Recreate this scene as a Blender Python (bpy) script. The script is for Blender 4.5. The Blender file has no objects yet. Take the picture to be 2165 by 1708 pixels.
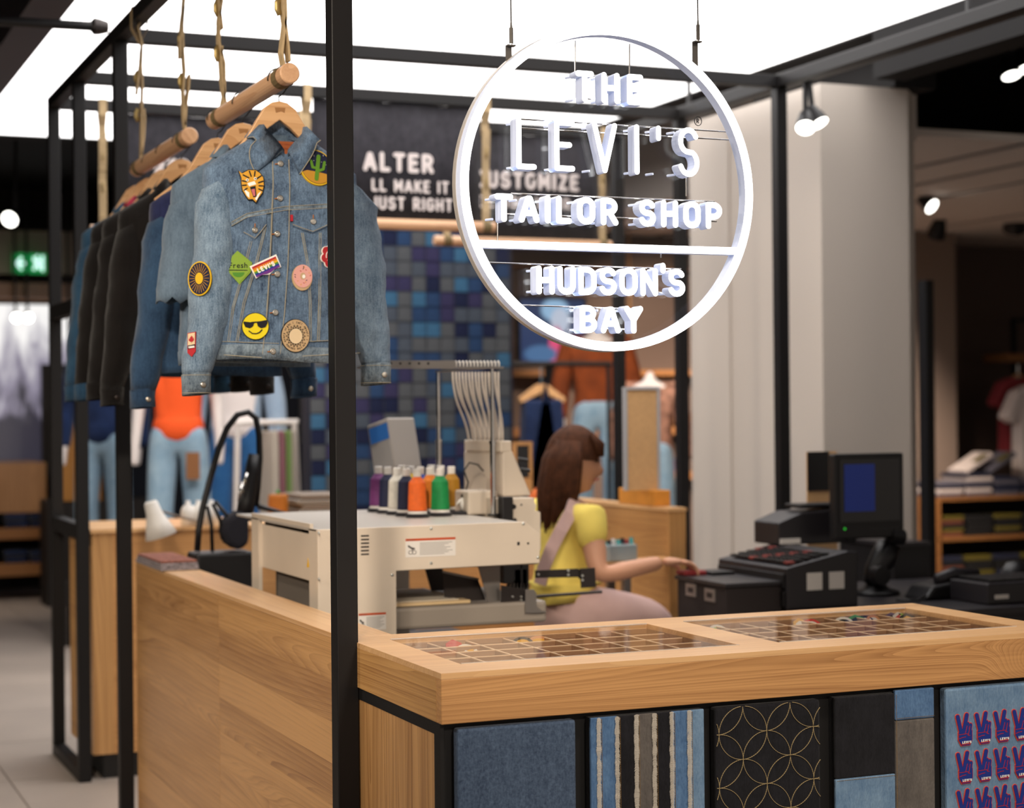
import bpy, bmesh, math, random
from mathutils import Vector, Matrix, noise
random.seed(7)
scene = bpy.context.scene
COL = scene.collection
PI = math.pi

# ------------------------------------------------------------------ camera
W_PX, H_PX = 2165.0, 1708.0
PX, PY = W_PX/2, H_PX/2
CAM = Vector((-1.281, -3.421, 1.5))
_a = Vector((-535-PX, 882-PY, 0)); _b = Vector((10200-PX, 780-PY, 0))
FPX = math.sqrt(-(_a.x*_b.x+_a.y*_b.y)); _a.z = _b.z = FPX
_a.normalize(); _b.normalize(); _d = _a.cross(_b)
if _d.y < 0: _d = -_d
ROT = Matrix((_b, _a, -_d))            # image axes (right, down, forward) -> world
def P(x, y, X=None, Y=None, Z=None):
    """world point seen at photo pixel (x, y) that lies on a plane X=, Y= or Z= constant"""
    r = ROT @ Vector((x-PX, y-PY, FPX))
    if X is not None: s = (X-CAM.x)/r.x
    elif Y is not None: s = (Y-CAM.y)/r.y
    else: s = (Z-CAM.z)/r.z
    return CAM+s*r
cam_d = bpy.data.cameras.new('camera'); cam = bpy.data.objects.new('camera', cam_d); COL.objects.link(cam)
cx, cy, cz = ROT @ Vector((1, 0, 0)), ROT @ Vector((0, -1, 0)), ROT @ Vector((0, 0, -1))
cam.matrix_world = Matrix(((cx.x, cy.x, cz.x, CAM.x), (cx.y, cy.y, cz.y, CAM.y), (cx.z, cy.z, cz.z, CAM.z), (0, 0, 0, 1)))
cam_d.sensor_fit = 'HORIZONTAL'; cam_d.sensor_width = 36; cam_d.lens = FPX/W_PX*36
cam_d.clip_start = .05; cam_d.clip_end = 100
cam_d.dof.use_dof = True; cam_d.dof.focus_distance = 4.05; cam_d.dof.aperture_fstop = 2.9
scene.camera = cam

# ------------------------------------------------------------------ world, exposure
w = bpy.data.worlds.new('store_ambient'); scene.world = w; w.use_nodes = True
w.node_tree.nodes['Background'].inputs[0].default_value = (1, .86, .74, 1)
w.node_tree.nodes['Background'].inputs[1].default_value = .42
vs = scene.view_settings
vs.view_transform = 'Standard'; vs.look = 'None'; vs.exposure = 0.18; vs.gamma = 1.0; vs.use_curve_mapping = False

def lamp(name, kind, loc, target, energy, color=(1, .88, .74), size=.1, angle=60, blend=.5):
    d = bpy.data.lights.new(name, kind); o = bpy.data.objects.new(name, d); COL.objects.link(o)
    d.energy = energy; d.color = color; o.location = loc
    if kind == 'SPOT': d.spot_size = math.radians(angle); d.spot_blend = blend; d.shadow_soft_size = size
    elif kind == 'AREA': d.size = size
    else: d.shadow_soft_size = size
    o.rotation_euler = (Vector(target)-Vector(loc)).to_track_quat('-Z', 'Y').to_euler()
    return o

# ------------------------------------------------------------------ materials
def lin(c):
    if isinstance(c, str):
        c = tuple(int(c.lstrip('#')[i:i+2], 16)/255 for i in (0, 2, 4))
        return tuple(((v+.055)/1.055)**2.4 if v > .04045 else v/12.92 for v in c)
    return tuple(c)
MATS = {}
def nodes(name):
    m = bpy.data.materials.new(name); m.use_nodes = True; MATS[name] = m
    nt = m.node_tree; return m, nt, nt.nodes['Principled BSDF']
def mat(name, col, rough=.5, metal=0.0, spec=.5, emit=0, ecol=None, var=0, vscale=6, bump=0, bscale=200, coat=0, trans=0, ior=1.45, alpha=1):
    if name in MATS: return MATS[name]
    m, nt, b = nodes(name); c = lin(col)
    b.inputs['Base Color'].default_value = (*c, 1); b.inputs['Roughness'].default_value = rough
    b.inputs['Metallic'].default_value = metal; b.inputs['Specular IOR Level'].default_value = spec
    b.inputs['Coat Weight'].default_value = coat; b.inputs['Transmission Weight'].default_value = trans; b.inputs['IOR'].default_value = ior
    b.inputs['Alpha'].default_value = alpha
    if emit:
        b.inputs['Emission Color'].default_value = (*lin(ecol or col), 1); b.inputs['Emission Strength'].default_value = emit
    if var or bump:
        tc = nt.nodes.new('ShaderNodeTexCoord')
    if var:
        n = nt.nodes.new('ShaderNodeTexNoise'); n.inputs['Scale'].default_value = vscale; n.inputs['Detail'].default_value = 5
        nt.links.new(tc.outputs['Object'], n.inputs['Vector'])
        r = nt.nodes.new('ShaderNodeValToRGB'); nt.links.new(n.outputs['Fac'], r.inputs[0])
        r.color_ramp.elements[0].position = .3; r.color_ramp.elements[1].position = .7
        r.color_ramp.elements[0].color = (*[v*(1-var) for v in c], 1); r.color_ramp.elements[1].color = (*[min(1, v*(1+var)) for v in c], 1)
        nt.links.new(r.outputs[0], b.inputs['Base Color'])
    if bump:
        n2 = nt.nodes.new('ShaderNodeTexNoise'); n2.inputs['Scale'].default_value = bscale; n2.inputs['Detail'].default_value = 3
        nt.links.new(tc.outputs['Object'], n2.inputs['Vector'])
        bp_ = nt.nodes.new('ShaderNodeBump'); bp_.inputs['Strength'].default_value = bump; bp_.inputs['Distance'].default_value = .002
        nt.links.new(n2.outputs['Fac'], bp_.inputs['Height']); nt.links.new(bp_.outputs[0], b.inputs['Normal'])
    return m
def wood(name, dark, light, grain='X', rough=.38, ring=16.0, fine=160, warp=1.0, plank=0.0, knots=(), line=.5):
    """growth rings drawn as contour lines of a stretched noise field (knots bend them), fine pores, board-to-board tone"""
    if name in MATS: return MATS[name]
    m, nt, b = nodes(name); N = nt.nodes.new; L = nt.links.new
    def math_(op, x, y, z=None):
        n = N('ShaderNodeMath'); n.operation = op
        for i, v in enumerate((x, y, z)):
            if v is None: continue
            if isinstance(v, (int, float)): n.inputs[i].default_value = v
            else: L(v, n.inputs[i])
        return n.outputs[0]
    tc = N('ShaderNodeTexCoord'); oi = N('ShaderNodeObjectInfo')
    off = N('ShaderNodeVectorMath'); off.operation = 'SCALE'; off.inputs[0].default_value = (7.3, 5.1, 9.7); L(oi.outputs['Random'], off.inputs['Scale'])
    add = N('ShaderNodeVectorMath'); L(tc.outputs['Object'], add.inputs[0]); L(off.outputs[0], add.inputs[1])
    def mapped(k):
        mp = N('ShaderNodeMapping'); L(add.outputs[0], mp.inputs['Vector']); mp.inputs['Scale'].default_value = {'X': (k, 1, 1), 'Y': (1, k, 1), 'Z': (1, 1, k)}[grain]; return mp.outputs[0]
    def noise_(vec, scale, detail, dist=0):
        n = N('ShaderNodeTexNoise'); n.inputs['Scale'].default_value = scale; n.inputs['Detail'].default_value = detail; n.inputs['Distortion'].default_value = dist; L(vec, n.inputs['Vector']); return n.outputs['Fac']
    field = noise_(mapped(.045), 6, 1.2, .2*warp)
    dt = N('ShaderNodeVectorMath'); dt.operation = 'DOT_PRODUCT'; L(add.outputs[0], dt.inputs[0]); dt.inputs[1].default_value = {'X': (.02, 1.6, 1.9), 'Y': (1.6, .02, 1.9), 'Z': (1.7, 1.9, .02)}[grain]
    field = math_('MULTIPLY_ADD', field, .75, dt.outputs['Value'])
    for (kx, ky, kz, r_, amp) in knots:
        mp = N('ShaderNodeMapping'); mp.inputs['Location'].default_value = (-kx/(r_*1.5), -ky/r_*0, -kz/r_); mp.inputs['Scale'].default_value = (1/(r_*1.5), 0, 1/r_); L(tc.outputs['Object'], mp.inputs['Vector'])
        le = N('ShaderNodeVectorMath'); le.operation = 'LENGTH'; L(mp.outputs[0], le.inputs[0]); e = math_('POWER', 2.718, math_('MULTIPLY', math_('MULTIPLY', le.outputs['Value'], le.outputs['Value']), -1.0)); field = math_('MULTIPLY_ADD', e, amp, field)
    f2 = math_('FRACT', math_('MULTIPLY', field, ring), 0)
    lines = math_('POWER', f2, 2.2)                            # saw-tooth: soft early wood, sharp late wood
    pores = noise_(mapped(.025), fine, 3)
    broad = noise_(mapped(.06), 11, 2)
    f4 = math_('POWER', math_('FRACT', math_('MULTIPLY', field, ring*3.7), 0), 1.6)
    v = math_('MULTIPLY_ADD', lines, -line*.6, .95)
    v = math_('MULTIPLY_ADD', f4, -line*.75, math_('ADD', v, line*.22))
    v = math_('MULTIPLY_ADD', pores, .55, math_('ADD', v, -.275))
    v = math_('MULTIPLY_ADD', broad, .6, math_('ADD', v, -.36))
    v = math_('MULTIPLY_ADD', oi.outputs['Random'], plank, math_('ADD', v, -plank/2))
    r = N('ShaderNodeValToRGB'); L(v, r.inputs[0])
    r.color_ramp.elements[0].position = .2; r.color_ramp.elements[1].position = 1.0
    r.color_ramp.elements[0].color = (*lin(dark), 1); r.color_ramp.elements[1].color = (*lin(light), 1)
    L(r.outputs[0], b.inputs['Base Color']); b.inputs['Roughness'].default_value = rough
    bp_ = N('ShaderNodeBump'); bp_.inputs['Strength'].default_value = .05; bp_.inputs['Distance'].default_value = .002
    L(pores, bp_.inputs['Height']); L(bp_.outputs[0], b.inputs['Normal'])
    return m
def denim(name, dark, light, scale=1.0, fade=.5, fadescale=9, bump=.5, slub=1.0):
    """woven twill: fine streaky thread noise, broad wash fading, twill bump"""
    if name in MATS: return MATS[name]
    m, nt, b = nodes(name); N = nt.nodes.new; L = nt.links.new
    tc = N('ShaderNodeTexCoord')
    mp = N('ShaderNodeMapping'); mp.inputs['Scale'].default_value = (1.0, 1.0, .35); mp.inputs['Rotation'].default_value = (0, .5, 0); L(tc.outputs['Object'], mp.inputs['Vector'])
    n1 = N('ShaderNodeTexNoise'); n1.inputs['Scale'].default_value = 330*scale; n1.inputs['Detail'].default_value = 4; L(mp.outputs[0], n1.inputs['Vector'])
    n2 = N('ShaderNodeTexNoise'); n2.inputs['Scale'].default_value = fadescale; n2.inputs['Detail'].default_value = 5; n2.inputs['Roughness'].default_value = .62; L(tc.outputs['Object'], n2.inputs['Vector'])
    mp2 = N('ShaderNodeMapping'); mp2.inputs['Scale'].default_value = (1, 1, .12); L(tc.outputs['Object'], mp2.inputs['Vector'])
    n3 = N('ShaderNodeTexNoise'); n3.inputs['Scale'].default_value = 120*scale; n3.inputs['Detail'].default_value = 2; L(mp2.outputs[0], n3.inputs['Vector'])
    a = N('ShaderNodeMath'); a.operation = 'MULTIPLY_ADD'; a.inputs[1].default_value = .55*slub; a.inputs[2].default_value = -.27*slub-.175*(slub-1); L(n1.outputs['Fac'], a.inputs[0])
    a2 = N('ShaderNodeMath'); a2.operation = 'MULTIPLY_ADD'; a2.inputs[1].default_value = fade*2; L(n2.outputs['Fac'], a2.inputs[0]); L(a.outputs[0], a2.inputs[2])
    a3 = N('ShaderNodeMath'); a3.operation = 'MULTIPLY_ADD'; a3.inputs[1].default_value = .35*slub; L(n3.outputs['Fac'], a3.inputs[0]); L(a2.outputs[0], a3.inputs[2])
    r = N('ShaderNodeValToRGB'); L(a3.outputs[0], r.inputs[0])
    mid = fade+.18
    r.color_ramp.elements[0].position = max(0, mid-.38); r.color_ramp.elements[1].position = mid+.38
    r.color_ramp.elements[0].color = (*lin(dark), 1); r.color_ramp.elements[1].color = (*lin(light), 1)
    L(r.outputs[0], b.inputs['Base Color']); b.inputs['Roughness'].default_value = .9; b.inputs['Specular IOR Level'].default_value = .15
    b.inputs['Sheen Weight'].default_value = .15
    bp_ = N('ShaderNodeBump'); bp_.inputs['Strength'].default_value = bump; bp_.inputs['Distance'].default_value = .0015
    L(n1.outputs['Fac'], bp_.inputs['Height'])
    bp2 = N('ShaderNodeBump'); bp2.inputs['Strength'].default_value = bump*.6; bp2.inputs['Distance'].default_value = .012
    L(n2.outputs['Fac'], bp2.inputs['Height']); L(bp_.outputs[0], bp2.inputs['Normal']); L(bp2.outputs[0], b.inputs['Normal'])
    return m
def glass(name, col=(1, 1, 1), rough=.02, tint=.0, base=.05, gain=.8):
    """thin clear sheet: see-through head on, mirror-like at grazing angles, the same from both sides"""
    if name in MATS: return MATS[name]
    m = bpy.data.materials.new(name); m.use_nodes = True; MATS[name] = m; nt = m.node_tree; nt.nodes.clear(); N = nt.nodes.new; L = nt.links.new
    o = N('ShaderNodeOutputMaterial'); mx = N('ShaderNodeMixShader'); t = N('ShaderNodeBsdfTransparent'); g = N('ShaderNodeBsdfGlossy'); f = N('ShaderNodeLayerWeight')
    t.inputs[0].default_value = (*[c*(1-tint) for c in col], 1); g.inputs['Roughness'].default_value = rough; f.inputs[0].default_value = .5
    pw = N('ShaderNodeMath'); pw.operation = 'POWER'; pw.inputs[1].default_value = 5; L(f.outputs['Facing'], pw.inputs[0])
    ma = N('ShaderNodeMath'); ma.operation = 'MULTIPLY_ADD'; ma.inputs[1].default_value = gain; ma.inputs[2].default_value = base; L(pw.outputs[0], ma.inputs[0])
    L(ma.outputs[0], mx.inputs[0]); L(t.outputs[0], mx.inputs[1]); L(g.outputs[0], mx.inputs[2]); L(mx.outputs[0], o.inputs[0])
    return m

# ------------------------------------------------------------------ mesh helpers
def box(bm, x, y, z, mx=None, mi=0):
    vs_ = [bm.verts.new(Vector((a, b, c))) for a in x for b in y for c in z]
    if mx is not None:
        for v in vs_: v.co = mx @ v.co
    for q in ((0, 1, 3, 2), (4, 6, 7, 5), (0, 4, 5, 1), (2, 3, 7, 6), (0, 2, 6, 4), (1, 5, 7, 3)):
        f = bm.faces.new([vs_[i] for i in q]); f.material_index = mi
def frame_of(d):
    d = d.normalized(); u = Vector((0, 0, 1)) if abs(d.z) < .95 else Vector((1, 0, 0))
    a = u.cross(d).normalized(); return a, d.cross(a)
def tube(bm, pts, r, seg=10, caps=True, mi=0, flat=1.0, closed=False):
    pts = [Vector(p) for p in pts]; n = len(pts); rings = []
    rs = r if isinstance(r, (list, tuple)) else [r]*n
    a = None
    for i, p in enumerate(pts):
        if closed: d = pts[(i+1) % n]-pts[i-1]
        else: d = pts[min(i+1, n-1)]-pts[max(i-1, 0)]
        d.normalize()
        if a is None: a, b = frame_of(d)
        else:
            a = (a-d*a.dot(d)); a = a.normalized() if a.length > 1e-6 else frame_of(d)[0]; b = d.cross(a)
        rings.append([bm.verts.new(p+rs[i]*(math.cos(t)*a+flat*math.sin(t)*b)) for t in [2*PI*k/seg for k in range(seg)]])
    m = n if closed else n-1
    for i in range(m):
        A, B = rings[i], rings[(i+1) % n]
        for k in range(seg):
            f = bm.faces.new((A[k], A[(k+1) % seg], B[(k+1) % seg], B[k])); f.material_index = mi
    if caps and not closed:
        f = bm.faces.new(rings[0][::-1]); f.material_index = mi
        f = bm.faces.new(rings[-1]); f.material_index = mi
def cyl(bm, p0, p1, r0, r1=None, seg=16, mi=0):
    tube(bm, [p0, p1], [r0, r0 if r1 is None else r1], seg, True, mi)
def lathe(bm, prof, c=(0, 0, 0), seg=20, mi=0, mx=None, cap=True):
    c = Vector(c); rings = []
    for r, z in prof:
        ring = []
        for k in range(seg):
            v = Vector((r*math.cos(2*PI*k/seg), r*math.sin(2*PI*k/seg), z))
            if mx is not None: v = mx @ v
            ring.append(bm.verts.new(v+c))
        rings.append(ring)
    for A, B in zip(rings, rings[1:]):
        for k in range(seg):
            f = bm.faces.new((A[k], A[(k+1) % seg], B[(k+1) % seg], B[k])); f.material_index = mi
    if cap:
        for R_, rev in ((rings[0], True), (rings[-1], False)):
            f = bm.faces.new(R_[::-1] if rev else R_); f.material_index = mi
EPS = [4e-5, 0]
def prism(bm, pts, d0, d1, mx=None, mi=0, mi_side=None):
    """2D outline (u, v) -> local (u, d, v), extruded from d0 (front) to d1"""
    EPS[1] += 1; d0 = d0-EPS[0]*(EPS[1] % 9)      # overlapping shapes never share a plane
    A = [bm.verts.new(Vector((u, d0, v))) for u, v in pts]; B = [bm.verts.new(Vector((u, d1, v))) for u, v in pts]
    if mx is not None:
        for v in A+B: v.co = mx @ v.co
    n = len(pts)
    f = bm.faces.new(A); f.material_index = mi
    f = bm.faces.new(B[::-1]); f.material_index = mi
    for i in range(n):
        f = bm.faces.new((A[i], B[i], B[(i+1) % n], A[(i+1) % n])); f.material_index = mi if mi_side is None else mi_side
def circ(cx_, cy_, r, n=28, ry=None, a0=0, a1=2*PI):
    full = abs(a1-a0-2*PI) < 1e-6
    return [(cx_+r*math.cos(a0+(a1-a0)*k/(n if full else n-1)), cy_+(ry or r)*math.sin(a0+(a1-a0)*k/(n if full else n-1))) for k in range(n)]
def stroke(bm, pts, wd, d0, d1, mx=None, mi=0, mi_side=None, seg=5):
    """round-ended stroke of width wd along a 2D polyline; split at sharp corners"""
    pts = [Vector(p) for p in pts]; n = len(pts)
    for i in range(1, n-1):
        u, v = pts[i]-pts[i-1], pts[i+1]-pts[i]
        if u.length > 1e-9 and v.length > 1e-9 and abs(u.angle_signed(v)) > .75:
            stroke(bm, pts[:i+1], wd, d0, d1, mx, mi, mi_side, seg); stroke(bm, pts[i:], wd, d0, d1, mx, mi, mi_side, seg); return
    EPS[1] += 1; d0 = d0-EPS[0]*(EPS[1] % 9)
    Lr, Rr = [], []
    for i, p in enumerate(pts):
        t = (pts[min(i+1, n-1)]-pts[max(i-1, 0)]).normalized(); nr = Vector((-t.y, t.x))
        Lr.append(p+nr*wd/2); Rr.append(p-nr*wd/2)
    def cap(p, t):
        a = math.atan2(t.y, t.x)
        return [p+Vector((math.cos(a+PI/2-PI*k/seg), math.sin(a+PI/2-PI*k/seg)))*wd/2 for k in range(1, seg)]
    dv = [Vector((0, 0))]
    # one quad strip per segment keeps concave strokes (closed O, S) well filled
    fr_, bk = [], []
    for q in Lr+Rr:
        for lst, d in ((fr_, d0), (bk, d1)):
            v = Vector((q.x, d, q.y)); lst.append(bm.verts.new(mx @ v if mx is not None else v))
    side = mi if mi_side is None else mi_side
    for i in range(n-1):
        for lst in (fr_, bk): bm.faces.new((lst[i], lst[i+1], lst[n+i+1], lst[n+i])).material_index = mi
        for k in (0, n): bm.faces.new((fr_[k+i], fr_[k+i+1], bk[k+i+1], bk[k+i])).material_index = side
    for p, t, iL in ((pts[-1], pts[-1]-pts[-2], n-1), (pts[0], pts[0]-pts[1], 0)):
        cp = cap(p, t); vf, vb = [], []
        for q in cp:
            for lst, d in ((vf, d0), (vb, d1)):
                v = Vector((q.x, d, q.y)); lst.append(bm.verts.new(mx @ v if mx is not None else v))
        ends = (iL, n+iL) if iL else (n+iL, iL)
        F = [fr_[ends[0]]]+vf+[fr_[ends[1]]]; K = [bk[ends[0]]]+vb+[bk[ends[1]]]
        bm.faces.new(F).material_index = mi; bm.faces.new(K).material_index = mi
        for i in range(len(F)-1): bm.faces.new((F[i], F[i+1], K[i+1], K[i])).material_index = side
def obj(name, bm, mats, parent=None, smooth=False, bevel=0, bseg=2, fix=True, loc=None):
    if fix: bmesh.ops.recalc_face_normals(bm, faces=bm.faces[:])
    me = bpy.data.meshes.new(name); bm.to_mesh(me); bm.free()
    return obj_me(name, me, mats, parent, smooth, bevel, bseg, loc)
def obj_me(name, me, mats, parent=None, smooth=False, bevel=0, bseg=2, loc=None):
    o = bpy.data.objects.new(name, me); COL.objects.link(o)
    for m_ in (mats if isinstance(mats, (list, tuple)) else [mats]): me.materials.append(m_)
    if smooth:
        for p_ in me.polygons: p_.use_smooth = True
    if bevel:
        b_ = o.modifiers.new('bevel', 'BEVEL'); b_.width = bevel; b_.segments = bseg; b_.limit_method = 'ANGLE'; b_.angle_limit = math.radians(40)
    if parent is not None: o.parent = parent
    if loc is not None: o.location = loc
    return o
def share(name, src, parent, loc=None, rot=None, mats=None):
    o = bpy.data.objects.new(name, src.data); COL.objects.link(o)
    if parent is not None: o.parent = parent
    if loc is not None: o.location = loc
    if rot is not None: o.rotation_euler = rot
    return o
def thing(name, label, cat, loc=(0, 0, 0), rz=0, group=None):
    o = bpy.data.objects.new(name, None); COL.objects.link(o); o.empty_display_size = .1
    o.location = loc; o.rotation_euler = (0, 0, rz)
    return tag(o, label, cat, group)
def tag(o, label=None, cat=None, group=None, kind=None):
    if label: o['label'] = label
    if cat: o['category'] = cat
    if group: o['group'] = group
    if kind: o['kind'] = kind
    return o
def B(): return bmesh.new()
def boxo(name, x, y, z, m, parent=None, bevel=0, mx=None):
    bm = B(); box(bm, x, y, z, mx); return obj(name, bm, m, parent, bevel=bevel)
def R2(o, a): return Matrix.Translation(o) @ a @ Matrix.Translation(-Vector(o))

# stroke font (unit height 1): glyph -> (advance width, list of polylines)
def _arc(cx_, cy_, rx, ry, a0, a1, n=10): return [(cx_+rx*math.cos(math.radians(a0+(a1-a0)*k/n)), cy_+ry*math.sin(math.radians(a0+(a1-a0)*k/n))) for k in range(n+1)]
FONT = {
 'A': (.62, [[(0, 0), (.27, .95), (.35, .95), (.62, 0)], [(.1, .3), (.52, .3)]]),
 'B': (.5, [[(0, 0), (0, 1), (.22, 1)]+_arc(.22, .76, .24, .24, 90, -90)+[(0, .52)], [(0, .52), (.22, .52)]+_arc(.24, .26, .26, .26, 90, -90)+[(0, 0)]]),
 'C': (.54, [_arc(.27, .7, .27, .3, 20, 180)+_arc(.27, .3, .27, .3, 180, 340)]),
 'D': (.52, [[(0, 0), (0, 1), (.2, 1)]+_arc(.2, .68, .32, .32, 90, 0)+_arc(.2, .32, .32, .32, 0, -90)+[(0, 0)]]),
 'E': (.44, [[(.44, 1), (0, 1), (0, 0), (.44, 0)], [(0, .52), (.36, .52)]]),
 'F': (.44, [[(.44, 1), (0, 1), (0, 0)], [(0, .5), (.36, .5)]]),
 'G': (.56, [_arc(.28, .7, .28, .3, 25, 180)+_arc(.28, .3, .28, .3, 180, 360)+[(.56, .46), (.32, .46)]]),
 'H': (.52, [[(0, 0), (0, 1)], [(.52, 0), (.52, 1)], [(0, .5), (.52, .5)]]),
 'I': (.0, [[(0, 0), (0, 1)]]),
 'J': (.4, [[(.4, 1), (.4, .24)]+_arc(.2, .24, .2, .24, 0, -180)]),
 'K': (.52, [[(0, 0), (0, 1)], [(.5, 1), (.03, .42)], [(.18, .6), (.52, 0)]]),
 'L': (.42, [[(0, 1), (0, 0), (.42, 0)]]),
 'M': (.66, [[(0, 0), (0, 1), (.33, .3), (.66, 1), (.66, 0)]]),
 'N': (.52, [[(0, 0), (0, 1), (.52, 0), (.52, 1)]]),
 'O': (.54, [_arc(.27, .7, .27, .3, 0, 180)+_arc(.27, .3, .27, .3, 180, 360)+[(.54, .7)]]),
 'P': (.5, [[(0, 0), (0, 1), (.22, 1)]+_arc(.22, .72, .28, .28, 90, -90)+[(0, .44)]]),
 'R': (.52, [[(0, 0), (0, 1), (.22, 1)]+_arc(.22, .73, .27, .27, 90, -90)+[(0, .46)], [(.26, .46), (.52, 0)]]),
 'S': (.5, [_arc(.25, .75, .24, .25, 25, 250, 12)+_arc(.25, .26, .25, .26, 60, -160, 12)]),
 'T': (.52, [[(0, 1), (.52, 1)], [(.26, 1), (.26, 0)]]),
 'U': (.52, [[(0, 1), (0, .27)]+_arc(.26, .27, .26, .27, 180, 360)+[(.52, 1)]]),
 'V': (.58, [[(0, 1), (.29, 0), (.58, 1)]]),
 'W': (.8, [[(0, 1), (.2, 0), (.4, .8), (.6, 0), (.8, 1)]]),
 'Y': (.58, [[(0, 1), (.29, .48), (.58, 1)], [(.29, .48), (.29, 0)]]),
 'Z': (.46, [[(0, 1), (.46, 1), (0, 0), (.46, 0)]]),
 "'": (.0, [[(0, 1), (0, .78)]]),
 '.': (.0, [[(0, 0), (0.001, .03)]]), '-': (.3, [[(0, .5), (.3, .5)]]), ' ': (.2, []),
}
def sfont(bm, s, x0, z0, h, wd, d0, d1, mx=None, mi=0, mi_side=None, gap=.22, sx=1.0, width=None, only=None):
    """write s from (x0,z0), cap height h (stroke centre lines inset); width: fit total advance"""
    hh = h-wd; tot = sum(FONT[c][0] for c in s)*sx*hh+(len(s)-1)*gap*hh+(len(s)-1)*wd*.9
    k = 1.0
    if width: k = (width-wd)/tot
    x = x0+wd/2
    for i_, c in enumerate(s):
        adv, lines = FONT[c]
        for ln in (lines if only is None or only[0] <= i_ < only[1] else ()): stroke(bm, [(x+u*hh*sx*k, z0+wd/2+v*hh) for u, v in ln], wd, d0, d1, mx, mi, mi_side)
        x += (adv*hh*sx+gap*hh+wd*.9)*k
    return x
_tc = {}
def text_verts(ch):
    if ch not in _tc:
        cu = bpy.data.curves.new('t', 'FONT'); cu.body = ch; cu.offset = .012; cu.resolution_u = 3
        o = bpy.data.objects.new('t', cu); COL.objects.link(o)
        dg = bpy.context.evaluated_depsgraph_get(); me = o.evaluated_get(dg).to_mesh()
        vs_ = [tuple(v.co) for v in me.vertices]; fs = [tuple(p_.vertices) for p_ in me.polygons]
        o.evaluated_get(dg).to_mesh_clear(); bpy.data.objects.remove(o); bpy.data.curves.remove(cu)
        _tc[ch] = (vs_, fs, max([v[0] for v in vs_]+[.3]))
    return _tc[ch]
def text(bm, s, size, mx, mi=0):
    """flat print: mx maps (u, 0, v) to place; returns width"""
    x = 0
    for ch in s:
        if ch == ' ': x += .32*size; continue
        vs_, fs, wd = text_verts(ch)
        vv = [bm.verts.new(mx @ Vector((x+v[0]*size, 0, v[1]*size))) for v in vs_]
        for f in fs:
            try: bm.faces.new([vv[i] for i in f]).material_index = mi
            except ValueError: pass
        x += (wd+.08)*size
    return x
# ================================================================== the setting
m_tile = mat('floor_tile_grey', '#a69a90', .55, var=.10, vscale=1.5)
m_grout = mat('grout', '#7a7068', .8)
floor = tag(boxo('floor', (-6, 12), (-5, 16), (-.12, -.012), m_grout), kind='structure')
bm = B(); box(bm, (-.447, .447), (-.447, .447), (-.012, 0)); t0 = obj('tile', bm, m_tile, floor); t0.location = (-2.55, -2.5, 0)
for i in range(9):
    for j in range(19):
        if i or j: share('tile', t0, floor, (-2.55+.9*i, -2.5+.9*j, 0))
m_black = mat('ceiling_black', '#0c0a0b', .9)
m_trim = mat('lightbox_trim', '#4a464c', .6)
ceil = tag(boxo('ceiling', (-6, 12), (-5, 16), (3.5, 3.6), m_black), kind='structure')
# luminous ceiling panel over the kiosk
LX0, LX1, LY0, LY1, LZ = -.03, 3.42, 1.5, 7.9, 3.2
m_lum = mat('luminous_ceiling', '#ffffff', .5, emit=3.2, ecol=(1, .975, .965))
lb = thing('ceiling_light', 'big glowing white luminous ceiling panel above the kiosk frame', 'ceiling light', (1.7, 2.8, 3.2))
def top(o, t):                       # keep world coordinates under an offset empty
    o.parent = t; o.matrix_parent_inverse = Matrix.Translation(-Vector(t.location)); return o
def part(name, bm, m, t, **k): o = obj(name, bm, m, None, **k); o.parent = t; o.matrix_parent_inverse = (Matrix.Translation(t.location) @ t.rotation_euler.to_matrix().to_4x4()).inverted(); return o
def pbox(name, x, y, z, m, t, bevel=0, mx=None):
    bm = B(); box(bm, x, y, z, mx); return part(name, bm, m, t, bevel=bevel)
pbox('diffuser', (LX0, LX1), (LY0, LY1), (LZ, LZ+.02), m_lum, lb)
pbox('trim', (LX0-.17, LX0), (LY0-.17, LY1+.17), (LZ-.01, LZ+.3), m_trim, lb)
pbox('trim', (LX1, LX1+.17), (LY0-.17, 3.5), (2.98, LZ+.3), m_black, lb); pbox('trim', (LX1, LX1+.17), (3.5, LY1+.17), (LZ-.01, LZ+.3), m_black, lb)
pbox('trim', (LX0, LX1), (LY1, LY1+.17), (LZ-.01, LZ+.3), m_black, lb)
pbox('trim', (LX0, LX1), (LY0-.17, LY0), (LZ-.01, LZ+.3), m_black, lb)
m_wallw = mat('warm_wall', '#a3948a', .8, var=.05, vscale=2)
m_dark = mat('dark_wall', '#241d1b', .8)
m_beige = mat('pillar_paint', '#beb4aa', .7)
tag(boxo('wall_back', (-6, 12), (13.2, 13.4), (0, 3.5), m_dark), kind='structure')
tag(boxo('wall_left', (-6.1, -6), (-5, 16), (0, 3.5), m_dark), kind='structure')
tag(boxo('wall_right', (11.4, 11.6), (-5, 16), (0, 3.5), m_wallw), kind='structure')
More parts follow.
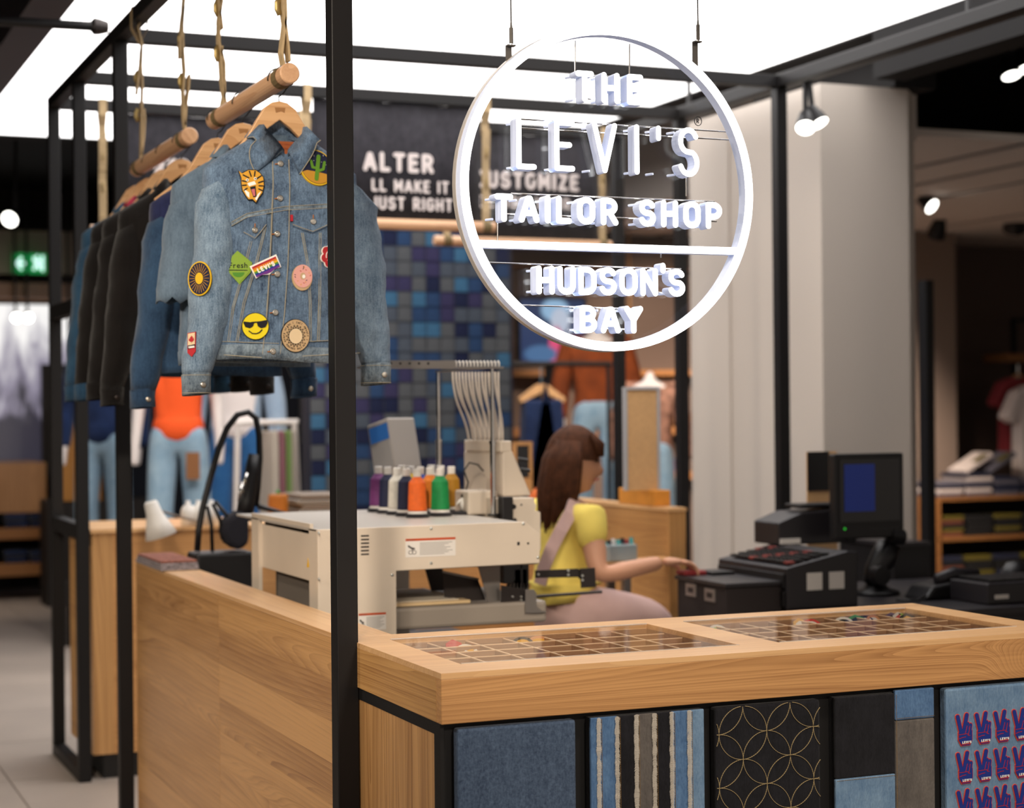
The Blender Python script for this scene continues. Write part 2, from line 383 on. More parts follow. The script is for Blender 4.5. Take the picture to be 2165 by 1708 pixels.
# pillar right of the kiosk
c0 = P(1740, 800, Y=3.62); cx0 = c0.x; cy1 = P(1470, 800, X=cx0).y; cxr = P(1925, 800, Y=3.62).x
pil = thing('pillar', 'broad beige painted pillar with chamfered corner behind the cash desk', 'pillar', (cx0+.2, 4.2, 0)); pil['kind'] = 'structure'
del pil['category']; del pil['label']
pil.name = 'wall_pillar'
bm = B(); prism(bm, [(cx0, 3.62), (cxr, 3.62), (cxr+.11, 3.73), (cxr+.11, cy1), (cx0, cy1)], 0, 2.97, Matrix(((1, 0, 0, 0), (0, 0, 1, 0), (0, 1, 0, 0), (0, 0, 0, 1))))
part('shaft', bm, m_beige, pil)
ym = P(1543, 800, X=cx0-.012).y
pbox('pilaster', (cx0-.012, cx0), (ym, cy1+.02), (0, 2.97), m_beige, pil)
pbox('cap', (LX1+.171, cxr+.13), (3.58, cy1+.03), (2.971, 3.499), m_black, pil)

# unseen spots added outside the frame to brighten the kiosk and the aisle
for l, tg, e, an in (((-4.2, -.6, 3.3), (0, 1.0, 1.2), 260, 46), ((-4.4, 2.4, 3.3), (0, 2.2, .9), 200, 75), ((-2.2, -4.2, 3.3), (-.1, 1.0, 1.7), 760, 27), ((.6, -4.3, 3.3), (.8, .1, .8), 330, 28),
                     ((.9, -1.3, 3.35), (.8, .3, .97), 150, 62), ((-1.3, -.9, 3.35), (.1, 1.2, 1.6), 75, 60), ((-4.2, 7, 3.3), (-1, 6, 0), 200, 75)):
    lamp('kiosk_fill_spot', 'SPOT', l, tg, e, (1, .87, .72), .16, an, .8)
# ================================================================== kiosk frame
m_steel = mat('black_steel', '#100e0f', .5, spec=.35, var=.08, vscale=4)
S = .05; FX0, FX1 = -.047, 2.775
fr = thing('kiosk_frame', 'black square tube steel frame standing around the tailor kiosk', 'frame', (0, 0, 0))
def post(x, y, z1=2.85, z0=0): return boxo('post', (x, x+S), (y, y+S), (z0, z1), m_steel, fr, .002)
def beam(x, y, z): return boxo('beam', x, y, z, m_steel, fr, .002)
post(FX0, .545); post(FX0, 3.185); post(FX0, 4.075); post(FX0, 4.735)
for y in (.545, 3.185, 4.075, 4.735): post(FX1-S, y)
beam((FX0, FX0+S), (.545, 4.785), (2.85, 2.9)); beam((FX1-S, FX1), (.545, 4.785), (2.85, 2.9))
for y in (.545, 3.185, 4.075, 4.735): beam((FX0+S, FX1-S), (y, y+S), (2.85, 2.9))
za = P(112, 655, X=FX0).z; zb = P(116, 1108, X=FX0).z
beam((FX0, FX0+S), (4.125, 4.735), (za-.04, za+.02)); beam((FX0, FX0+S), (4.125, 4.735), (zb-.03, zb+.03)); beam((FX0, FX0+S), (4.125, 4.735), (0, .05))
# ================================================================== front display counter
HS = .972
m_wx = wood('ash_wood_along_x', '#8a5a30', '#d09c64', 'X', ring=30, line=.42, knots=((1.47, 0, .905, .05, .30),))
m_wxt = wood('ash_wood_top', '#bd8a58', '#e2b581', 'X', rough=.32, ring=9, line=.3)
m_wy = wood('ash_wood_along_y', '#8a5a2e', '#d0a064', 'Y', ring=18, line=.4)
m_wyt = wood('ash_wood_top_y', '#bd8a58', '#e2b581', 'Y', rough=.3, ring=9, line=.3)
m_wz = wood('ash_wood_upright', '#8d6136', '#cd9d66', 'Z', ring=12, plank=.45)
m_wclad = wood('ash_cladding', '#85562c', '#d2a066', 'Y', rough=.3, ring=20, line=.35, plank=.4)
m_carc = mat('carcass_black', '#0d0b0c', .6)
m_pane = glass('case_pane', tint=.0, base=.035, gain=.42)
dc = thing('display_counter', 'pale wood front counter with glazed patch trays and denim panels below', 'counter', (0, 0, 0))
SX1, SY1 = 1.595, .655; zb_ = .869
G = [(.085, .752), (.852, 1.51)]; GY = (.11, .567)
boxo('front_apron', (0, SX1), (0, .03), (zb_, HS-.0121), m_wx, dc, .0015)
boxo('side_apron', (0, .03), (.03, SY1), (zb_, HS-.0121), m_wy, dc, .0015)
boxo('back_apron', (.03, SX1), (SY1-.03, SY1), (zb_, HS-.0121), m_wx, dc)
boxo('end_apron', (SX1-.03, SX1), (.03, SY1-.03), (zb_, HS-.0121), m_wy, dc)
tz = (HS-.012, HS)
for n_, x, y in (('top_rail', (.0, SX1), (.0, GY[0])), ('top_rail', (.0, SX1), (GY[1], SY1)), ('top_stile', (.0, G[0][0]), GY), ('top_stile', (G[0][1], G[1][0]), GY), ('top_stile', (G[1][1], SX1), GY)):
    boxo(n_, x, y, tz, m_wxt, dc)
boxo('carcass', (.012, SX1-.02), (.032, SY1-.02), (.02, zb_-.001), m_carc, dc)
m_div = wood('tray_divider_shaded_wood', '#8a6549', '#a98262', 'X'); m_dtop = mat('divider_edge_lit_wood', '#ecc9a0', .5); m_tray = wood('tray_floor_wood', '#8f725c', '#ab8c74', 'X')  # divider faces darkened as if in shadow, top edge strips lightened as lit
for (x0, x1), nc in zip(G, (7, 8)):
    zt = HS-.055
    boxo('tray_floor', (x0-.02, x1+.02), (GY[0]-.02, GY[1]+.02), (zt-.01, zt), m_tray, dc)
    for xx in (x0-.004, x1): boxo('tray_wall', (xx, xx+.004), GY, (zt, HS-.012), m_div, dc)
    for yy in (GY[0]-.004, GY[1]): boxo('tray_wall', (x0, x1), (yy, yy+.004), (zt, HS-.012), m_div, dc)
    for k in range(1, nc):
        xx = x0+(x1-x0)*k/nc; dv = boxo('divider', (xx-.002, xx+.002), GY, (zt, HS-.0155), m_div, dc); boxo('divider_edge', (xx-.0021, xx+.0021), GY, (HS-.0155, HS-.0135), m_dtop, dv)
    for k in range(1, 5):
        yy = GY[0]+(GY[1]-GY[0])*k/5; dv = boxo('divider', (x0, x1), (yy-.002, yy+.002), (zt, HS-.0155), m_div, dc); boxo('divider_edge', (x0, x1), (yy-.0021, yy+.0021), (HS-.0155, HS-.0136), m_dtop, dv)
    boxo('glass_pane', (x0+.001, x1-.001), (GY[0]+.001, GY[1]-.001), (HS-.005, HS-.0005), m_pane, dc)
    for y in ((GY[0], GY[0]+.005), (GY[1]-.005, GY[1])): boxo('pane_edge', (x0+.002, x1-.002), y, (HS-.0005, HS+.0015), mat('acrylic_edge', '#d8cfc6', .2, alpha=.55), dc)
# side below the slab: black edge, upright staves
boxo('side_band', (.004, .012), (.02, SY1), (.842, zb_-.001), m_carc, dc); boxo('side_edge', (.004, .012), (.02, .055), (.02, .842), m_carc, dc)
n = 13; y0, y1 = .0555, SY1
for k in range(n):
    a = y0+(y1-y0)*k/n; boxo('stave', (.006, .012), (a, a+(y1-y0)/n-.0006), (.1, .8415), m_wz, dc)
boxo('plinth', (.03, SX1-.03), (.05, SY1-.05), (0, .02), m_carc, dc)
# --- denim sample panels on the front
d_plain = denim('denim_plain_blue', '#25324a', '#5d708a', .8, fade=.42, fadescale=150, bump=.4)
d_mid = denim('denim_mid_blue', '#2f4d78', '#6b8fb8', .9, fade=.4, fadescale=16)
d_lite = denim('denim_light_blue', '#48698f', '#86a3bf', .9, fade=.45, fadescale=14)
d_blk = denim('denim_black', '#0a0a0e', '#26262c', .9, fade=.4, fadescale=14)
d_gry = denim('denim_grey', '#4a4645', '#77716c', .9, fade=.4, fadescale=14)
m_fringe = mat('frayed_thread', '#d9d1c4', .9); m_stitch = mat('tan_thread', '#a8946c', .8); m_gold = mat('gold_thread', '#8a6a35', .8)
PZ = (.13, .857)
def panel(x, m_, label, y=(.004, .031), bev=.006):
    bm = B(); box(bm, x, y, PZ); o = part('denim_panel', bm, m_, dc, bevel=bev); o['label'] = label; return o
t = panel((.035, .299), d_plain, 'plain slate blue denim panel')
t = panel((.333, .599), d_blk, 'panel of frayed vertical denim strips', (.012, .031), 0)
boxo_x = [.332, .349, .3915, .4365, .479, .5205, .5625, .600]; stm = [d_mid, d_mid, d_blk, d_gry, d_blk, d_mid, d_lite]
for k in range(7):
    a, b = boxo_x[k], boxo_x[k+1]; bm = B(); yy = .003+.001*(k % 2); box(bm, (a, b+.004 if k < 6 else b), (yy, .012), PZ); part('strip', bm, stm[k], t, bevel=.002)
    if k:
        bm = B(); z = PZ[0]; rnd = random.Random(k)
        while z < PZ[1]:
            w_ = .0062+.0028*noise.noise(Vector((k*3.1, 0, z*60)))+rnd.uniform(-.0012, .0012); dz = -.0016+.003*noise.noise(Vector((k, 5, z*45))); a0 = a+.0012*noise.noise(Vector((k, 9, z*30))); yf = .0012-rnd.uniform(0, .0016)
            for s, ww in ((-1, w_*.75), (1, w_*.85)):
                q = [(a0, z), (a0+s*ww, z+dz), (a0+s*ww, z+dz+.0006), (a0, z+.0009)]
                bm.faces.new([bm.verts.new((u, yf-(.0006 if s > 0 else 0), v)) for u, v in q])
            z += .00105
        tag(part('fringe', bm, m_fringe, t), kind='stuff')
        bm = B(); z = PZ[0]
        while z < PZ[1]-.004: box(bm, (a+.008, a+.0087), (.0015, .003), (z, z+.0035)); z += .0048
        tag(part('stitching', bm, m_gold, t), kind='stuff')
t = panel((.628, .891), d_blk, 'black denim panel with overlapping circle stitching')
bm = B(); Rr = .0573; nodes0 = P(1571, 1605, Y=.004)   # a node of the circle lattice
def seg_in(u): return .629 < u[0] < .890 and PZ[0]+.001 < u[1] < PZ[1]-.001
for i in range(-4, 5):
    for j in range(-13, 5):
        ccx, ccz = nodes0.x+i*.0573*1.03, nodes0.z+.0573+j*.0573
        if (i+j) % 2: continue
        N_ = 72
        for k in range(N_):
            a0 = 2*PI*k/N_; a1 = 2*PI*(k+.75)/N_
            p0, p1 = (ccx+Rr*1.03*math.cos(a0), ccz+Rr*math.sin(a0)), (ccx+Rr*1.03*math.cos(a1), ccz+Rr*math.sin(a1))
            if seg_in(p0) and seg_in(p1): stroke(bm, [p0, p1], .0011, .0028, .0042, seg=2)
tag(part('stitching', bm, m_stitch, t), kind='stuff')
t = panel((.93, 1.191), d_blk, 'patchwork panel of denim blocks', (.014, .031), 0); xs = .929+.263*(1302-930)/(1555-930)
zq = P(1855, 1638, Y=.004).z; zt_ = P(1910, 1522, Y=.004).z
for nm, x, z, m_ in (('block', (.929, xs), (zq, PZ[1]), d_blk), ('block', (.929, xs), (PZ[0], zq-.001), d_lite), ('block', (xs+.001, 1.192), (zt_, PZ[1]+.006), d_mid), ('block', (xs+.001, 1.192), (PZ[0], zt_-.001), d_gry)):
    bm = B(); box(bm, x, (.003, .014), z); part(nm, bm, m_, t, bevel=.003)
bm = B(); z = PZ[0]
while z < PZ[1]-.004: box(bm, (xs+.0035, xs+.0043), (.0022, .003), (z, z+.0035)); z += .0048
x = .932
while x < xs-.004: box(bm, (x, x+.0035), (.0022, .003), (zq-.005, zq-.0042)); x += .0048
x = xs+.006
while x < 1.188: box(bm, (x, x+.0035), (.0022, .003), (zt_+.004, zt_+.0048)); x += .0048
tag(part('stitching', bm, m_gold, t), kind='stuff')
# panel of V-sign patches
t = panel((1.224, 1.49), d_lite, 'light blue denim panel with rows of hand patches')
m_pr = mat('patch_red', '#b3202c', .7); m_pb = mat('patch_blue', '#14308c', .7, bump=.3, bscale=900); m_pw = mat('patch_white', '#f2efe8', .7); m_po = mat('patch_edge_coral', '#d9705f', .7)
def hand_patch():
    EPS[0] = 3e-4; bm = B()                        # local units: 1 = patch height, origin at lower left
    def shp(grow, mi, d0, d1):
        g = grow
        stroke(bm, [(.14, .93), (.24, .48)], .13+g, d0, d1, mi=mi); stroke(bm, [(.43, .96), (.33, .48)], .13+g, d0, d1, mi=mi)
        stroke(bm, [(.46, .70), (.40, .42)], .11+g, d0, d1, mi=mi); stroke(bm, [(.55, .66), (.50, .34)], .11+g, d0, d1, mi=mi)
        prism(bm, [(.16-g/2, .46), (.16-g/2, .24), (.26-g/2, .06-g/2), (.52+g/2, .07-g/2), (.60+g/2, .22), (.60+g/2, .5), (.42, .55), (.25, .55)], d0, d1, mi=mi)
    shp(.035, 3, -.012, 0); shp(.015, 0, -.02, -.0121); shp(-.02, 1, -.028, -.0201)
    for ln in ([(.17, .40), (.44, .41), (.46, .36), (.52, .35)], [(.18, .28), (.28, .31), (.38, .32)], [(.43, .64), (.37, .42)], [(.52, .62), (.47, .38)]):
        stroke(bm, ln, .016, -.031, -.0281, mi=0)
    stroke(bm, [(.28, .115), (.54, .13)], .05, -.0305, -.0281, mi=0)
    sfont(bm, "LEVI'S", .27, .125, .075, .02, -.036, -.0306, mi=2, width=.29)
    EPS[0] = 4e-5; return bm
hp = None; ph = .0775
for r_ in range(4):
    for c_ in range(5):
        q = P(2005+(c_*46.5), 1581-c_*6+r_*81, Y=.0035); 
        x_, z_ = 1.242+c_*.0527, q.z if c_ == 0 else z_
        if c_ == 0: z_ = P(2015, 1579+r_*80.5, Y=.0035).z-.004
        if x_+.05 > 1.488: continue
        if hp is None: o = hp = part('hand_patch', hand_patch(), [m_pr, m_pb, m_pw, m_po], t)
        else: o = share('hand_patch', hp, t); o.matrix_parent_inverse = hp.matrix_parent_inverse
        o.location = (x_, .0035, z_); o.scale = (ph*1.12, .1, ph)
# ================================================================== left side counter
YF = 3.09
lc = thing('side_counter', 'long wood clad side counter running back behind the black post', 'counter', (0, 0, 0))
ys = P(462, 1250, X=0).y
boxo('core', (.014, .118), (SY1+.002, YF-.002), (.02, HS-.014), m_carc, lc)
nb = 9
for a, b in ((SY1+.001, ys), (ys+.0015, YF)):
    for k in range(nb):
        z0, z1 = .06+(HS-.012-.06)*k/nb, .06+(HS-.012-.06)*(k+1)/nb
        boxo('board', (.0, .0135), (a, b), (z0, z1-.0003), m_wclad, lc)
boxo('end_board', (.0, .122), (YF, YF+.015), (.06, HS-.012), m_wz, lc)
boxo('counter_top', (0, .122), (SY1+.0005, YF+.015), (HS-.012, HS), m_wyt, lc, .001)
boxo('plinth', (.02, .11), (SY1+.01, YF), (0, .02), m_carc, lc); boxo('kick_strip', (.004, .0135), (SY1+.002, YF), (.0, .059), m_carc, lc)
# far counter
fc = thing('far_counter', 'wooden counter block closing the far end of the kiosk', 'counter', (0, 4.1, 0))
pbox('end_panel', (.02, .105), (4.12, 4.136), (.1, 1.01), m_wz, fc); pbox('front_panel', (.105, 2.1), (4.12, 4.136), (.1, 1.01), m_wx, fc)
pbox('side_panel', (.02, .034), (4.137, 4.69), (.1, 1.01), m_wy, fc); pbox('core', (.035, 2.09), (4.137, 4.69), (.1, 1.0), m_carc, fc)
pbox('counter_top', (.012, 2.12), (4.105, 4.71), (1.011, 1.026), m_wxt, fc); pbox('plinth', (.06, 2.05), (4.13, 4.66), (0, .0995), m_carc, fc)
# ================================================================== round hanging sign
SYF = .30                                   # front plane of rim and letters
m_neon = mat('sign_white_glow', '#ffffff', .4, emit=3.0, ecol=(.97, .98, 1))
m_nside = mat('sign_white_side', '#d3dcf2', .5, emit=.13, ecol=(.6, .7, 1))
m_alu = mat('sign_rim_shell', '#b9b2ab', .45, metal=.2)
m_chrome = mat('chrome', '#d7d4d0', .16, metal=1); m_brk = mat('sign_bracket_metal', '#5e5a56', .5, metal=.4)
m_acry = glass('clear_acrylic', (1, 1, 1), .03, tint=.06, base=.012, gain=.35)
l_, r_, t_, b_ = P(968, 400, Y=SYF), P(1590, 410, Y=SYF), P(1280, 68, Y=SYF), P(1300, 740, Y=SYF)
SCX, SCZ = (l_.x+r_.x)/2+.004, (t_.z+b_.z)/2; SR = ((r_.x-l_.x)+(t_.z-b_.z))/4*1.012; SCZ += .006
sg = thing('round_sign', 'round white glowing hanging sign with tailor shop lettering on clear disc', 'sign', (SCX, SYF, SCZ))
def ring(bm, r0, r1, d0, d1, n=96, mf=0, mo=1, mi_=2):
    q = []
    for k in range(n):
        c, s_ = math.cos(2*PI*k/n), math.sin(2*PI*k/n)
        q.append([bm.verts.new((SCX+r*c, d, SCZ+r*s_)) for r, d in ((r1, d0), (r0, d0), (r0, d1), (r1, d1))])
    for k in range(n):
        A, C_ = q[k], q[(k+1) % n]
        for i, m_ in ((0, mf), (1, mi_), (2, mo), (3, mo)):
            f = bm.faces.new((A[i], A[(i+1) % 4], C_[(i+1) % 4], C_[i])); f.material_index = m_
bm = B(); ring(bm, SR-.0215, SR-.001, SYF, SYF+.03, mo=2, mi_=2); rim = part('glowing_rim', bm, [m_neon, m_alu, m_nside], sg)
bm = B(); ring(bm, SR-.006, SR+.0005, SYF+.026, SYF+.045, mf=1, mo=1, mi_=1); o = part('rim_shell', bm, [m_neon, m_alu, m_nside], sg)
bm = B(); prism(bm, [(SCX+u, SCZ+v) for u, v in circ(0, 0, SR-.004, 96)], SYF+.046, SYF+.051); part('clear_disc', bm, m_acry, sg)
zb1 = (P(1012, 515, Y=SYF).z+P(1562, 531, Y=SYF).z)/2; hw = math.sqrt(SR**2-(zb1-SCZ)**2)-.012
bm = B(); box(bm, (SCX-hw, SCX+hw), (SYF+.001, SYF+.028), (zb1-.0085, zb1+.0085))
for f in bm.faces:
    f.normal_update(); f.material_index = 0 if f.normal.y < -.5 or f.calc_center_median().y < SYF+.002 else 1
part('divider_bar', bm, [m_neon, m_nside], sg)
LW = SYF-.004
def word(s, x0, x1, ybot, ytop, wd, name, sx=1.2):
    """glyph row between photo pixels, baseline taken at the left letter, on the letter plane"""
    a = P(x0, ybot, Y=LW); b = P(x1, ybot+(x1-x0)*.068, Y=LW); h = P(x0, ytop, Y=LW).z-a.z
    z0 = (a.z+b.z)/2-.002; hh = h-wd; W_ = b.x-a.x
    tot = sum(FONT[c][0] for c in s)*hh*sx+(len(s)-1)*wd; g = (W_-wd-tot)/max(1, len(s)-1-.0)
    n_sp = s.count(' '); x = a.x+wd/2
    for c in s:
        adv, lines = FONT[c]
        if c != ' ':
            bm = B()
            zoff = hh*.25 if c == "'" and name == 'small' else 0
            for ln in lines: stroke(bm, [(x+u*hh*sx, z0+zoff+wd/2+v*hh) for u, v in ln], wd, LW, LW+.034, mi=0, mi_side=1, seg=8)
            part('letter', bm, [m_neon, m_nside], sg)
            cw = max(adv*hh, .004)
            for u in ((x, z0+wd*.6), (x, z0+h-wd*.7)):
                cc = B(); cyl(cc, (u[0], LW+.030, u[1]), (u[0]-.008, SYF+.047, u[1]), .0028, seg=8); part('standoff', cc, m_nside, sg)
        x += adv*hh*sx+wd+g
word('THE', 1217, 1360, 212, 146, .0135, 'b', 1.1)
word("LEVI'S", 1092, 1479, 351, 242, .0125, 'l', .85)
word('TAILOR SHOP', 1046, 1527, 458, 398, .0138, 'b')
word("HUDSON'S", 1134, 1449, 612, 551, .0132, 'small')
word('BAY', 1226, 1360, 698, 639, .0138, 'b')
def hrod(x0, y0, x1, y1, d=SYF+.04): bm = B(); cyl(bm, P(x0, y0, Y=d), P(x1, y1, Y=d), .0017, seg=8); part('support_rod', bm, m_chrome, sg)
for q in ((1100, 252, 1545, 279), (1100, 271, 1548, 296), (1080, 409, 1510, 426), (1060, 452, 1515, 468), (1028, 555, 1440, 569), (1130, 608, 1430, 620), (1098, 645, 1340, 653), (1225, 692, 1340, 697), (1216, 86, 1216, 208), (1331, 93, 1331, 160), (1216, 160, 1345, 166), (1216, 208, 1345, 214), (1052, 455, 1052, 510), (1451, 365, 1451, 415), (1397, 530, 1397, 545)): hrod(*q)
bm = B(); rq = P(1476, 256, Y=SYF+.042); stroke(bm, [(rq.x+.0095*math.cos(a_), rq.z+.0105*math.sin(a_)) for a_ in [2*PI*k/24 for k in range(25)]], .0016, rq.y, rq.y+.001, seg=2); sfont(bm, 'R', rq.x-.0042, rq.z-.0055, .011, .0018, rq.y, rq.y+.001); part('registered_mark', bm, mat('mark_black', '#15151a', .6), sg)
# suspension cables
m_cable = mat('steel_cable', '#3c3a38', .6)
for (xa, ya, yt) in ((1079, 133, 92), (1474, 141, 84)):
    a = P(xa, ya, Y=SYF+.03); b = P(xa+2, yt, Y=SYF+.03); bm = B()
    cyl(bm, b, (b.x, b.y, 3.2), .0017, seg=6); part('cable', bm, m_cable, sg)
    bm = B(); cyl(bm, b, b+Vector((0, 0, .035)), .0045, seg=10); cyl(bm, b+Vector((0, 0, .035)), b+Vector((0, 0, .05)), .003, .0015, seg=10); part('cable_gripper', bm, m_brk, sg)
    sx_ = 1 if xa < 1300 else -1
    bm = B(); box(bm, (a.x-.007, a.x+.007), (SYF+.038, SYF+.041), (a.z-.02, b.z-.006)); box(bm, (a.x-.007, a.x+.012), (SYF+.026, SYF+.041), (b.z-.006, b.z-.003))
    part('bracket', bm, m_brk, sg)
    cyl_ = B(); cyl(cyl_, b+Vector((0, 0, -.006)), b, .003, seg=8); part('hook', cyl_, m_chrome, sg)
# ================================================================== rods, straps, hangers, denim jackets
m_dowel = wood('beech_dowel', '#b98a66', '#d9ae88', 'Y', ring=3)
m_dowelx = wood('beech_dowel_x', '#b98a66', '#d9ae88', 'X', ring=3)
m_hang = wood('hanger_maple', '#b98756', '#d8ab7c', 'X', ring=4, rough=.35)
m_strap = mat('tan_webbing', '#b39b76', .85, var=.15, vscale=40); m_brass = mat('brass', '#a08a58', .4, metal=.6)
m_band = mat('olive_band', '#6e5d3c', .8)
RX, RZ = -.02, 2.35
def strap(t, x, y, zr, zb_, along='Y', seed=0, rr=.026, wide=.034, beamw=.05):
    """webbing loop: round the rod, up to a buckle, over the beam"""
    rnd = random.Random(seed); sp = []
    def ribbon(pts, name, w_, m_):
        bm = B(); A = []
        for p in pts:
            d = Vector((0, w_/2, 0)) if along == 'Y' else Vector((w_/2, 0, 0))
            n_ = Vector((.0028, 0, 0)) if along == 'Y' else Vector((0, .0028, 0))
            A.append([bm.verts.new(Vector(p)+a*d+b*n_) for a, b in ((-1, -1), (1, -1), (1, 1), (-1, 1))])
        for q, s_ in zip(A, A[1:]):
            for k in range(4): bm.faces.new((q[k], q[(k+1) % 4], s_[(k+1) % 4], s_[k]))
        bm.faces.new(A[0]); bm.faces.new(A[-1])
        return part(name, bm, m_, t)
    def off(p, a, z): return (p[0]+a, p[1], z) if along == 'Y' else (p[0], p[1]+a, z)
    c = (x, y, 0); H_ = zb_-zr
    zk = [zr+H_*f for f in (.12, .3, .42, .55, .7, .85, .97)]
    o1 = [off(c, rnd.uniform(-.008, .008), z) for z in zk]
    ribbon([off(c, 0, zr+rr)]+o1+[off(c, 0, zb_-.0)], 'webbing', wide, m_strap)
    o2 = [off(c, .008*math.sin(f*9+seed)+.006, zr+H_*f) for f in (.08, .2, .32, .4)]
    ribbon(o2, 'webbing_tail', wide, m_strap)
    o3 = [off(c, -.005-.01*math.sin(f*7+seed), zr+H_*f) for f in (.5, .6, .72, .82)]
    ribbon(o3, 'webbing_tail', wide, m_strap)
    for f in (.36, .62):
        bm = B(); zc = zr+H_*f; tube(bm, [off(c, -.006, zc-.022), off(c, -.013, zc-.008), off(c, -.013, zc+.008), off(c, -.006, zc+.022)], .0032, 8, flat=2.6); part('buckle', bm, m_brass, t, smooth=True)
    # loops
    bm = B(); n_ = 16
    pts = [off((x, y, 0), (rr+.002)*math.cos(2*PI*k/n_), zr+(rr+.002)*math.sin(2*PI*k/n_)) for k in range(n_)]
    for k in range(n_):
        p, q = Vector(pts[k]), Vector(pts[(k+1) % n_]); d = Vector((0, wide*.6, 0)) if along == 'Y' else Vector((wide*.6, 0, 0))
        bm.faces.new([bm.verts.new(v) for v in (p-d, p+d, q+d, q-d)])
    part('rod_loop', bm, m_band, t)
    bm = B(); hb = beamw/2+.003; d = Vector((0, wide/2, 0)) if along == 'Y' else Vector((wide/2, 0, 0))
    pts = [off(c, -hb, zb_-.02), off(c, -hb, zb_+beamw+.003), off(c, hb, zb_+beamw+.003), off(c, hb, zb_-.02), off(c, 0, zb_-.07)]
    pts = [off(c, 0, zb_-.07)]+pts
    for p, q in zip(pts, pts[1:]): bm.faces.new([bm.verts.new(v) for v in (Vector(p)-d, Vector(p)+d, Vector(q)+d, Vector(q)-d)])
    part('beam_loop', bm, m_strap, t)
def rod(name, label, a, b, straps, m_, along='Y', seed=0, rr=.026, zb_=2.85):
    t = thing(name, label, 'hanging rod', (min(a[0], b[0]), min(a[1], b[1]), a[2]))
    bm = B(); n_ = 24
    A, C_ = Vector(a), Vector(b); d = (C_-A).normalized()
    tube(bm, [A, A+d*.003, C_-d*.003, C_], [rr-.003, rr, rr, rr-.003], n_); part('dowel', bm, m_, t, smooth=False)
    for k, (x, y) in enumerate(straps): strap(t, x, y, a[2], zb_, along, seed+k, rr)
    return t
rod('hanging_rod', 'nearer wooden rod on webbing straps carrying the patched jacket', (RX, .985, RZ), (RX, 1.785, RZ), [(RX, 1.05), (RX, 1.70)], m_dowel, seed=1)
rod('hanging_rod', 'farther wooden rod on webbing straps carrying the black jackets', (RX, 2.10, RZ+.002), (RX, 2.93, RZ+.002), [(RX, 2.17), (RX, 2.86)], m_dowel, seed=4)

def hanger(x, y, zrod, label, rr=.026, s=1.0):
    t = thing('coat_hanger', label, 'hanger', (x, y, zrod))
    zt = -.055
    h_ = [(.185, -.182), (.15, -.155), (.115, -.127), (.085, -.092), (.062, -.052), (.042, -.020), (.02, -.004)]
    up = [(-u, v) for u, v in h_]+[(0, 0)]+h_[::-1]
    lo = [(.182, -.195), (.14, -.168), (.1, -.138), (.06, -.1), (.03, -.07), (.0, -.048), (-.03, -.07), (-.06, -.1), (-.1, -.138), (-.14, -.168), (-.182, -.195)]
    bm = B(); prism(bm, [(u*s, v*s+zt) for u, v in up+lo], -.009, .009); obj('shoulder_bar', bm, m_hang, t, bevel=.003)
    bm = B(); prism(bm, [(-.014, zt-.017), (.014, zt-.017), (.012, zt-.03), (.003, zt-.027), (-.011, zt-.031)], -.0096, -.0091); obj('burned_mark', bm, mat('burned_mark_brown', '#9a6c3f', .7), t)
    bm = B(); pts = [(0, 0, zt-.006), (0, 0, zt+.012), (.012, 0, zt+.022)]
    for k in range(15):
        a = math.radians(-50+k*17); pts.append(((rr+.0035)*math.cos(a), 0, (rr+.0035)*math.sin(a)))
    tube(bm, pts, .0017, 7); obj('wire_hook', bm, mat('hook_wire', '#2a2a2c', .35, metal=.8), t, smooth=True)
    return t

m_btn = mat('jacket_button_metal', '#b9b2a6', .28, metal=.9, bump=.3, bscale=300); m_thread = mat('ecru_seam_thread', '#a39b88', .9); m_othread = mat('rust_thread', '#a8662a', .9)
ROWS = [(1.632, .178, .070), (1.68, .176, .075), (1.75, .173, .080), (1.85, .173, .085), (1.95, .180, .087), (2.03, .192, .083), (2.08, .198, .074), (2.115, .196, .060), (2.14, .165, .052), (2.165, .125, .047), (2.185, .092, .047), (2.205, .074, .052)]
def prof(z):
    if z <= ROWS[0][0]: return ROWS[0][1:]
    for (z0, w0, d0), (z1, w1, d1) in zip(ROWS, ROWS[1:]):
        if z <= z1:
            f = (z-z0)/(z1-z0); return w0+(w1-w0)*f, d0+(d1-d0)*f
    return ROWS[-1][1:]
EXP = 2.7
def fy(x, z):
    w_, d_ = prof(z); u = min(.999, abs(x/w_)); return -d_*(1-u**EXP)**(1/EXP)
SL = {-1: [(.160, 2.085, .042), (.165, 2.03, .050), (.170, 1.95, .053), (.180, 1.84, .056), (.196, 1.73, .052), (.214, 1.65, .042), (.224, 1.598, .0350), (.2252, 1.596, .0335)],
       1: [(.175, 2.085, .050), (.196, 2.03, .060), (.206, 1.95, .059), (.214, 1.84, .056), (.226, 1.74, .050), (.240, 1.67, .043), (.247, 1.622, .0375), (.248, 1.620, .036)]}
CUFF = .05
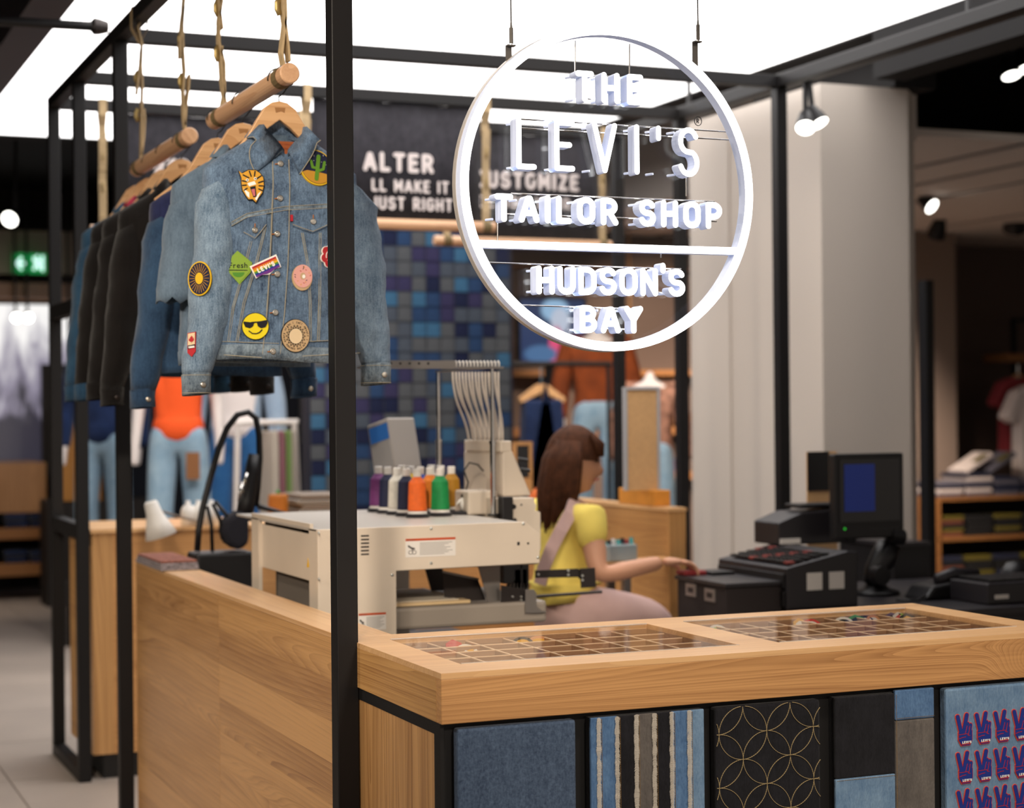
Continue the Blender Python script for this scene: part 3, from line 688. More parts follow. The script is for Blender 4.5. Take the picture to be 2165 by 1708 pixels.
def jacket(name, label, x, y, dz=0, s=1.0, m_body=None, m_sleeve=None, m_cuff=None, m_collar=None, lining=None, fine=False, seed=0, cut=None, tilt=0, mbtn=None, turn=0, long=0, m_yoke=None):
    t = thing(name, label, 'jacket', (x, y, dz), turn)
    t.scale = (s, s, s)
    m_sleeve = m_sleeve or m_body; m_cuff = m_cuff or m_sleeve; m_collar = m_collar or m_body; lining = lining or m_body
    nz, na = (56, 72) if fine else (26, 40)
    zs = [1.632+(2.205-1.632)*k/nz for k in range(nz+1)]
    def wr(v, amp):                       # soft cloth folds
        p = Vector((v[0]*9+seed*3.1, v[1]*9, v[2]*7)); q = Vector((v[0]*26+seed, v[1]*20, v[2]*22))
        return amp*noise.noise(p)+amp*.45*noise.noise(q)
    bm = B(); rings = []
    for z in zs:
        w_, d_ = prof(z); ring_ = []
        for k in range(na):
            a = 2*PI*k/na; c, s_ = math.cos(a), math.sin(a)
            px_ = w_*math.copysign(abs(c)**(2/EXP), c); py_ = d_*math.copysign(abs(s_)**(2/EXP), s_); zz = z
            if py_ < .01 and abs(px_) < .08 and z > 2.13: zz = min(z, 2.152+abs(px_)/.075*.06)
            f = 1+wr((px_, py_, zz), .09)*(1 if z < 2.1 else .3)
            zz -= .006*math.sin(px_*14)*max(0, 1-(z-1.632)/.1) if py_ < 0 else 0
            ring_.append(bm.verts.new((px_*(1+(f-1)*.3), py_*f, zz)))
        rings.append(ring_)
    for A, C_ in zip(rings, rings[1:]):
        for k in range(na): bm.faces.new((A[k], A[(k+1) % na], C_[(k+1) % na], C_[k]))
    if m_yoke:
        for f in bm.faces:
            if f.calc_center_median().z > 1.99: f.material_index = 1
    bo = obj('body', bm, [m_body]+([m_yoke] if m_yoke else []), t, smooth=True)
    so = bo.modifiers.new('cloth', 'SOLIDIFY'); so.thickness = .003; so.offset = 1
    # hem band
    bm = B()
    for z0, z1, g in ((1.629, 1.667, .0025),):
        lo_, hi_ = [], []
        for k in range(na):
            a = 2*PI*k/na; c, s_ = math.cos(a), math.sin(a)
            for lst, z in ((lo_, z0), (hi_, z1)):
                w_, d_ = prof(max(z, 1.633)); px_ = (w_+g)*math.copysign(abs(c)**(2/EXP), c); py_ = (d_+g)*math.copysign(abs(s_)**(2/EXP), s_)
                f = 1+wr((px_, py_, z), .09); zz = z-(.006*math.sin(px_*14)*max(0, 1-(z-1.632)/.1) if py_ < 0 else 0)
                lst.append(bm.verts.new((px_*(1+(f-1)*.3), py_*f-(.001 if py_ < 0 else 0), zz)))
        for k in range(na): bm.faces.new((lo_[k], lo_[(k+1) % na], hi_[(k+1) % na], hi_[k]))
    o = obj('waistband', bm, m_cuff, t, smooth=True); so = o.modifiers.new('cloth', 'SOLIDIFY'); so.thickness = .004; so.offset = 0
    # sleeves
    for sd in (-1, 1):
        rows = SL[sd]; bm = B(); n_ = 26 if fine else 18; pts, rs = [], []
        top_ = rows[0][1]; bot = cut if cut else rows[-1][1]-(long if sd < 0 else long*.6); K = 34 if fine else 16
        rr_ = []
        for k in range(K+1):
            z = top_+(bot-top_)*k/K; zz = rows[0][1]+(rows[-1][1]-rows[0][1])*((z-top_)/(rows[-1][1]-top_) if not long else k/K)
            if cut: zz = z
            for (xa, za_, ra), (xb, zb2, rb) in zip(rows, rows[1:]):
                if zb2 <= zz <= za_+1e-6:
                    f = (za_-zz)/max(1e-6, za_-zb2); rr_.append((sd*(xa+(xb-xa)*f), z, ra+(rb-ra)*f)); break
            else: rr_.append((sd*rows[-1][0], z, rows[-1][2]))
        rings = []
        for i, (cx_, z, r_) in enumerate(rr_):
            u = i/K; ring_ = []
            for k in range(n_):
                a = 2*PI*k/n_; q = (cx_+r_*math.cos(a), r_*1.22*math.sin(a)-.012*u, z)
                f = 1+wr((q[0]*1.3, q[1], q[2]*1.2), .24 if u > .1 else .05)*(1 if u < .93 else .4)
                rag = (noise.noise(Vector((a*3, seed, 0)))*.02 if cut and i == K else 0)
                ring_.append(bm.verts.new((cx_+r_*f*math.cos(a), r_*1.22*f*math.sin(a)-.012*u, z+(r_*.55*math.cos(a)*(-sd) if i < 4 else 0)*(1-i/4)+rag)))
            rings.append(ring_)
        for A, C_ in zip(rings, rings[1:]):
            for k in range(n_): bm.faces.new((A[k], A[(k+1) % n_], C_[(k+1) % n_], C_[k]))
        bm.faces.new(rings[0])
        so_ = obj('sleeve', bm, m_sleeve, t, smooth=True); m1 = so_.modifiers.new('cloth', 'SOLIDIFY'); m1.thickness = .003; m1.offset = 0
        if not cut:
            cx_, z, r_ = rr_[-1]; bm = B(); ringc = []
            for zz, g in ((z+.003, 1.03), (z+.0, 1.09), (z-.02, 1.06), (z-CUFF, 1.07), (z-CUFF, .97), (z-.01, .97)):
                ringc.append([bm.verts.new((cx_+r_*g*(1+.06*noise.noise(Vector((math.cos(a)*2, math.sin(a)*2, zz*30+seed))))*math.cos(a), r_*1.22*g*math.sin(a)-.012, zz+.004*math.cos(a+1))) for a in [2*PI*k/n_ for k in range(n_)]])
            for A, C_ in zip(ringc, ringc[1:]):
                for k in range(n_): bm.faces.new((A[k], A[(k+1) % n_], C_[(k+1) % n_], C_[k]))
            co = obj('cuff', bm, m_cuff, so_, smooth=True)
            bm = B(); ba = -PI/2+sd*.1
            lathe(bm, [(.0, -.001), (.007, -.001), (.0075, .001), (.006, .0025), (.002, .002), (0, .0024)], (cx_+.2*r_, -r_*1.22*1.07-.013, z-.026), 14, mx=Matrix.Rotation(PI/2, 4, 'X'), cap=False); obj('cuff_button', bm, mbtn or m_btn, so_, smooth=True)
            for zz in (z-.0015, z-CUFF+.004):
                bm = B(); tube(bm, [(cx_+r_*1.085*math.cos(a), r_*1.22*1.085*math.sin(a)-.012, zz) for a in [2*PI*k/20 for k in range(20)]], .0009, 5, closed=True); obj('cuff_seam', bm, m_thread if fine else m_cuff, so_)
        if fine:                          # armhole seam
            cx_, z, r_ = rr_[2]; bm = B(); tube(bm, [(cx_-sd*.014+r_*1.04*math.cos(a)*.35, r_*1.25*math.sin(a), z+.002+r_*.9*math.cos(a)*-sd*.9) for a in [2*PI*k/24 for k in range(24)]], .0022, 6, closed=True); obj('armhole_seam', bm, m_cuff, t)
    # collar: stand + fall
    bm = B(); n_ = 32; inn, top2, out_ = [], [], []
    for k in range(n_+1):
        u = k/n_; a = math.radians(-90+12+u*(360-24)); back = (1-math.cos(math.radians(u*360)))/2   # 0 at the front, 1 at the back
        rx, ry = .066, .046
        c, s_ = math.cos(a), math.sin(a); fz = 2.150+.062*back**.55
        inn.append((rx*c*.92*(.35+.65*back**.35), ry*s_ if s_ > 0 else -.052+.01*back, fz-.004))
        hz = .036*back**.4
        top2.append((rx*c*(.38+.66*back**.35), (ry*s_*1.0 if s_ > 0 else -.056+.012*back), fz+.012+hz))
        tip = max(0, 1-back*3.2)
        fall = .034+.030*tip
        out_.append((rx*c*(1.12+.12*(1-back))*(.42+.75*min(1, back*2.2)**.6)+(.022*tip if c > 0 else -.078*tip**.8), (ry*s_*1.35 if s_ > 0 else -.066-.006*tip+.01*back), fz+.014+hz-fall-.006*back))
    for A, C_ in ((inn, top2), (top2, out_)):
        VA = [bm.verts.new(p) for p in A]; VC = [bm.verts.new(p) for p in C_]
        for k in range(n_): bm.faces.new((VA[k], VA[k+1], VC[k+1], VC[k]))
    bmesh.ops.remove_doubles(bm, verts=bm.verts[:], dist=1e-5)
    o = obj('collar', bm, m_collar, t, smooth=True); so = o.modifiers.new('cloth', 'SOLIDIFY'); so.thickness = .004; so.offset = 0
    if fine:
        bm = B(); tube(bm, [Vector(p)+Vector((0, -.003, .001)) for p in out_], .0011, 5); obj('collar_stitching', bm, m_thread, o)
    bm = B()                               # yoke lining seen through the neck
    v = [[bm.verts.new((-.062+.124*i/6, .040-.002*abs(i-3), z)) for i in range(7)] for z in (2.08, 2.15, 2.215)]
    for A, C_ in zip(v, v[1:]):
        for i in range(6): bm.faces.new((A[i], A[i+1], C_[i+1], C_[i]))
    obj('neck_lining', bm, lining, t)
    return t

J1 = denim('denim_patched', '#0b1c3a', '#7f99b4', 2.2, fade=.42, fadescale=24, bump=1.0, slub=1.5)
J1s = denim('denim_patched_sleeve', '#28445f', '#9ab0c4', 2.2, fade=.38, fadescale=16, bump=.9, slub=1.5)
J1d = denim('denim_patched_seam', '#1c2e45', '#93a3ae', 1.1, fade=.5, fadescale=40, bump=.9)
J2 = denim('denim_pale_grey', '#3c4c5e', '#74889a', 1, .45, 8)
J3 = denim('denim_indigo_sleeve', '#16263e', '#3b5876', 1, .42, 8); J3y = denim('denim_navy_yoke', '#10142e', '#2a3058', 1, .4, 10)
JB = denim('denim_washed_black', '#070606', '#1a1513', 1, .4, 8)
J6 = denim('denim_far_blue', '#132c44', '#3c6280', 1, .45, 8)
m_flor = mat('red_floral_lining', '#a8324a', .9, var=.6, vscale=60)
m_blackbtn = mat('black_button', '#2a2320', .35, metal=.6)
JX, JY = -.018, 1.09
hanger(RX, JY, RZ, 'maple hanger inside the patched jacket collar')
hero = jacket('denim_jacket', 'blue denim jacket covered in colourful embroidered patches, frontmost on the rod', JX, JY, 0, 1.0, J1, J1s, J1d, J1, J2, fine=True, seed=1)
hangs = [(1.46, 'maple hanger second from the near end of the nearer rod', RZ), (1.75, 'maple hanger at the far end of the nearer rod', RZ), (2.22, 'maple hanger nearest on the farther rod', RZ), (2.47, 'maple hanger second on the farther rod', RZ), (2.70, 'maple hanger third on the farther rod', RZ), (2.90, 'maple hanger last on the farther rod, holding blue denim', RZ)]
for y, lb_, z in hangs: hanger(RX, y, z, lb_)
jacket('denim_jacket', 'pale grey blue denim jacket with cut off frayed sleeves behind the patched one', -.02, 1.46, 0, 1.0, J2, seed=2, cut=1.80)
jacket('denim_jacket', 'indigo denim jacket with dark navy shoulders, third from the front', -.02, 1.75, -.02, 1.0, J3, J3, J3, J3y, seed=3, m_yoke=J3y, long=.01)
jacket('denim_jacket', 'washed black denim jacket first on the farther rod', -.02, 2.22, 0, 1.0, JB, seed=4, mbtn=m_blackbtn, long=.02)
jacket('denim_jacket', 'black denim jacket second on the farther rod', -.02, 2.47, 0, 1.0, JB, seed=5, mbtn=m_blackbtn)
jacket('denim_jacket', 'black denim jacket with red floral collar lining', -.02, 2.70, 0, 1.0, JB, lining=m_flor, m_collar=m_flor, seed=6, mbtn=m_blackbtn, m_cuff=J6)
jacket('denim_jacket', 'blue denim jacket farthest back on the rods', -.02, 2.90, 0, 1.0, J6, seed=7)

# ---- front details of the patched jacket (local coordinates: x from its centre line)
def S(u, v, lift=.004):
    """surface point of the patched jacket's front under a photo pixel"""
    yy = JY-.08
    for _ in range(6):
        q = P(u, v, Y=yy); x_ = max(-.176, min(.176, q.x-JX)); yy = JY+fy(x_, q.z)
    return Vector((q.x-JX, yy-JY-lift, q.z))
def sstrip(name, px_, wd, m_, lift=.003, th=.0015):
    """narrow band following the front surface through photo pixels"""
    pts = [S(u, v, lift) for u, v in px_]; dense = []
    for a, b in zip(pts, pts[1:]):
        n_ = max(2, int((b-a).length/.012))
        for k in range(n_):
            q = a.lerp(b, k/n_); q.y = fy(max(-.176, min(.176, q.x)), q.z)-lift; dense.append(q)
    dense.append(pts[-1]); bm = B(); A = []
    for i, p in enumerate(dense):
        d = (dense[min(i+1, len(dense)-1)]-dense[max(i-1, 0)]).normalized(); s_ = d.cross(Vector((0, -1, 0))).normalized()*wd/2
        A.append([bm.verts.new(p+s_), bm.verts.new(p-s_), bm.verts.new(p-s_+Vector((0, th+lift, 0))), bm.verts.new(p+s_+Vector((0, th+lift, 0)))])
    for q, r_ in zip(A, A[1:]):
        for k in range(4): bm.faces.new((q[k], q[(k+1) % 4], r_[(k+1) % 4], r_[k]))
    bm.faces.new(A[0]); bm.faces.new(A[-1])
    return obj(name, bm, m_, hero)
sstrip('placket', [(592, 338), (593, 440), (590, 560), (584, 660), (573, 752)], .040, J1, .006)
for pp in ([(609, 338), (610, 440), (607, 560), (600, 660), (590, 752)], [(575, 342), (574, 440), (569, 560), (563, 660), (553, 748)]): sstrip('placket_stitching', pp, .0014, m_thread, .0085)
sstrip('yoke_seam', [(488, 474), (520, 456), (600, 441), (690, 436), (745, 440)], .010, J1d, .006)
for o_ in (-4, 4): sstrip('yoke_stitching', [(488, 474+o_), (520, 456+o_), (600, 441+o_), (690, 436+o_)], .0011, m_thread, .0085)
for pp in ([(560, 480), (540, 560), (515, 640), (500, 722)], [(530, 510), (512, 580), (492, 650), (482, 722)], [(638, 492), (650, 560), (655, 640), (655, 722)], [(676, 492), (675, 560), (675, 640), (672, 722)]):
    sstrip('panel_seam', pp, .006, J1d, .0035)
    for o_ in (-2, 2): sstrip('panel_stitching', [(a+o_, b) for a, b in pp], .0009, m_thread, .0052)
sstrip('waistband_stitching', [(468, 722), (520, 724), (588, 726)], .0013, m_thread, .0075); sstrip('waistband_stitching', [(612, 724), (690, 720), (760, 718)], .0013, m_thread, .0075)
sstrip('hem_stitching', [(464, 750), (520, 754), (586, 758)], .0016, m_thread, .0085); sstrip('hem_stitching', [(596, 755), (690, 750), (760, 746)], .0016, m_thread, .0075)
# pocket flaps
def plate(name, pts_px, m_, th=.005, lift=.0075, parent=None):
    A = [S(u, v, lift) for u, v in pts_px]; bm = B()
    c = sum(A, Vector())/len(A); vf = [bm.verts.new(p) for p in A]; vb = [bm.verts.new(p+Vector((0, th, 0))) for p in A]
    cv = bm.verts.new(c+Vector((0, -.002, 0))); n_ = len(A)
    for i in range(n_): bm.faces.new((vf[i], vf[(i+1) % n_], cv)); bm.faces.new((vf[i], vb[i], vb[(i+1) % n_], vf[(i+1) % n_]))
    return obj(name, bm, m_, parent or hero)
for pts in ([(513, 468), (522, 461), (545, 452), (562, 449), (561, 478), (548, 495), (537, 507), (524, 500), (513, 494)], [(615, 444), (640, 441), (690, 440), (708, 441), (706, 470), (684, 482), (659, 493), (638, 486), (617, 478)]):
    f = plate('pocket_flap', pts, J1); k = len(pts)
    low = [p for p in pts if p[1] > 465]
    bm = B(); A = [S(u, v-3, .0098) for u, v in pts[-5:]]; tube(bm, A, .0009, 5); obj('flap_stitching', bm, m_thread, f)
bt = None
for (u, v) in ((591, 347), (590, 420), (584, 495), (584, 580), (580, 661), (575, 743), (537, 487), (660, 469)):
    p = S(u, v, .0105)
    if bt is None:
        bm = B(); lathe(bm, [(.0, -.003), (.0065, -.003), (.0078, -.001), (.0078, .001), (.006, .0022), (.0035, .001), (.0015, .0016), (0, .0018)], (0, 0, 0), 16, mx=Matrix.Rotation(PI/2, 4, 'X'), cap=False)
        bt = obj('metal_button', bm, m_btn, hero, smooth=True); bt.location = p
    else: share('metal_button', bt, hero, p)
    q = S(u-12 if u not in (537, 660) else u, v+1 if u not in (537, 660) else v-14, .010); bm = B(); tube(bm, [p, q], .0014, 5); obj('buttonhole', bm, m_othread, hero)
q = S(615, 455, .011); bm = B(); box(bm, (q.x-.004, q.x+.002), (q.y-.001, q.y+.003), (q.z-.016, q.z)); obj('red_tab', bm, mat('tab_red', '#b01c2a', .8), hero)
bm = B(); q = P(604, 314, Y=JY+.034); box(bm, (q.x-JX-.020, q.x-JX+.022), (.032, .035), (q.z-.03, q.z+.018)); nl = obj('neck_label', bm, mat('rust_leather', '#a4582e', .8), hero)
bm = B()
for i, s_ in enumerate(('LEVI STRAUSS', 'RIVETED')): text(bm, s_, .0055, Matrix.Translation((q.x-JX-.018, .0315, q.z+.008-.011*i)))
obj('label_print', bm, mat('label_print_red', '#7a2a1c', .8), nl)
# ---- embroidered patches
pal = {k: mat('patch_'+k, v, .8, bump=.4, bscale=1200) for k, v in dict(yellow='#e0b41c', lemon='#e8d21c', black='#14141c', navy='#141a38', green='#5a8a22', lime='#86a53a', sand='#c08a2a', white='#ece6da', red2='#b3242c', orange='#d97a20', blue='#2452a8', purple='#6c2f86', pink='#e0a49a', tan='#c2a47c', cream='#e2c9a2', grass='#4f8a2e', rose='#c86a72', amber='#dba032').items()}
def patch(name, c, nrm, up, draw, cols, parent):
    n_ = Vector(nrm).normalized(); u_ = Vector(up); r_ = u_.cross(-n_).normalized()*-1; v_ = (-n_).cross(r_).normalized()*1
    if v_.z < 0: v_ = -v_
    r_ = v_.cross(n_)
    if r_.x < 0: r_ = -r_
    mx = Matrix(((r_.x, -n_.x, v_.x, c.x), (r_.y, -n_.y, v_.y, c.y), (r_.z, -n_.z, v_.z, c.z), (0, 0, 0, 1)))
    bm = B(); draw(bm, mx); return obj(name, bm, [pal[k] for k in cols], parent)
def nrm_at(c):
    e = .006; dx = (fy(c.x+e, c.z)-fy(c.x-e, c.z))/(2*e); dz_ = (fy(c.x, c.z+e)-fy(c.x, c.z-e))/(2*e)
    return Vector((dx, -1, dz_)).normalized()
def on_body(name, u, v, draw, cols, lift=.009, maxtilt=None):
    c = S(u, v, lift); n_ = nrm_at(c)
    return patch(name, c, n_, (0, 0, 1), draw, cols, hero)
def d_smile(bm, mx):
    prism(bm, circ(0, 0, .034), .0, .005, mx, 1); prism(bm, circ(0, 0, .0325), -.0015, 0, mx, 0)
    for s_ in (-1, 1):
        prism(bm, [(s_*.003, .010+s_*.001), (s_*.029, .014+s_*.002), (s_*.030, .008), (s_*.025, -.002), (s_*.014, -.005), (s_*.006, .0)][::-s_], -.003, -.0015, mx, 1)
    stroke(bm, [(-.01, .0095), (.01, .011)], .003, -.003, -.0015, mx, 1)
    stroke(bm, [(-.016, -.012), (-.008, -.018), (.002, -.0185), (.01, -.0155), (.016, -.009)], .0028, -.003, -.0015, mx, 1)
on_body('smiley_patch', 538, 690, d_smile, ['lemon', 'black'])
def d_cosmos(bm, mx):
    prism(bm, circ(0, 0, .0375, 40, .042), .0, .005, mx, 1); prism(bm, circ(0, 0, .036, 40, .0405), -.0015, 0, mx, 0)
    prism(bm, circ(0, -.001, .0185, 30, .0205), -.0022, -.0015, mx, 1); prism(bm, circ(0, -.001, .0172, 30, .0192), -.003, -.0022, mx, 2)
    for k in range(18):
        a = 2*PI*k/18; q = lambda r, b: (r*math.cos(b), -.001+r*1.1*math.sin(b))
        stroke(bm, [q(.019, a-.15), q(.0255, a), q(.019, a+.15)], .0011, -.0022, -.0014, mx, 1)
    s_ = 'every night i tell myself i am the cosmos'
    for k, ch in enumerate(s_):
        if ch == ' ': continue
        a = math.radians(205-k*8.6); r_ = .0285
        text(bm, ch, .0085, mx @ Matrix.Translation((r_*math.cos(a), -.0024, r_*1.1*math.sin(a))) @ Matrix.Rotation(-(a-PI/2), 4, 'Y') @ Matrix.Translation((-.002, 0, 0)), 1)
on_body('cosmos_patch', 622, 710, d_cosmos, ['tan', 'black', 'cream'], .012)
def d_donut(bm, mx):
    prism(bm, circ(0, -.003, .0265, 30, .0325), .0, .005, mx, 1); prism(bm, circ(.001, .001, .025, 30, .029), -.0015, 0, mx, 0); prism(bm, circ(.001, .001, .007, 18, .0085), -.0024, -.0015, mx, 1)
    prism(bm, circ(.003, .0, .004, 14, .005), -.003, -.0024, mx, 2)
    rnd = random.Random(3)
    for k in range(14):
        a = rnd.uniform(0, 6.28); r_ = rnd.uniform(.012, .021); b = rnd.uniform(0, 3); x_, z_ = r_*math.cos(a), r_*1.1*math.sin(a)
        stroke(bm, [(x_, z_), (x_+.003*math.cos(b), z_+.003*math.sin(b))], .0014, -.0024, -.0015, mx, 3+k % 3, seg=3)
on_body('donut_patch', 637, 585, d_donut, ['pink', 'tan', 'white', 'navy', 'amber', 'red2'])
def d_rain(bm, mx):
    mx = mx @ Matrix.Rotation(math.radians(-25), 4, 'Y')
    def shp(g): return [(-.034-g, .014+g), (.034+g, .014+g), (.032+g, -.014-g), (.018, -.012-g), (.008, -.016-g), (0, -.019-g), (-.008, -.016-g), (-.018, -.012-g), (-.032-g, -.014-g)]
    prism(bm, shp(.003), 0, .005, mx, 0); cols = 6
    for k in range(cols):
        z1 = .013-k*.0047; prism(bm, [(-.033, z1-.0047), (-.033, z1), (.033, z1), (.033, z1-.0047)], -.0014, 0, mx, 1+k)
    prism(bm, [(-.016, -.0152), (.016, -.0152), (.006, -.018), (-.006, -.018)], -.0014, 0, mx, 6)
    sfont(bm, "LEVI'S", -.024, -.0075, .0125, .003, -.0026, -.0014, mx, 0, width=.047)
on_body('rainbow_patch', 560, 564, d_rain, ['white', 'red2', 'orange', 'yellow', 'grass', 'blue', 'purple'])
def d_cact(bm, mx):
    prism(bm, circ(0, 0, .045, 40, .05), 0, .005, mx, 0); prism(bm, circ(0, 0, .0415, 40, .0465), -.0015, 0, mx, 1)
    low = [(x_, z_) for x_, z_ in circ(0, 0, .0413, 60, .0463) if z_ < -.014-.2*x_*.5]
    low.sort(key=lambda p: math.atan2(p[1], p[0])); lo2 = [p for p in low]
    prism(bm, lo2+[(.03, -.020), (.012, -.016), (-.01, -.012), (-.028, -.010)], -.0022, -.0015, mx, 2)
    for ln, w_ in (([(-.006, -.034), (.0, -.008), (.008, .030)], .010), ([(.002, -.004), (-.012, -.002), (-.014, .016)], .007), ([(.0, -.012), (.016, -.006), (.022, .014)], .007)):
        stroke(bm, ln, w_, -.0038, -.0022, mx, 3)
    rnd = random.Random(5)
    for k in range(18):
        a = rnd.uniform(.2, 2.94); r_ = rnd.uniform(.015, .04); prism(bm, circ(r_*math.cos(a), r_*1.05*math.sin(a), .0008, 6), -.002, -.0015, mx, 4)
on_body('cactus_patch', 667, 355, d_cact, ['yellow', 'navy', 'sand', 'green', 'white'], .010)
def d_fresh(bm, mx):
    def shp(k): return [(-.002*k, .042*k), (.034*k, .012*k), (.03*k, -.012*k), (.002*k, -.042*k), (-.028*k, -.008*k), (-.034*k, .012*k)]
    prism(bm, shp(1), 0, .005, mx, 0); prism(bm, shp(.9), -.0014, 0, mx, 1); prism(bm, circ(.0, -.012, .015, 20, .012, PI, 2*PI), -.002, -.0014, mx, 2)
    text(bm, 'Fresh', .019, mx @ Matrix.Translation((-.024, -.0022, -.001)), 3)
    stroke(bm, [(-.024, -.006), (.022, -.007)], .0018, -.0024, -.0014, mx, 3)
on_body('fresh_patch', 503, 566, d_fresh, ['lime', 'lime', 'grass', 'black'], .006)
def d_rose(bm, mx):
    for k in range(6):
        a = 2*PI*k/6+.3; prism(bm, circ(.014*math.cos(a), .018*math.sin(a), .0125, 14), 0, .004, mx, 1); prism(bm, circ(.014*math.cos(a), .018*math.sin(a), .011, 14), -.0014-.0001*k, 0, mx, 0)
    for k in range(3): stroke(bm, [(.012*math.cos(a), .014*math.sin(a)) for a in [k*2+.3*j for j in range(6)]], .0015, -.003, -.0016, mx, 1)
on_body('rose_patch', 695, 542, d_rose, ['red2', 'white'])
def d_tiger(bm, mx):
    head = [(-.030, .037), (-.022, .031), (-.006, .040), (.012, .040), (.022, .033), (.030, .022), (.031, .002), (.026, -.018), (.017, -.030), (.010, -.042), (.002, -.034), (-.008, -.035), (-.014, -.026), (-.022, -.012), (-.024, .004), (-.024, .020)]
    prism(bm, [(a*1.06, b*1.06) for a, b in head], 0, .005, mx, 1); prism(bm, head, -.0014, 0, mx, 0)
    for sh in ([(-.020, -.008), (-.012, -.026), (-.006, -.032), (-.006, -.018)], [(.008, -.034), (.012, -.038), (.018, -.026), (.024, -.014), (.016, -.02)], [(-.010, .006), (.008, .012), (.012, .004), (-.006, -.002)]): prism(bm, sh, -.0022, -.0014, mx, 2)
    prism(bm, [(-.004, -.004), (.010, .0), (.012, -.028), (.004, -.030)], -.0026, -.0014, mx, 1); prism(bm, [(-.001, -.010), (.008, -.008), (.009, -.026), (.004, -.027)], -.0032, -.0026, mx, 3)
    for s_ in ([(-.020, .027), (-.006, .020)], [(-.004, .037), (.0, .024)], [(.010, .037), (.008, .025)], [(.025, .026), (.012, .017)], [(.029, .012), (.018, .008)], [(.029, .0), (.019, .0)], [(.026, -.012), (.018, -.008)], [(-.022, .012), (-.012, .010)], [(-.022, .0), (-.013, .001)], [(-.018, -.012), (-.011, -.007)]): stroke(bm, s_, .0032, -.0026, -.0014, mx, 1)
    for e_ in ((-.010, .014), (.010, .018)): prism(bm, circ(*e_, .0036, 10), -.0028, -.0014, mx, 2); prism(bm, circ(*e_, .0017, 8), -.0034, -.0028, mx, 1)
on_body('tiger_patch', 529, 394, d_tiger, ['amber', 'black', 'white', 'rose'], .011)
def sl_pt(u, v, z_off=0):
    q = P(u, v, Y=JY-.07); z = q.z
    for (xa, za_, ra), (xb, zb2, rb) in zip(SL[-1], SL[-1][1:]):
        if zb2 <= z <= za_: f = (za_-z)/(za_-zb2); cx_, r_ = -(xa+(xb-xa)*f), ra+(rb-ra)*f; break
    u_ = (q.x-JX-cx_)/r_; u_ = max(-.8, min(.8, u_)); return Vector((cx_+r_*u_, -.012-r_*1.22*math.sqrt(1-u_*u_)-.006, z)), Vector((u_*1.0, -1, .05))
def d_sun(bm, mx):
    prism(bm, circ(0, 0, .032, 40, .043), 0, .004, mx, 0); prism(bm, circ(0, 0, .0285, 40, .0395), -.0014, 0, mx, 1); prism(bm, circ(0, 0, .0105, 24, .0145), -.003, -.0014, mx, 0)
    for k in range(24):
        a = 2*PI*k/24; stroke(bm, [(.0125*math.cos(a), .017*math.sin(a)), (.026*math.cos(a), .036*math.sin(a))], .0008, -.0024, -.0014, mx, 2, seg=2)
c, n_ = sl_pt(424, 588); patch('sun_patch', c, n_, (0, 0, 1), d_sun, ['yellow', 'navy', 'amber'], hero)
def d_can(bm, mx):
    o_ = [(-.0115, .028), (.0105, .031), (.0105, -.018), (.0, -.031), (-.0115, -.021)]
    prism(bm, o_, 0, .004, mx, 1); prism(bm, [(-.0098, .026), (.009, .029), (.009, .0), (-.0098, -.003)], -.0012, 0, mx, 0); prism(bm, [(-.0098, -.003), (.009, .0), (.009, -.008), (-.0098, -.012)], -.0012, 0, mx, 2)
    leaf = [(0, .022), (.002, .018), (.004, .019), (.0035, .014), (.007, .016), (.0062, .012), (.0078, .011), (.003, .006), (.0004, .006), (0, .002), (-.0004, .006), (-.003, .006), (-.0078, .01), (-.0062, .012), (-.007, .015), (-.0035, .013), (-.004, .018), (-.002, .017)]
    prism(bm, leaf[::-1], -.002, -.0012, mx, 1)
    sfont(bm, 'CANADA', -.0085, -.0095, .0055, .0011, -.002, -.0012, mx @ Matrix.Rotation(-.12, 4, 'Y'), 3, width=.0165)
c, n_ = sl_pt(403, 727); patch('maple_leaf_patch', c, n_, (0, 0, 1), d_can, ['cream', 'red2', 'black', 'white'], hero)
# ================================================================== embroidery machine and things behind the counters
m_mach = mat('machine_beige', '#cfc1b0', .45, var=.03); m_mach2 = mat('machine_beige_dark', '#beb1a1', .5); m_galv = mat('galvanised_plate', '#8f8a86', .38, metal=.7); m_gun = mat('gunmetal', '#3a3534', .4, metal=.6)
m_screw = mat('screw_head', '#c9ccc8', .3, metal=.7); m_blk = mat('black_plastic', '#141214', .45); m_blk2 = mat('black_satin', '#242124', .4); m_wht = mat('white_plastic', '#e4dfd8', .45)
m_lab = mat('label_white', '#dcd6cf', .6); m_labo = mat('label_orange', '#b8471c', .6); m_ink = mat('label_ink', '#4a4644', .7)
tb = thing('machine_table', 'dark steel work table under the embroidery machine', 'table', (.2, 1.4, 0))
pbox('table_top', (.135, 1.02), (1.30, 2.62), (.70, .73), m_blk2, tb)
for x in (.15, .96):
    for y in (1.32, 2.56): pbox('leg', (x, x+.04), (y, y+.04), (0, .70), m_gun, tb)
em = thing('embroidery_machine', 'beige embroidery machine with thread rack standing behind the post', 'embroidery machine', (.18, 1.45, .73))
MX0, MY0, MY1, MZ = .18, 1.45, 2.17, 1.172
def fpt(u, v, y=MY0): q = P(u, v, Y=y); return (q.x, q.z)
tr, ch, rb, ab, lr = fpt(1110, 1099), fpt(1143, 1130), fpt(1141, 1188), fpt(838, 1207), fpt(838, 1330)
bm = B(); prism(bm, [(MX0, .735), (lr[0], .735), (ab[0], ab[1]), (rb[0], ab[1]+.004), (ch[0], ch[1]), (tr[0], MZ+.002), (MX0, MZ)], MY0, MY0+.012); part('front_cover', bm, m_mach, em, bevel=.002)
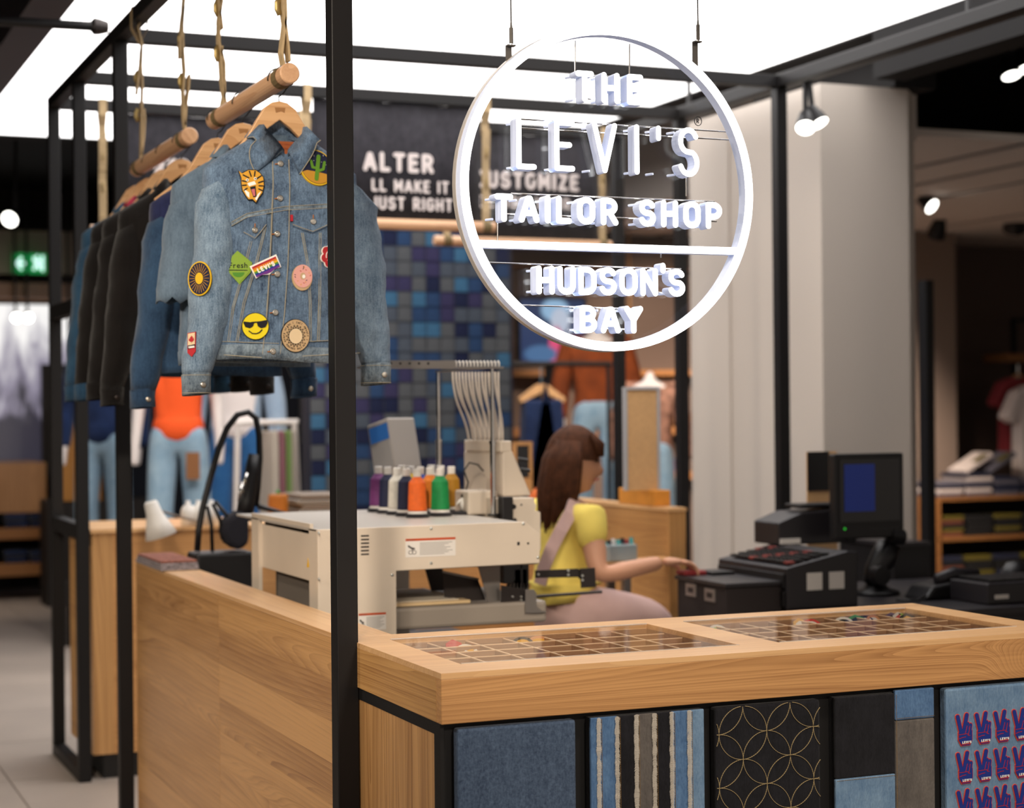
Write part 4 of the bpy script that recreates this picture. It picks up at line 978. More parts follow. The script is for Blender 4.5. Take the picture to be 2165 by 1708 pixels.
pbox('arm_underside', (ab[0], rb[0]-.002), (MY0+.012, MY0+.2), (ab[1]-.0, ab[1]+.006), m_mach2, em); pbox('leg_side', (lr[0]-.012, lr[0]), (MY0+.012, MY0+.12), (.735, ab[1]), m_mach2, em)
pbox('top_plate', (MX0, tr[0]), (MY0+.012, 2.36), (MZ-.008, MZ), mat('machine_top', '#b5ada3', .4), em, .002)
pbox('top_lip', (MX0, MX0+.01), (MY0+.075, MY1), (MZ, MZ+.012), m_mach, em)
zs_ = P(600, 1215, X=MX0).z; y_a, y_b = P(653, 1130, X=MX0).y, P(546, 1105, X=MX0).y
pbox('side_leg', (MX0, MX0+.012), (MY0+.012, y_a), (.735, MZ-.001), m_mach, em); pbox('side_leg', (MX0, MX0+.012), (y_b, MY1), (.735, MZ-.001), m_mach, em)
pbox('side_cover', (MX0+.012, MX0+.022), (y_a-.03, y_b+.02), (zs_, MZ-.02), m_mach, em, .002)
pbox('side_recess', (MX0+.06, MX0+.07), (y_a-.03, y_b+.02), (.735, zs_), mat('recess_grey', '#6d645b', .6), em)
pbox('inner_chassis', (MX0+.03, .60), (1.70, 2.12), (zs_+.02, MZ-.01), m_gun, em)
def screw(u, v, plane, val):
    q = P(u, v, Y=val) if plane == 'Y' else P(u, v, X=val); bm = B(); d = Vector((0, -.0025, 0)) if plane == 'Y' else Vector((-.0025, 0, 0)); tube(bm, [q, q+d, q+d*1.5], [.0045, .0042, .0025], 12); part('screw', bm, m_screw, em, smooth=True)
for u, v in ((911, 1117), (911, 1190), (1106, 1107), (1137, 1178), (829, 1215)): screw(u, v, 'Y', MY0)
for u, v in ((675, 1127), (675, 1224)): screw(u, v, 'X', MX0)
for k in range(6):
    a, b = P(763, 1133+k*7.8, Y=MY0), P(780, 1132+k*7.8, Y=MY0); bm = B(); box(bm, (a.x, b.x), (MY0-.001, MY0+.002), (a.z-.0022, a.z+.0022)); part('vent_slot', bm, m_blk, em)
for u, v, w_, h_ in ((1096, 1149, .008, .01), (1116.5, 1148.5, .006, .006)):
    q = P(u, v, Y=MY0); bm = B(); box(bm, (q.x-w_/2, q.x+w_/2), (MY0-.001, MY0+.002), (q.z-h_/2, q.z+h_/2)); part('port', bm, m_blk, em)
def warning(u0, v0, u1, v1, name='warning_label'):
    a, b = P(u0, v0, Y=MY0), P(u1, v1, Y=MY0); w_, h_ = b.x-a.x, a.z-b.z; o = None
    bm = B(); box(bm, (a.x, b.x), (MY0-.0012, MY0), (b.z, a.z)); box(bm, (a.x, b.x), (MY0-.0016, MY0-.0012), (a.z-h_*.13, a.z), mi=1)
    for k in range(8): box(bm, (a.x+w_*.28, b.x-w_*(.06+.2*((k*37) % 5)/5)), (MY0-.0015, MY0-.0012), (a.z-h_*(.24+.088*k)-h_*.022, a.z-h_*(.24+.088*k)), mi=2)
    mx = Matrix.Translation((a.x+w_*.03, MY0-.0018, a.z-h_*.10)); text(bm, 'WARNING', h_*.085, mx, 2)
    hx, hz = a.x+w_*.12, b.z+h_*.4
    stroke(bm, [(hx-w_*.06, hz+h_*.2), (hx-w_*.01, hz+h_*.1), (hx+w_*.05, hz+h_*.05)], h_*.10, MY0-.0016, MY0-.0012, mi=2); stroke(bm, [(hx-w_*.01, hz+h_*.12), (hx+w_*.02, hz-h_*.02)], h_*.06, MY0-.0016, MY0-.0012, mi=2)
    for dx in (-.02, .05): stroke(bm, [(hx+w_*dx+w_*.04*math.cos(t_), hz-h_*.14+h_*.1*math.sin(t_)) for t_ in [2*PI*k/10 for k in range(11)]], h_*.03, MY0-.0016, MY0-.0012, mi=2, seg=2)
    part(name, bm, [m_lab, m_labo, m_ink], em)
warning(857, 1139, 963, 1174); warning(758, 1297, 816, 1330)
q = P(643, 1192, X=MX0); bm = B(); prism(bm, [(q.y-.012, q.z-.010), (q.y, q.z+.016), (q.y+.012, q.z-.010)], 0, .001, Matrix(((0, -1, 0, MX0+.012), (1, 0, 0, 0), (0, 0, 1, 0), (0, 0, 0, 1)))); part('hazard_triangle', bm, mat('hazard_yellow', '#e0b020', .6), em)
# head housing and needle case (machine faces +X)
HXb, HYn, HYf = .926, 1.90, 2.24
bm = B(); A = [(HXb, 1.225), (HXb, 1.366), (HXb+.034, 1.372), (HXb+.100, 1.225)]
prism(bm, A, HYn, HYf); part('head_housing', bm, m_mach, em, bevel=.006)
pbox('tube_box', (HXb-.006, HXb+.032), (HYn+.0, HYf-.02), (1.366, 1.402), m_mach, em, .004)
bm = B(); prism(bm, [(.90, 1.14), (.90, 1.224), (.985, 1.224), (.998, 1.2), (.994, 1.185), (1.012, 1.178), (1.012, 1.06), (.93, 1.06)], HYn-.1, HYn-.09); part('needle_case_plate', bm, m_mach, em, bevel=.002)
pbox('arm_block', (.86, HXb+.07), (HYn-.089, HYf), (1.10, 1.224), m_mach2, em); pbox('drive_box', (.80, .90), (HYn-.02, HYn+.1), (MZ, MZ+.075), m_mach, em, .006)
for u, v, r_ in ((1086, 1071, .008), (1102, 1067, .003), (1088, 1100, .007)):
    q = P(u, v, Y=HYn-.1); bm = B(); cyl(bm, q, q+Vector((0, -.002, 0)), r_, seg=12); part('rivet', bm, m_blk, em)
for u, v in ((1095, 970), (1100, 992)):
    q = P(u, v, Y=HYn); bm = B(); cyl(bm, q, q+Vector((.03, -.01, -.005)), .006, seg=10); part('tension_knob', bm, m_blk, em)
q = P(1066, 1080, Y=HYn-.11); pbox('motor_block', (q.x-.018, q.x+.018), (HYn-.14, HYn-.1), (q.z-.045, q.z+.045), m_blk, em, .003)
# thread rack with guide pins and tubes
RY = 1.80; zr = P(1058, 775, Y=RY).z; xr1 = P(1060, 775, Y=RY).x
pbox('rack_bar', (.42, xr1), (RY-.02, RY+.02), (zr-.006, zr), m_galv, em); pbox('rack_rail', (.42, xr1-.16), (RY-.021, RY-.018), (zr, zr+.018), m_galv, em)
for k in range(16):
    x = xr1-.008-k*.0118; bm = B(); tube(bm, [(x, RY, zr), (x, RY, zr+.012), (x-.004, RY, zr+.017)], .0034, 8); part('guide_pin', bm, m_wht, em, smooth=True)
for k in range(7):
    x = xr1-.25-k*.03; bm = B(); cyl(bm, (x, RY-.022, zr+.009), (x, RY-.0215, zr+.009), .004, seg=8); part('eyelet', bm, m_blk, em)
q2 = P(1041, 900, Y=RY).x; q1 = P(927, 900, Y=2.2).x
for x, y, r_ in ((q2, RY, .0085), (q1, 2.2, .0085)):
    bm = B(); cyl(bm, (x, y, MZ), (x, y, 1.40), r_, seg=14); cyl(bm, (x, y, 1.40), (x, y, zr-.004), r_*.72, seg=14); cyl(bm, (x, y, 1.395), (x, y, 1.405), r_*1.25, seg=14); part('rack_post', bm, m_chrome, em)
    bm = B(); cyl(bm, (x, y, MZ), (x, y, MZ+.006), .018, seg=16); part('post_foot', bm, m_blk, em)
pbox('rack_brace', (q1-.01, q1+.01), (RY, 2.2), (zr-.008, zr-.004), m_galv, em)
m_tubew = mat('white_tube', '#d9d0c6', .5); rnd = random.Random(11)
for k in range(15):
    a = P(957+k*6.9, 786, Y=RY); b = Vector((HXb+.004+.018*(k % 2), HYf-.04-k*.019, 1.400)); dy = b.y-a.y
    lean = 1-k/14; pts = []
    c1 = a+Vector((.006+.004*lean, .02, -.09-.03*lean)); c2 = b+Vector((-.055*lean-.012, -dy*.35, .10))
    for j in range(13):
        t_ = j/12; pts.append(a*(1-t_)**3+c1*3*t_*(1-t_)**2+c2*3*t_*t_*(1-t_)+b*t_**3)
    bm = B(); tube(bm, pts, .0036, 7); part('thread_tube', bm, m_tubew, em, smooth=True)
# control box with tilted screen
mx = Matrix.Translation(P(826, 985, Y=2.42)) @ Matrix.Rotation(math.radians(18), 4, 'Z') @ Matrix.Rotation(math.radians(-13), 4, 'X')
cbx = pbox('control_box', (-.03, .085), (-.06, .06), (-.02, .155), mat('control_grey', '#b3aba3', .5), em, .006, mx)
bm = B(); box(bm, (-.0315, -.0302), (-.055, .05), (.085, .14), mx); part('control_screen', bm, mat('screen_blue', '#2f5f9c', .3, emit=.25), em)
bm = B(); box(bm, (-.0315, -.0302), (-.055, .05), (-.01, .08), mx); part('keypad', bm, mat('keypad_grey', '#a9a6a4', .5), em)
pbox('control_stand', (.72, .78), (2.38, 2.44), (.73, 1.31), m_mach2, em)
# sewing field below the arm: hoop drive, needle plate, cylinder bed
def plate_y(name, px_, y, m_, th=.004):
    bm = B(); prism(bm, [fpt(u, v, y) for u, v in px_], y, y+th); return part(name, bm, m_, em)
plate_y('bracket_plate', [(1010, 1194), (1057, 1192), (1058, 1278), (1035, 1280)], 1.62, m_galv)
plate_y('hoop_bracket', [(1060, 1237), (1110, 1246), (1110, 1296), (1060, 1284)], 1.58, m_gun); plate_y('hoop_flange', [(1111, 1247), (1129, 1246), (1134, 1254), (1134, 1280), (1144, 1290), (1158, 1293), (1140, 1296), (1111, 1296)], 1.56, m_galv)
plate_y('hoop_arm', [(1132, 1206), (1222, 1202), (1232, 1208), (1232, 1228), (1222, 1220), (1132, 1222)], 1.75, m_gun); plate_y('hoop_arm_end', [(1227, 1202), (1258, 1200), (1260, 1241), (1229, 1243)], 1.74, m_gun)
for u, v in ((1201, 1206), (1201, 1215), (1231, 1217), (1231, 1226), (1138, 1214)):
    q = P(u, v, Y=1.738); bm = B(); cyl(bm, q, q+Vector((0, -.003, 0)), .004, seg=10); part('screw', bm, m_screw, em)
for u, v in ((1083, 1261), (1101, 1261), (1101, 1268)):
    q = P(u, v, Y=1.578); bm = B(); cyl(bm, q, q+Vector((0, -.006, 0)), .003, seg=8); part('screw', bm, m_screw, em)
bm = B(); cyl(bm, P(1130, 1261, Y=1.7), P(1272, 1251, Y=1.7), .0048, seg=10); part('guide_rod', bm, m_gun, em)
plate_y('beam_plate', [(936, 1208), (1010, 1224), (1030, 1275), (940, 1262)], 1.66, m_gun); plate_y('beam_edge', [(936, 1206), (1012, 1222), (1012, 1227), (936, 1211)], 1.655, m_galv)
plate_y('drive_plate', [(898, 1200), (935, 1199), (945, 1248), (912, 1249)], 1.9, m_gun)
for k, (u, v, w_, h_) in enumerate(((1078, 1205, .03, .04), (1096, 1222, .022, .03), (1088, 1240, .016, .022), (1106, 1213, .012, .05))):
    q = P(u, v, Y=1.8); pbox('needle_block', (q.x-w_, q.x+w_), (1.78, 1.83), (q.z-h_, q.z+h_), m_blk, em, .002)
for k in range(6):
    q = P(1080+k*7, 1232, Y=1.77); bm = B(); cyl(bm, q, q+Vector((0, 0, -.035)), .0014, seg=6); part('needle', bm, m_chrome, em)
zt1 = P(900, 1265, Y=1.9).z
bd = thing('hoop_board', 'pale wooden hooping board lying inside the embroidery machine', 'board', (.6, 1.9, zt1))
q0, q1_ = P(760, 1280, Y=1.6), P(995, 1278, Y=1.6); pbox('board_base', (q0.x, q1_.x), (1.60, 2.0), (q0.z-.01, q0.z), wood('hoop_birch', '#c9a878', '#e2c79a', 'X'), bd, .002)
pbox('cream_sheet', (q0.x, q1_.x-.03), (1.62, 1.98), (q0.z, q0.z+.002), mat('sheet_cream', '#e6d9c4', .7), bd)
pbox('cylinder_bed', (.30, .93), (1.57, 2.05), (q0.z-.075, q0.z-.0105), mat('bed_beige_grey', '#8d8378', .5), em, .01)
# ------------------------------------------------ thread cones
CONE = [(.0, .0), (.030, .0), (.0305, .004), (.029, .06), (.0265, .105), (.019, .122), (.0115, .128)]
def cone(x, y, col, label, name='thread_cone'):
    t = thing(name, label, 'thread cone', (x, y, MZ), 0, 'thread cones on the embroidery machine')
    bm = B(); lathe(bm, [(.0, 0), (.036, 0), (.0375, .006), (.034, .011), (0, .012)], seg=24); obj('base_disc', bm, m_blk2, t)
    bm = B(); lathe(bm, [(.0, .012), (.031, .012), (.028, .02), (0, .021)], seg=20); obj('felt_pad', bm, m_wht, t, smooth=False)
    m_ = MATS.get('thread_'+col[0]) or mat('thread_'+col[0], col[1], .55, bump=.8, bscale=420, var=.12, vscale=60)
    bm = B(); rr_ = []
    for k in range(34):
        u = k/33; z = .021+u*.104; r_ = .0295-.004*u if u < .82 else .0262-(u-.82)/.18*.014; rr_.append((r_*(1+.012*(k % 2)), z))
    lathe(bm, rr_, seg=24); obj('wound_thread', bm, m_, t, smooth=True)
    bm = B(); lathe(bm, [(.0115, .124), (.0125, .128), (.0125, .146), (.0105, .149), (.004, .149)], seg=18); obj('plastic_top', bm, m_wht, t, smooth=False)
pur, nav, whi, ora, gre, gol, blu, yel, dkg = ('purple', '#7c3a78'), ('navy', '#0b1238'), ('white', '#d8d2c6'), ('orange', '#f06a1e'), ('green', '#0c8c46'), ('gold', '#a8760c'), ('blue', '#1c3f9c'), ('yellow', '#e0b822'), ('dark_grey', '#3a3a40')
for (x, y, c_, lb_) in ((.617, 2.215, pur, 'purple thread cone at the far end of the front row'), (.617, 2.12, nav, 'navy thread cone next to the purple one'), (.617, 2.03, whi, 'white thread cone between two navy cones'), (.617, 1.94, nav, 'navy thread cone next to the bright orange one'), (.62, 1.85, ora, 'bright orange thread cone nearest on the machine top'),
    (.708, 1.885, gre, 'green thread cone beside the nearest orange cone'), (.708, 1.975, ('amber_orange', '#e07a0c'), 'amber orange thread cone just behind the green cone'), (.708, 2.065, blu, 'royal blue thread cone in the middle row'), (.708, 2.155, yel, 'yellow thread cone half hidden in the middle row'), (.708, 2.245, whi, 'white thread cone at the back of the middle row'),
    (.803, 2.035, gol, 'mustard gold thread cone at the right of the group'), (.803, 2.13, dkg, 'dark grey thread cone hidden behind the gold one'), (.803, 2.22, whi, 'white thread cone behind the gold cone')):
    cone(x, y, c_, lb_)
fg = thing('toy_figure', 'tiny white and black bird figure on an empty cone base', 'figurine', (.80, 1.93, MZ))
bm = B(); lathe(bm, [(.0, 0), (.036, 0), (.0375, .006), (.034, .011), (0, .012)], seg=24); obj('base_disc', bm, m_blk2, fg)
bm = B(); lathe(bm, [(0, .012), (.004, .014), (.009, .03), (.008, .045), (.004, .052), (0, .054)], seg=14); obj('body', bm, m_wht, fg, smooth=True)
bm = B(); lathe(bm, [(0, .052), (.005, .055), (.0055, .06), (0, .066)], seg=12); obj('head', bm, m_blk, fg, smooth=True)
for s_ in (-1, 1):
    bm = B(); tube(bm, [(s_*.006, 0, .046), (s_*.016, 0, .036), (s_*.022, 0, .03)], [.004, .003, .001], 8); obj('wing', bm, m_wht, fg, smooth=True)
bm = B(); cyl(bm, (0, 0, .0), (0, 0, .014), .006, seg=10); obj('foot', bm, m_blk, fg)
cb = tag(obj('usb_cable', (lambda b_: (tube(b_, [P(977, 1062, Y=1.98), P(984, 1040, Y=1.98), P(990, 1020, Y=1.98), P(981, 995, Y=1.99), P(992, 978, Y=1.99), P(1010, 982, Y=1.99), P(1022, 996, Y=1.99)], .003, 7), b_)[1])(B()), m_blk, smooth=True), 'thin black cable looping in front of the machine head', 'cable')
# ------------------------------------------------ black sewing rig with arched hose beside the side counter
rg = thing('sewing_rig', 'black free arm sewing rig with arched hose behind side counter', 'sewing machine', (.35, 2.9, .73))
RYr = 2.95
def rp(u, v, y=RYr): return P(u, v, Y=y)
bm = B(); tube(bm, [rp(*q) for q in ((417, 1165), (420, 1120), (428, 1075), (445, 1010), (462, 950), (480, 905), (502, 877), (525, 871), (541, 884), (548, 920), (549, 970), (545, 1030), (540, 1070))], .0115, 10); part('arched_hose', bm, m_blk, rg, smooth=True)
for pp in (((438, 1070), (447, 1110), (449, 1165)), ((450, 1065), (466, 1100), (470, 1140)), ((455, 1060), (480, 1090), (500, 1100))):
    bm = B(); tube(bm, [rp(*q) for q in pp], .007, 8); part('cable', bm, m_blk, rg, smooth=True)
bm = B(); tube(bm, [rp(537, 960), rp(532, 1000), rp(522, 1060), rp(515, 1100)], [.02, .026, .032, .03], 10); part('upright', bm, m_blk, rg, smooth=True)
for pp in (((510, 1025), (505, 1060)), ((522, 1000), (512, 1035)), ((512, 1020), (512, 1050))):
    bm = B(); tube(bm, [rp(a, b, RYr-.03) for a, b in pp], .006, 8); part('chrome_lever', bm, m_chrome, rg, smooth=True)
bm = B(); prism(bm, [fpt(u, v, RYr-.04) for u, v in ((480, 1095), (512, 1078), (528, 1090), (528, 1150), (505, 1165), (482, 1150), (470, 1125))], RYr-.04, RYr+.05); part('cloth_hood', bm, mat('hood_cloth', '#1b1a22', .95), rg, bevel=.02)
a, b = rp(405, 1168), rp(530, 1178); pbox('base', (a.x, b.x), (RYr-.08, RYr+.08), (.80, a.z), m_blk, rg, .01); pbox('pedestal', (a.x+.03, b.x-.02), (RYr-.05, RYr+.05), (.731, .80), m_blk, rg)
a = rp(600, 1085); bm = B(); tube(bm, [rp(545, 1070), rp(575, 1078), rp(615, 1088)], [.02, .016, .008], 8, flat=.5); part('side_arm', bm, m_blk, rg, smooth=True)
tb2 = thing('rig_table', 'low dark shelf carrying the sewing rig behind the counter', 'table', (.2, 2.7, 0)); pbox('table_top', (.14, .9), (2.66, 3.1), (.70, .73), m_blk2, tb2)
for x in (.16, .84):
    for y in (2.68, 3.04): pbox('leg', (x, x+.03), (y, y+.03), (0, .7), m_gun, tb2)
# plaid cloth stack on the counter end, lamp, bottles
m_plaid = mat('plaid_cloth', '#8a7f80', .95, var=.5, vscale=90); pc = thing('folded_cloth', 'small stack of folded plaid cloth at the side counter end', 'folded cloth', (.06, 2.95, HS))
for k in range(4):
    bm = B(); box(bm, (.0-.012+.002*k, .118), (2.62+.01*k, 3.06-.006*k), (HS+.0005+k*.008, HS+.008+k*.008)); part('fold', bm, m_plaid if k != 3 else mat('plaid_rust', '#8a5648', .95, var=.5, vscale=80), pc, bevel=.003)
dl = thing('desk_lamp', 'white cone shade desk lamp leaning on the far counter', 'lamp', (.35, 4.3, 1.026))
a, b = P(318, 1060, Y=3.5), P(341, 1133, Y=3.5)
d_ = (b-a); bm = B(); tube(bm, [a, a+d_*.05, a+d_*.35, a+d_*.6, b], [.021, .026, .031, .043, .062], 24, caps=False); o = part('shade', bm, m_wht, dl, smooth=True); so = o.modifiers.new('thickness', 'SOLIDIFY'); so.thickness = .003
bm = B(); lathe(bm, [(0, -.02), (.02, -.015), (.026, 0), (.02, .015), (0, .02)], b-d_*.25, 14); part('bulb', bm, mat('bulb_glass', '#fff4e0', .3, emit=.6), dl, smooth=True)
e = P(440, 1108, Y=4.3); bm = B(); tube(bm, [a+d_*.2, P(380, 1092, Y=3.9), e, Vector((e.x, e.y, 1.027))], .005, 8); part('arm', bm, m_galv, dl, smooth=True); bm = B(); cyl(bm, (e.x, e.y, 1.0265), (e.x, e.y, 1.04), .06, seg=20); part('base', bm, m_wht, dl)
for k, (u, v, lb_) in enumerate(((398, 1130, 'small white bottle leftmost of the trio beside the lamp'), (420, 1128, 'small white bottle in the middle of the trio'), (447, 1128, 'small white bottle nearest the black sewing rig'))):
    q = P(u, v, Y=4.16); bm = B(); lathe(bm, [(0, 0), (.03, 0), (.031, .06), (.024, .08), (.010, .09), (.010, .105), (0, .106)], (q.x, q.y, 1.0262), 16); tag(obj('bottle', bm, m_wht, smooth=True), lb_, 'bottle', 'bottles on the far counter')
# ================================================================== cash desk
dk = thing('cash_desk', 'black cash desk behind the display counter', 'desk', (2.4, 2.2, 0))
pbox('desk_top', (2.06, 3.4), (1.72, 2.75), (.775, .80), m_blk2, dk, .004); pbox('desk_body', (2.10, 3.35), (1.76, 2.7), (0, .775), m_blk, dk)
cr = thing('cash_register', 'black cash drawer unit with keyboard on its sloping top', 'cash register', (2.1, 2.0, .8))
bm = B(); prism(bm, [(2.02, .80), (2.31, .80), (2.31, .99), (2.27, .995), (2.02, .945)], 1.99, 2.47); part('body', bm, m_blk2, cr, bevel=.006)
pbox('drawer_front', (2.012, 2.019), (2.0, 2.46), (.81, .865), m_blk, cr, .003); pbox('drawer_front', (2.012, 2.019), (2.0, 2.46), (.875, .925), m_blk, cr, .003)
for i in range(5):
    for j in range(12):
        x, y = 2.055+i*.035, 2.03+j*.034; z = .951+(x-2.02)*.17; bm = B(); box(bm, (x-.014, x+.014), (y-.013, y+.013), (z, z+.008)); part('key', bm, m_blk if (i+j) % 7 else mat('key_red', '#8c3a34', .5), cr)
for k in range(2):
    y = 1.9885; x = 2.10+k*.09
    bm = B(); box(bm, (x, x+.062), (y-.001, y), (.865, .925)); part('square_sticker', bm, m_lab, cr)
pr = thing('receipt_printer', 'black receipt printer on a box beside the monitor', 'printer', (2.2, 2.3, 1.0))
q = P(1640, 1105, Y=2.4); z0_ = P(1640, 1170, Y=2.4).z
bm = B(); prism(bm, [(q.x, .99), (q.x+.34, .99), (q.x+.34, q.z+.05), (q.x+.10, q.z+.035), (q.x, q.z)], 2.38, 2.56); part('body', bm, m_blk2, pr, bevel=.006)
pbox('paper_cover', (q.x+.10, q.x+.30), (2.385, 2.5), (q.z+.05, q.z+.065), m_blk, pr, .004); a = P(1642, 1140, Y=2.37); pbox('paper_slip', (q.x+.005, q.x+.09), (2.374, 2.379), (.995, a.z), m_lab, pr)
mn = thing('pos_monitor', 'black monitor with blue window on a bulky arm', 'monitor', (2.55, 2.3, .8))
a, b = P(1764, 960, Y=2.25), P(1912, 1135, Y=2.25)
pbox('bezel', (a.x, b.x), (2.25, 2.29), (b.z, a.z), m_blk, mn, .006); w_, h_ = b.x-a.x, a.z-b.z
pbox('screen', (a.x+.02, b.x-.02), (2.247, 2.2495), (b.z+h_*.2, a.z-.02), mat('screen_dark', '#0e0d10', .2), mn)
c0, c1 = P(1785, 982, Y=2.246), P(1850, 1080, Y=2.246); pbox('screen_window', (c0.x, c1.x), (2.2455, 2.2469), (c1.z, c0.z), mat('screen_window_blue', '#08246a', .3, emit=.09, ecol='#1438a0'), mn)
for k in range(6): pbox('bezel_button', (a.x+w_*.5+k*.022, a.x+w_*.5+k*.022+.012), (2.2485, 2.25), (b.z+h_*.1, b.z+h_*.1+.006), m_blk2, mn)
bm = B(); q = P(1786, 1118, Y=2.249); cyl(bm, q, q+Vector((0, -.002, 0)), .004, seg=8); part('power_light', bm, mat('led_green', '#3cff4a', .4, emit=.3), mn)
bm = B(); cyl(bm, P(1770, 1128, Y=2.27), P(1790, 1132, Y=2.27), .02, seg=12); part('hinge_knob', bm, m_blk, mn); bm = B(); cyl(bm, P(1880, 1132, Y=2.27), P(1908, 1136, Y=2.27), .03, seg=14); part('hinge_knob', bm, m_blk, mn)
bm = B(); tube(bm, [P(1845, 1235, Y=2.3), P(1850, 1210, Y=2.3), P(1868, 1180, Y=2.3), P(1880, 1150, Y=2.3)], [.035, .042, .05, .045], 14); part('arm', bm, m_blk, mn, smooth=True)
bm = B(); q = P(1852, 1250, Y=2.3); lathe(bm, [(0, 0), (.09, 0), (.085, .012), (.05, .022), (.035, .04), (0, .045)], (q.x, 2.3, .801), 24); part('foot', bm, m_blk, mn, smooth=True)
q = P(1850, 1215, Y=2.27); bm = B(); cyl(bm, q, q+Vector((0, -.05, 0)), .035, seg=16); part('joint', bm, m_blk, mn)
nt_ = thing('notice_board', 'small wooden notice board with black sheet behind the monitor', 'sign', (2.3, 2.7, .8))
a, b = P(1706, 955, Y=2.62), P(1770, 1085, Y=2.62); pbox('board', (a.x, b.x), (2.62, 2.626), (.801, a.z), wood('notice_oak', '#b98a58', '#d6ab78', 'Z'), nt_); c = P(1752, 1037, Y=2.62); pbox('black_sheet', (a.x, c.x), (2.616, 2.6195), (c.z, a.z), m_blk, nt_)
ph_ = thing('desk_phone', 'black handheld scanner cradle lying on the cash desk', 'phone', (2.9, 2.2, .8))
a = P(1975, 1250, Y=2.1); bm = B(); prism(bm, [(a.x-.10, .801), (a.x+.22, .801), (a.x+.2, .84), (a.x+.08, .868), (a.x-.06, .85)], 2.02, 2.16); part('body', bm, m_blk, ph_, bevel=.012)
bm = B(); tube(bm, [(a.x-.02, 2.06, .866), (a.x+.06, 2.06, .885), (a.x+.16, 2.06, .87)], [.018, .02, .022], 10, flat=1.4); part('handset', bm, m_blk2, ph_, smooth=True)
bm = B(); tube(bm, [(a.x-.09, 2.03, .82), (a.x-.14, 2.0, .806), (a.x-.17, 2.02, .806), (a.x-.2, 2.05, .806)], .005, 7); part('cord', bm, m_blk, ph_, smooth=True)
kb = thing('keyboard', 'black keyboard tray at the right end of the desk', 'keyboard', (2.95, 1.85, .8))
a = P(2088, 1262, Y=1.80); pbox('tray', (a.x, a.x+.42), (1.80, 2.02), (.801, .875), m_blk2, kb, .006)
for i in range(10):
    for j in range(5): x, y = a.x+.03+i*.036, 1.825+j*.038; bm = B(); box(bm, (x, x+.03), (y, y+.032), (.876, .886)); part('key', bm, m_blk, kb)
bm = B(); box(bm, (a.x+.03, a.x+.09), (1.7985, 1.7995), (.82, .835)); part('white_tag', bm, m_lab, kb)
ms = thing('barcode_scanner', 'rounded black scanner standing behind the keyboard', 'scanner', (3.05, 2.1, .8)); q = P(2145, 1225, Y=2.12)
bm = B(); lathe(bm, [(0, 0), (.05, 0), (.055, .03), (.05, .08), (.03, .11), (0, .118)], (q.x, 2.12, .801), 18); part('body', bm, m_blk, ms, smooth=True)
# black document box with label slots
bx = thing('document_box', 'black archive box with two metal label slots at the desk end', 'box', (1.75, 2.1, 0))
X0b = 1.80; ya, yb = P(1535, 1240, X=X0b).y, P(1432, 1210, X=X0b).y
pbox('body', (X0b, X0b+.22), (ya, yb), (.45, .885), mat('box_brown_black', '#231b1b', .7), bx, .003); pbox('lid', (X0b-.008, X0b+.228), (ya-.012, yb+.008), (.886, .90), m_blk2, bx, .002)
for u, v in ((1462, 1247), (1502, 1258)):
    q = P(u, v, X=X0b); bm = B(); box(bm, (X0b-.004, X0b), (q.y-.036, q.y+.036), (q.z-.022, q.z+.022)); part('label_slot', bm, m_galv, bx); bm = B(); box(bm, (X0b-.0046, X0b-.0041), (q.y-.02, q.y+.02), (q.z-.009, q.z+.009)); part('slot_hole', bm, m_blk, bx)
st = tag(boxo('box_stand', (X0b+.01, X0b+.21), (ya+.01, yb-.01), (0, .449), m_blk), 'black block stand under the archive box', 'stand')
# oak cabinet run with cork board on a block
CX = 2.13; cyn = 3.08; cab = thing('oak_cabinet', 'oak cabinet behind the seated worker carrying the cork board', 'cabinet', (2.2, 3.4, 0))
pbox('side_panel', (CX, CX+.018), (cyn, 4.05), (.0, 1.085), wood('oak_side', '#9a6a3e', '#c4935c', 'Y'), cab); pbox('end_panel', (CX, CX+.075), (cyn-.018, cyn), (0, 1.085), wood('oak_end', '#a2703f', '#c99a62', 'Z'), cab)
pbox('core', (CX+.019, CX+.07), (cyn+.001, 4.04), (0, 1.08), m_carc, cab); pbox('cabinet_top', (CX-.004, CX+.08), (cyn-.02, 4.06), (1.0855, 1.10), m_wyt, cab)
bk_ = thing('wood_block', 'orange pine block holding the cork board upright', 'block', (2.15, 3.3, 1.1)); a, b = P(1308, 1040, Y=3.25), P(1382, 1072, Y=3.25)
xk0, xk1 = a.x, P(1420, 1060, Y=3.25).x; pbox('block', (CX+.0, CX+.078), (P(1382, 1060, X=CX).y, P(1308, 1055, X=CX).y), (1.1005, 1.165), mat('pine_orange', '#d08a34', .6, var=.1, vscale=20), bk_, .003)
ck = thing('cork_board', 'tall narrow cork board in a grey metal frame', 'board', (2.2, 3.26, 1.165)); a, b = P(1319, 818, Y=3.25), P(1404, 1040, Y=3.25)
pbox('cork', (a.x+.012, b.x-.03), (3.25, 3.262), (1.1655, a.z-.012), mat('cork', '#c29a6c', .9, var=.08, vscale=90), ck)
for x, z in (((a.x, b.x-.018), (a.z-.012, a.z)), ((a.x, a.x+.012), (1.1655, a.z-.012)), ((b.x-.03, b.x-.018), (1.1655, a.z-.012))): pbox('frame_strip', x, (3.244, 3.266), z, mat('frame_grey', '#a5a5a8', .45), ck)
pb = thing('parts_bin', 'clear plastic bin of sewing notions beside the oak cabinet', 'bin', (1.95, 2.9, 1.0)); a, b = P(1288, 1150, Y=2.95), P(1348, 1185, Y=2.95)
pbox('tray', (a.x, b.x), (2.95, 3.07), (b.z, a.z-.005), mat('bin_plastic', '#a9b6ba', .2, alpha=.75), pb, .004)
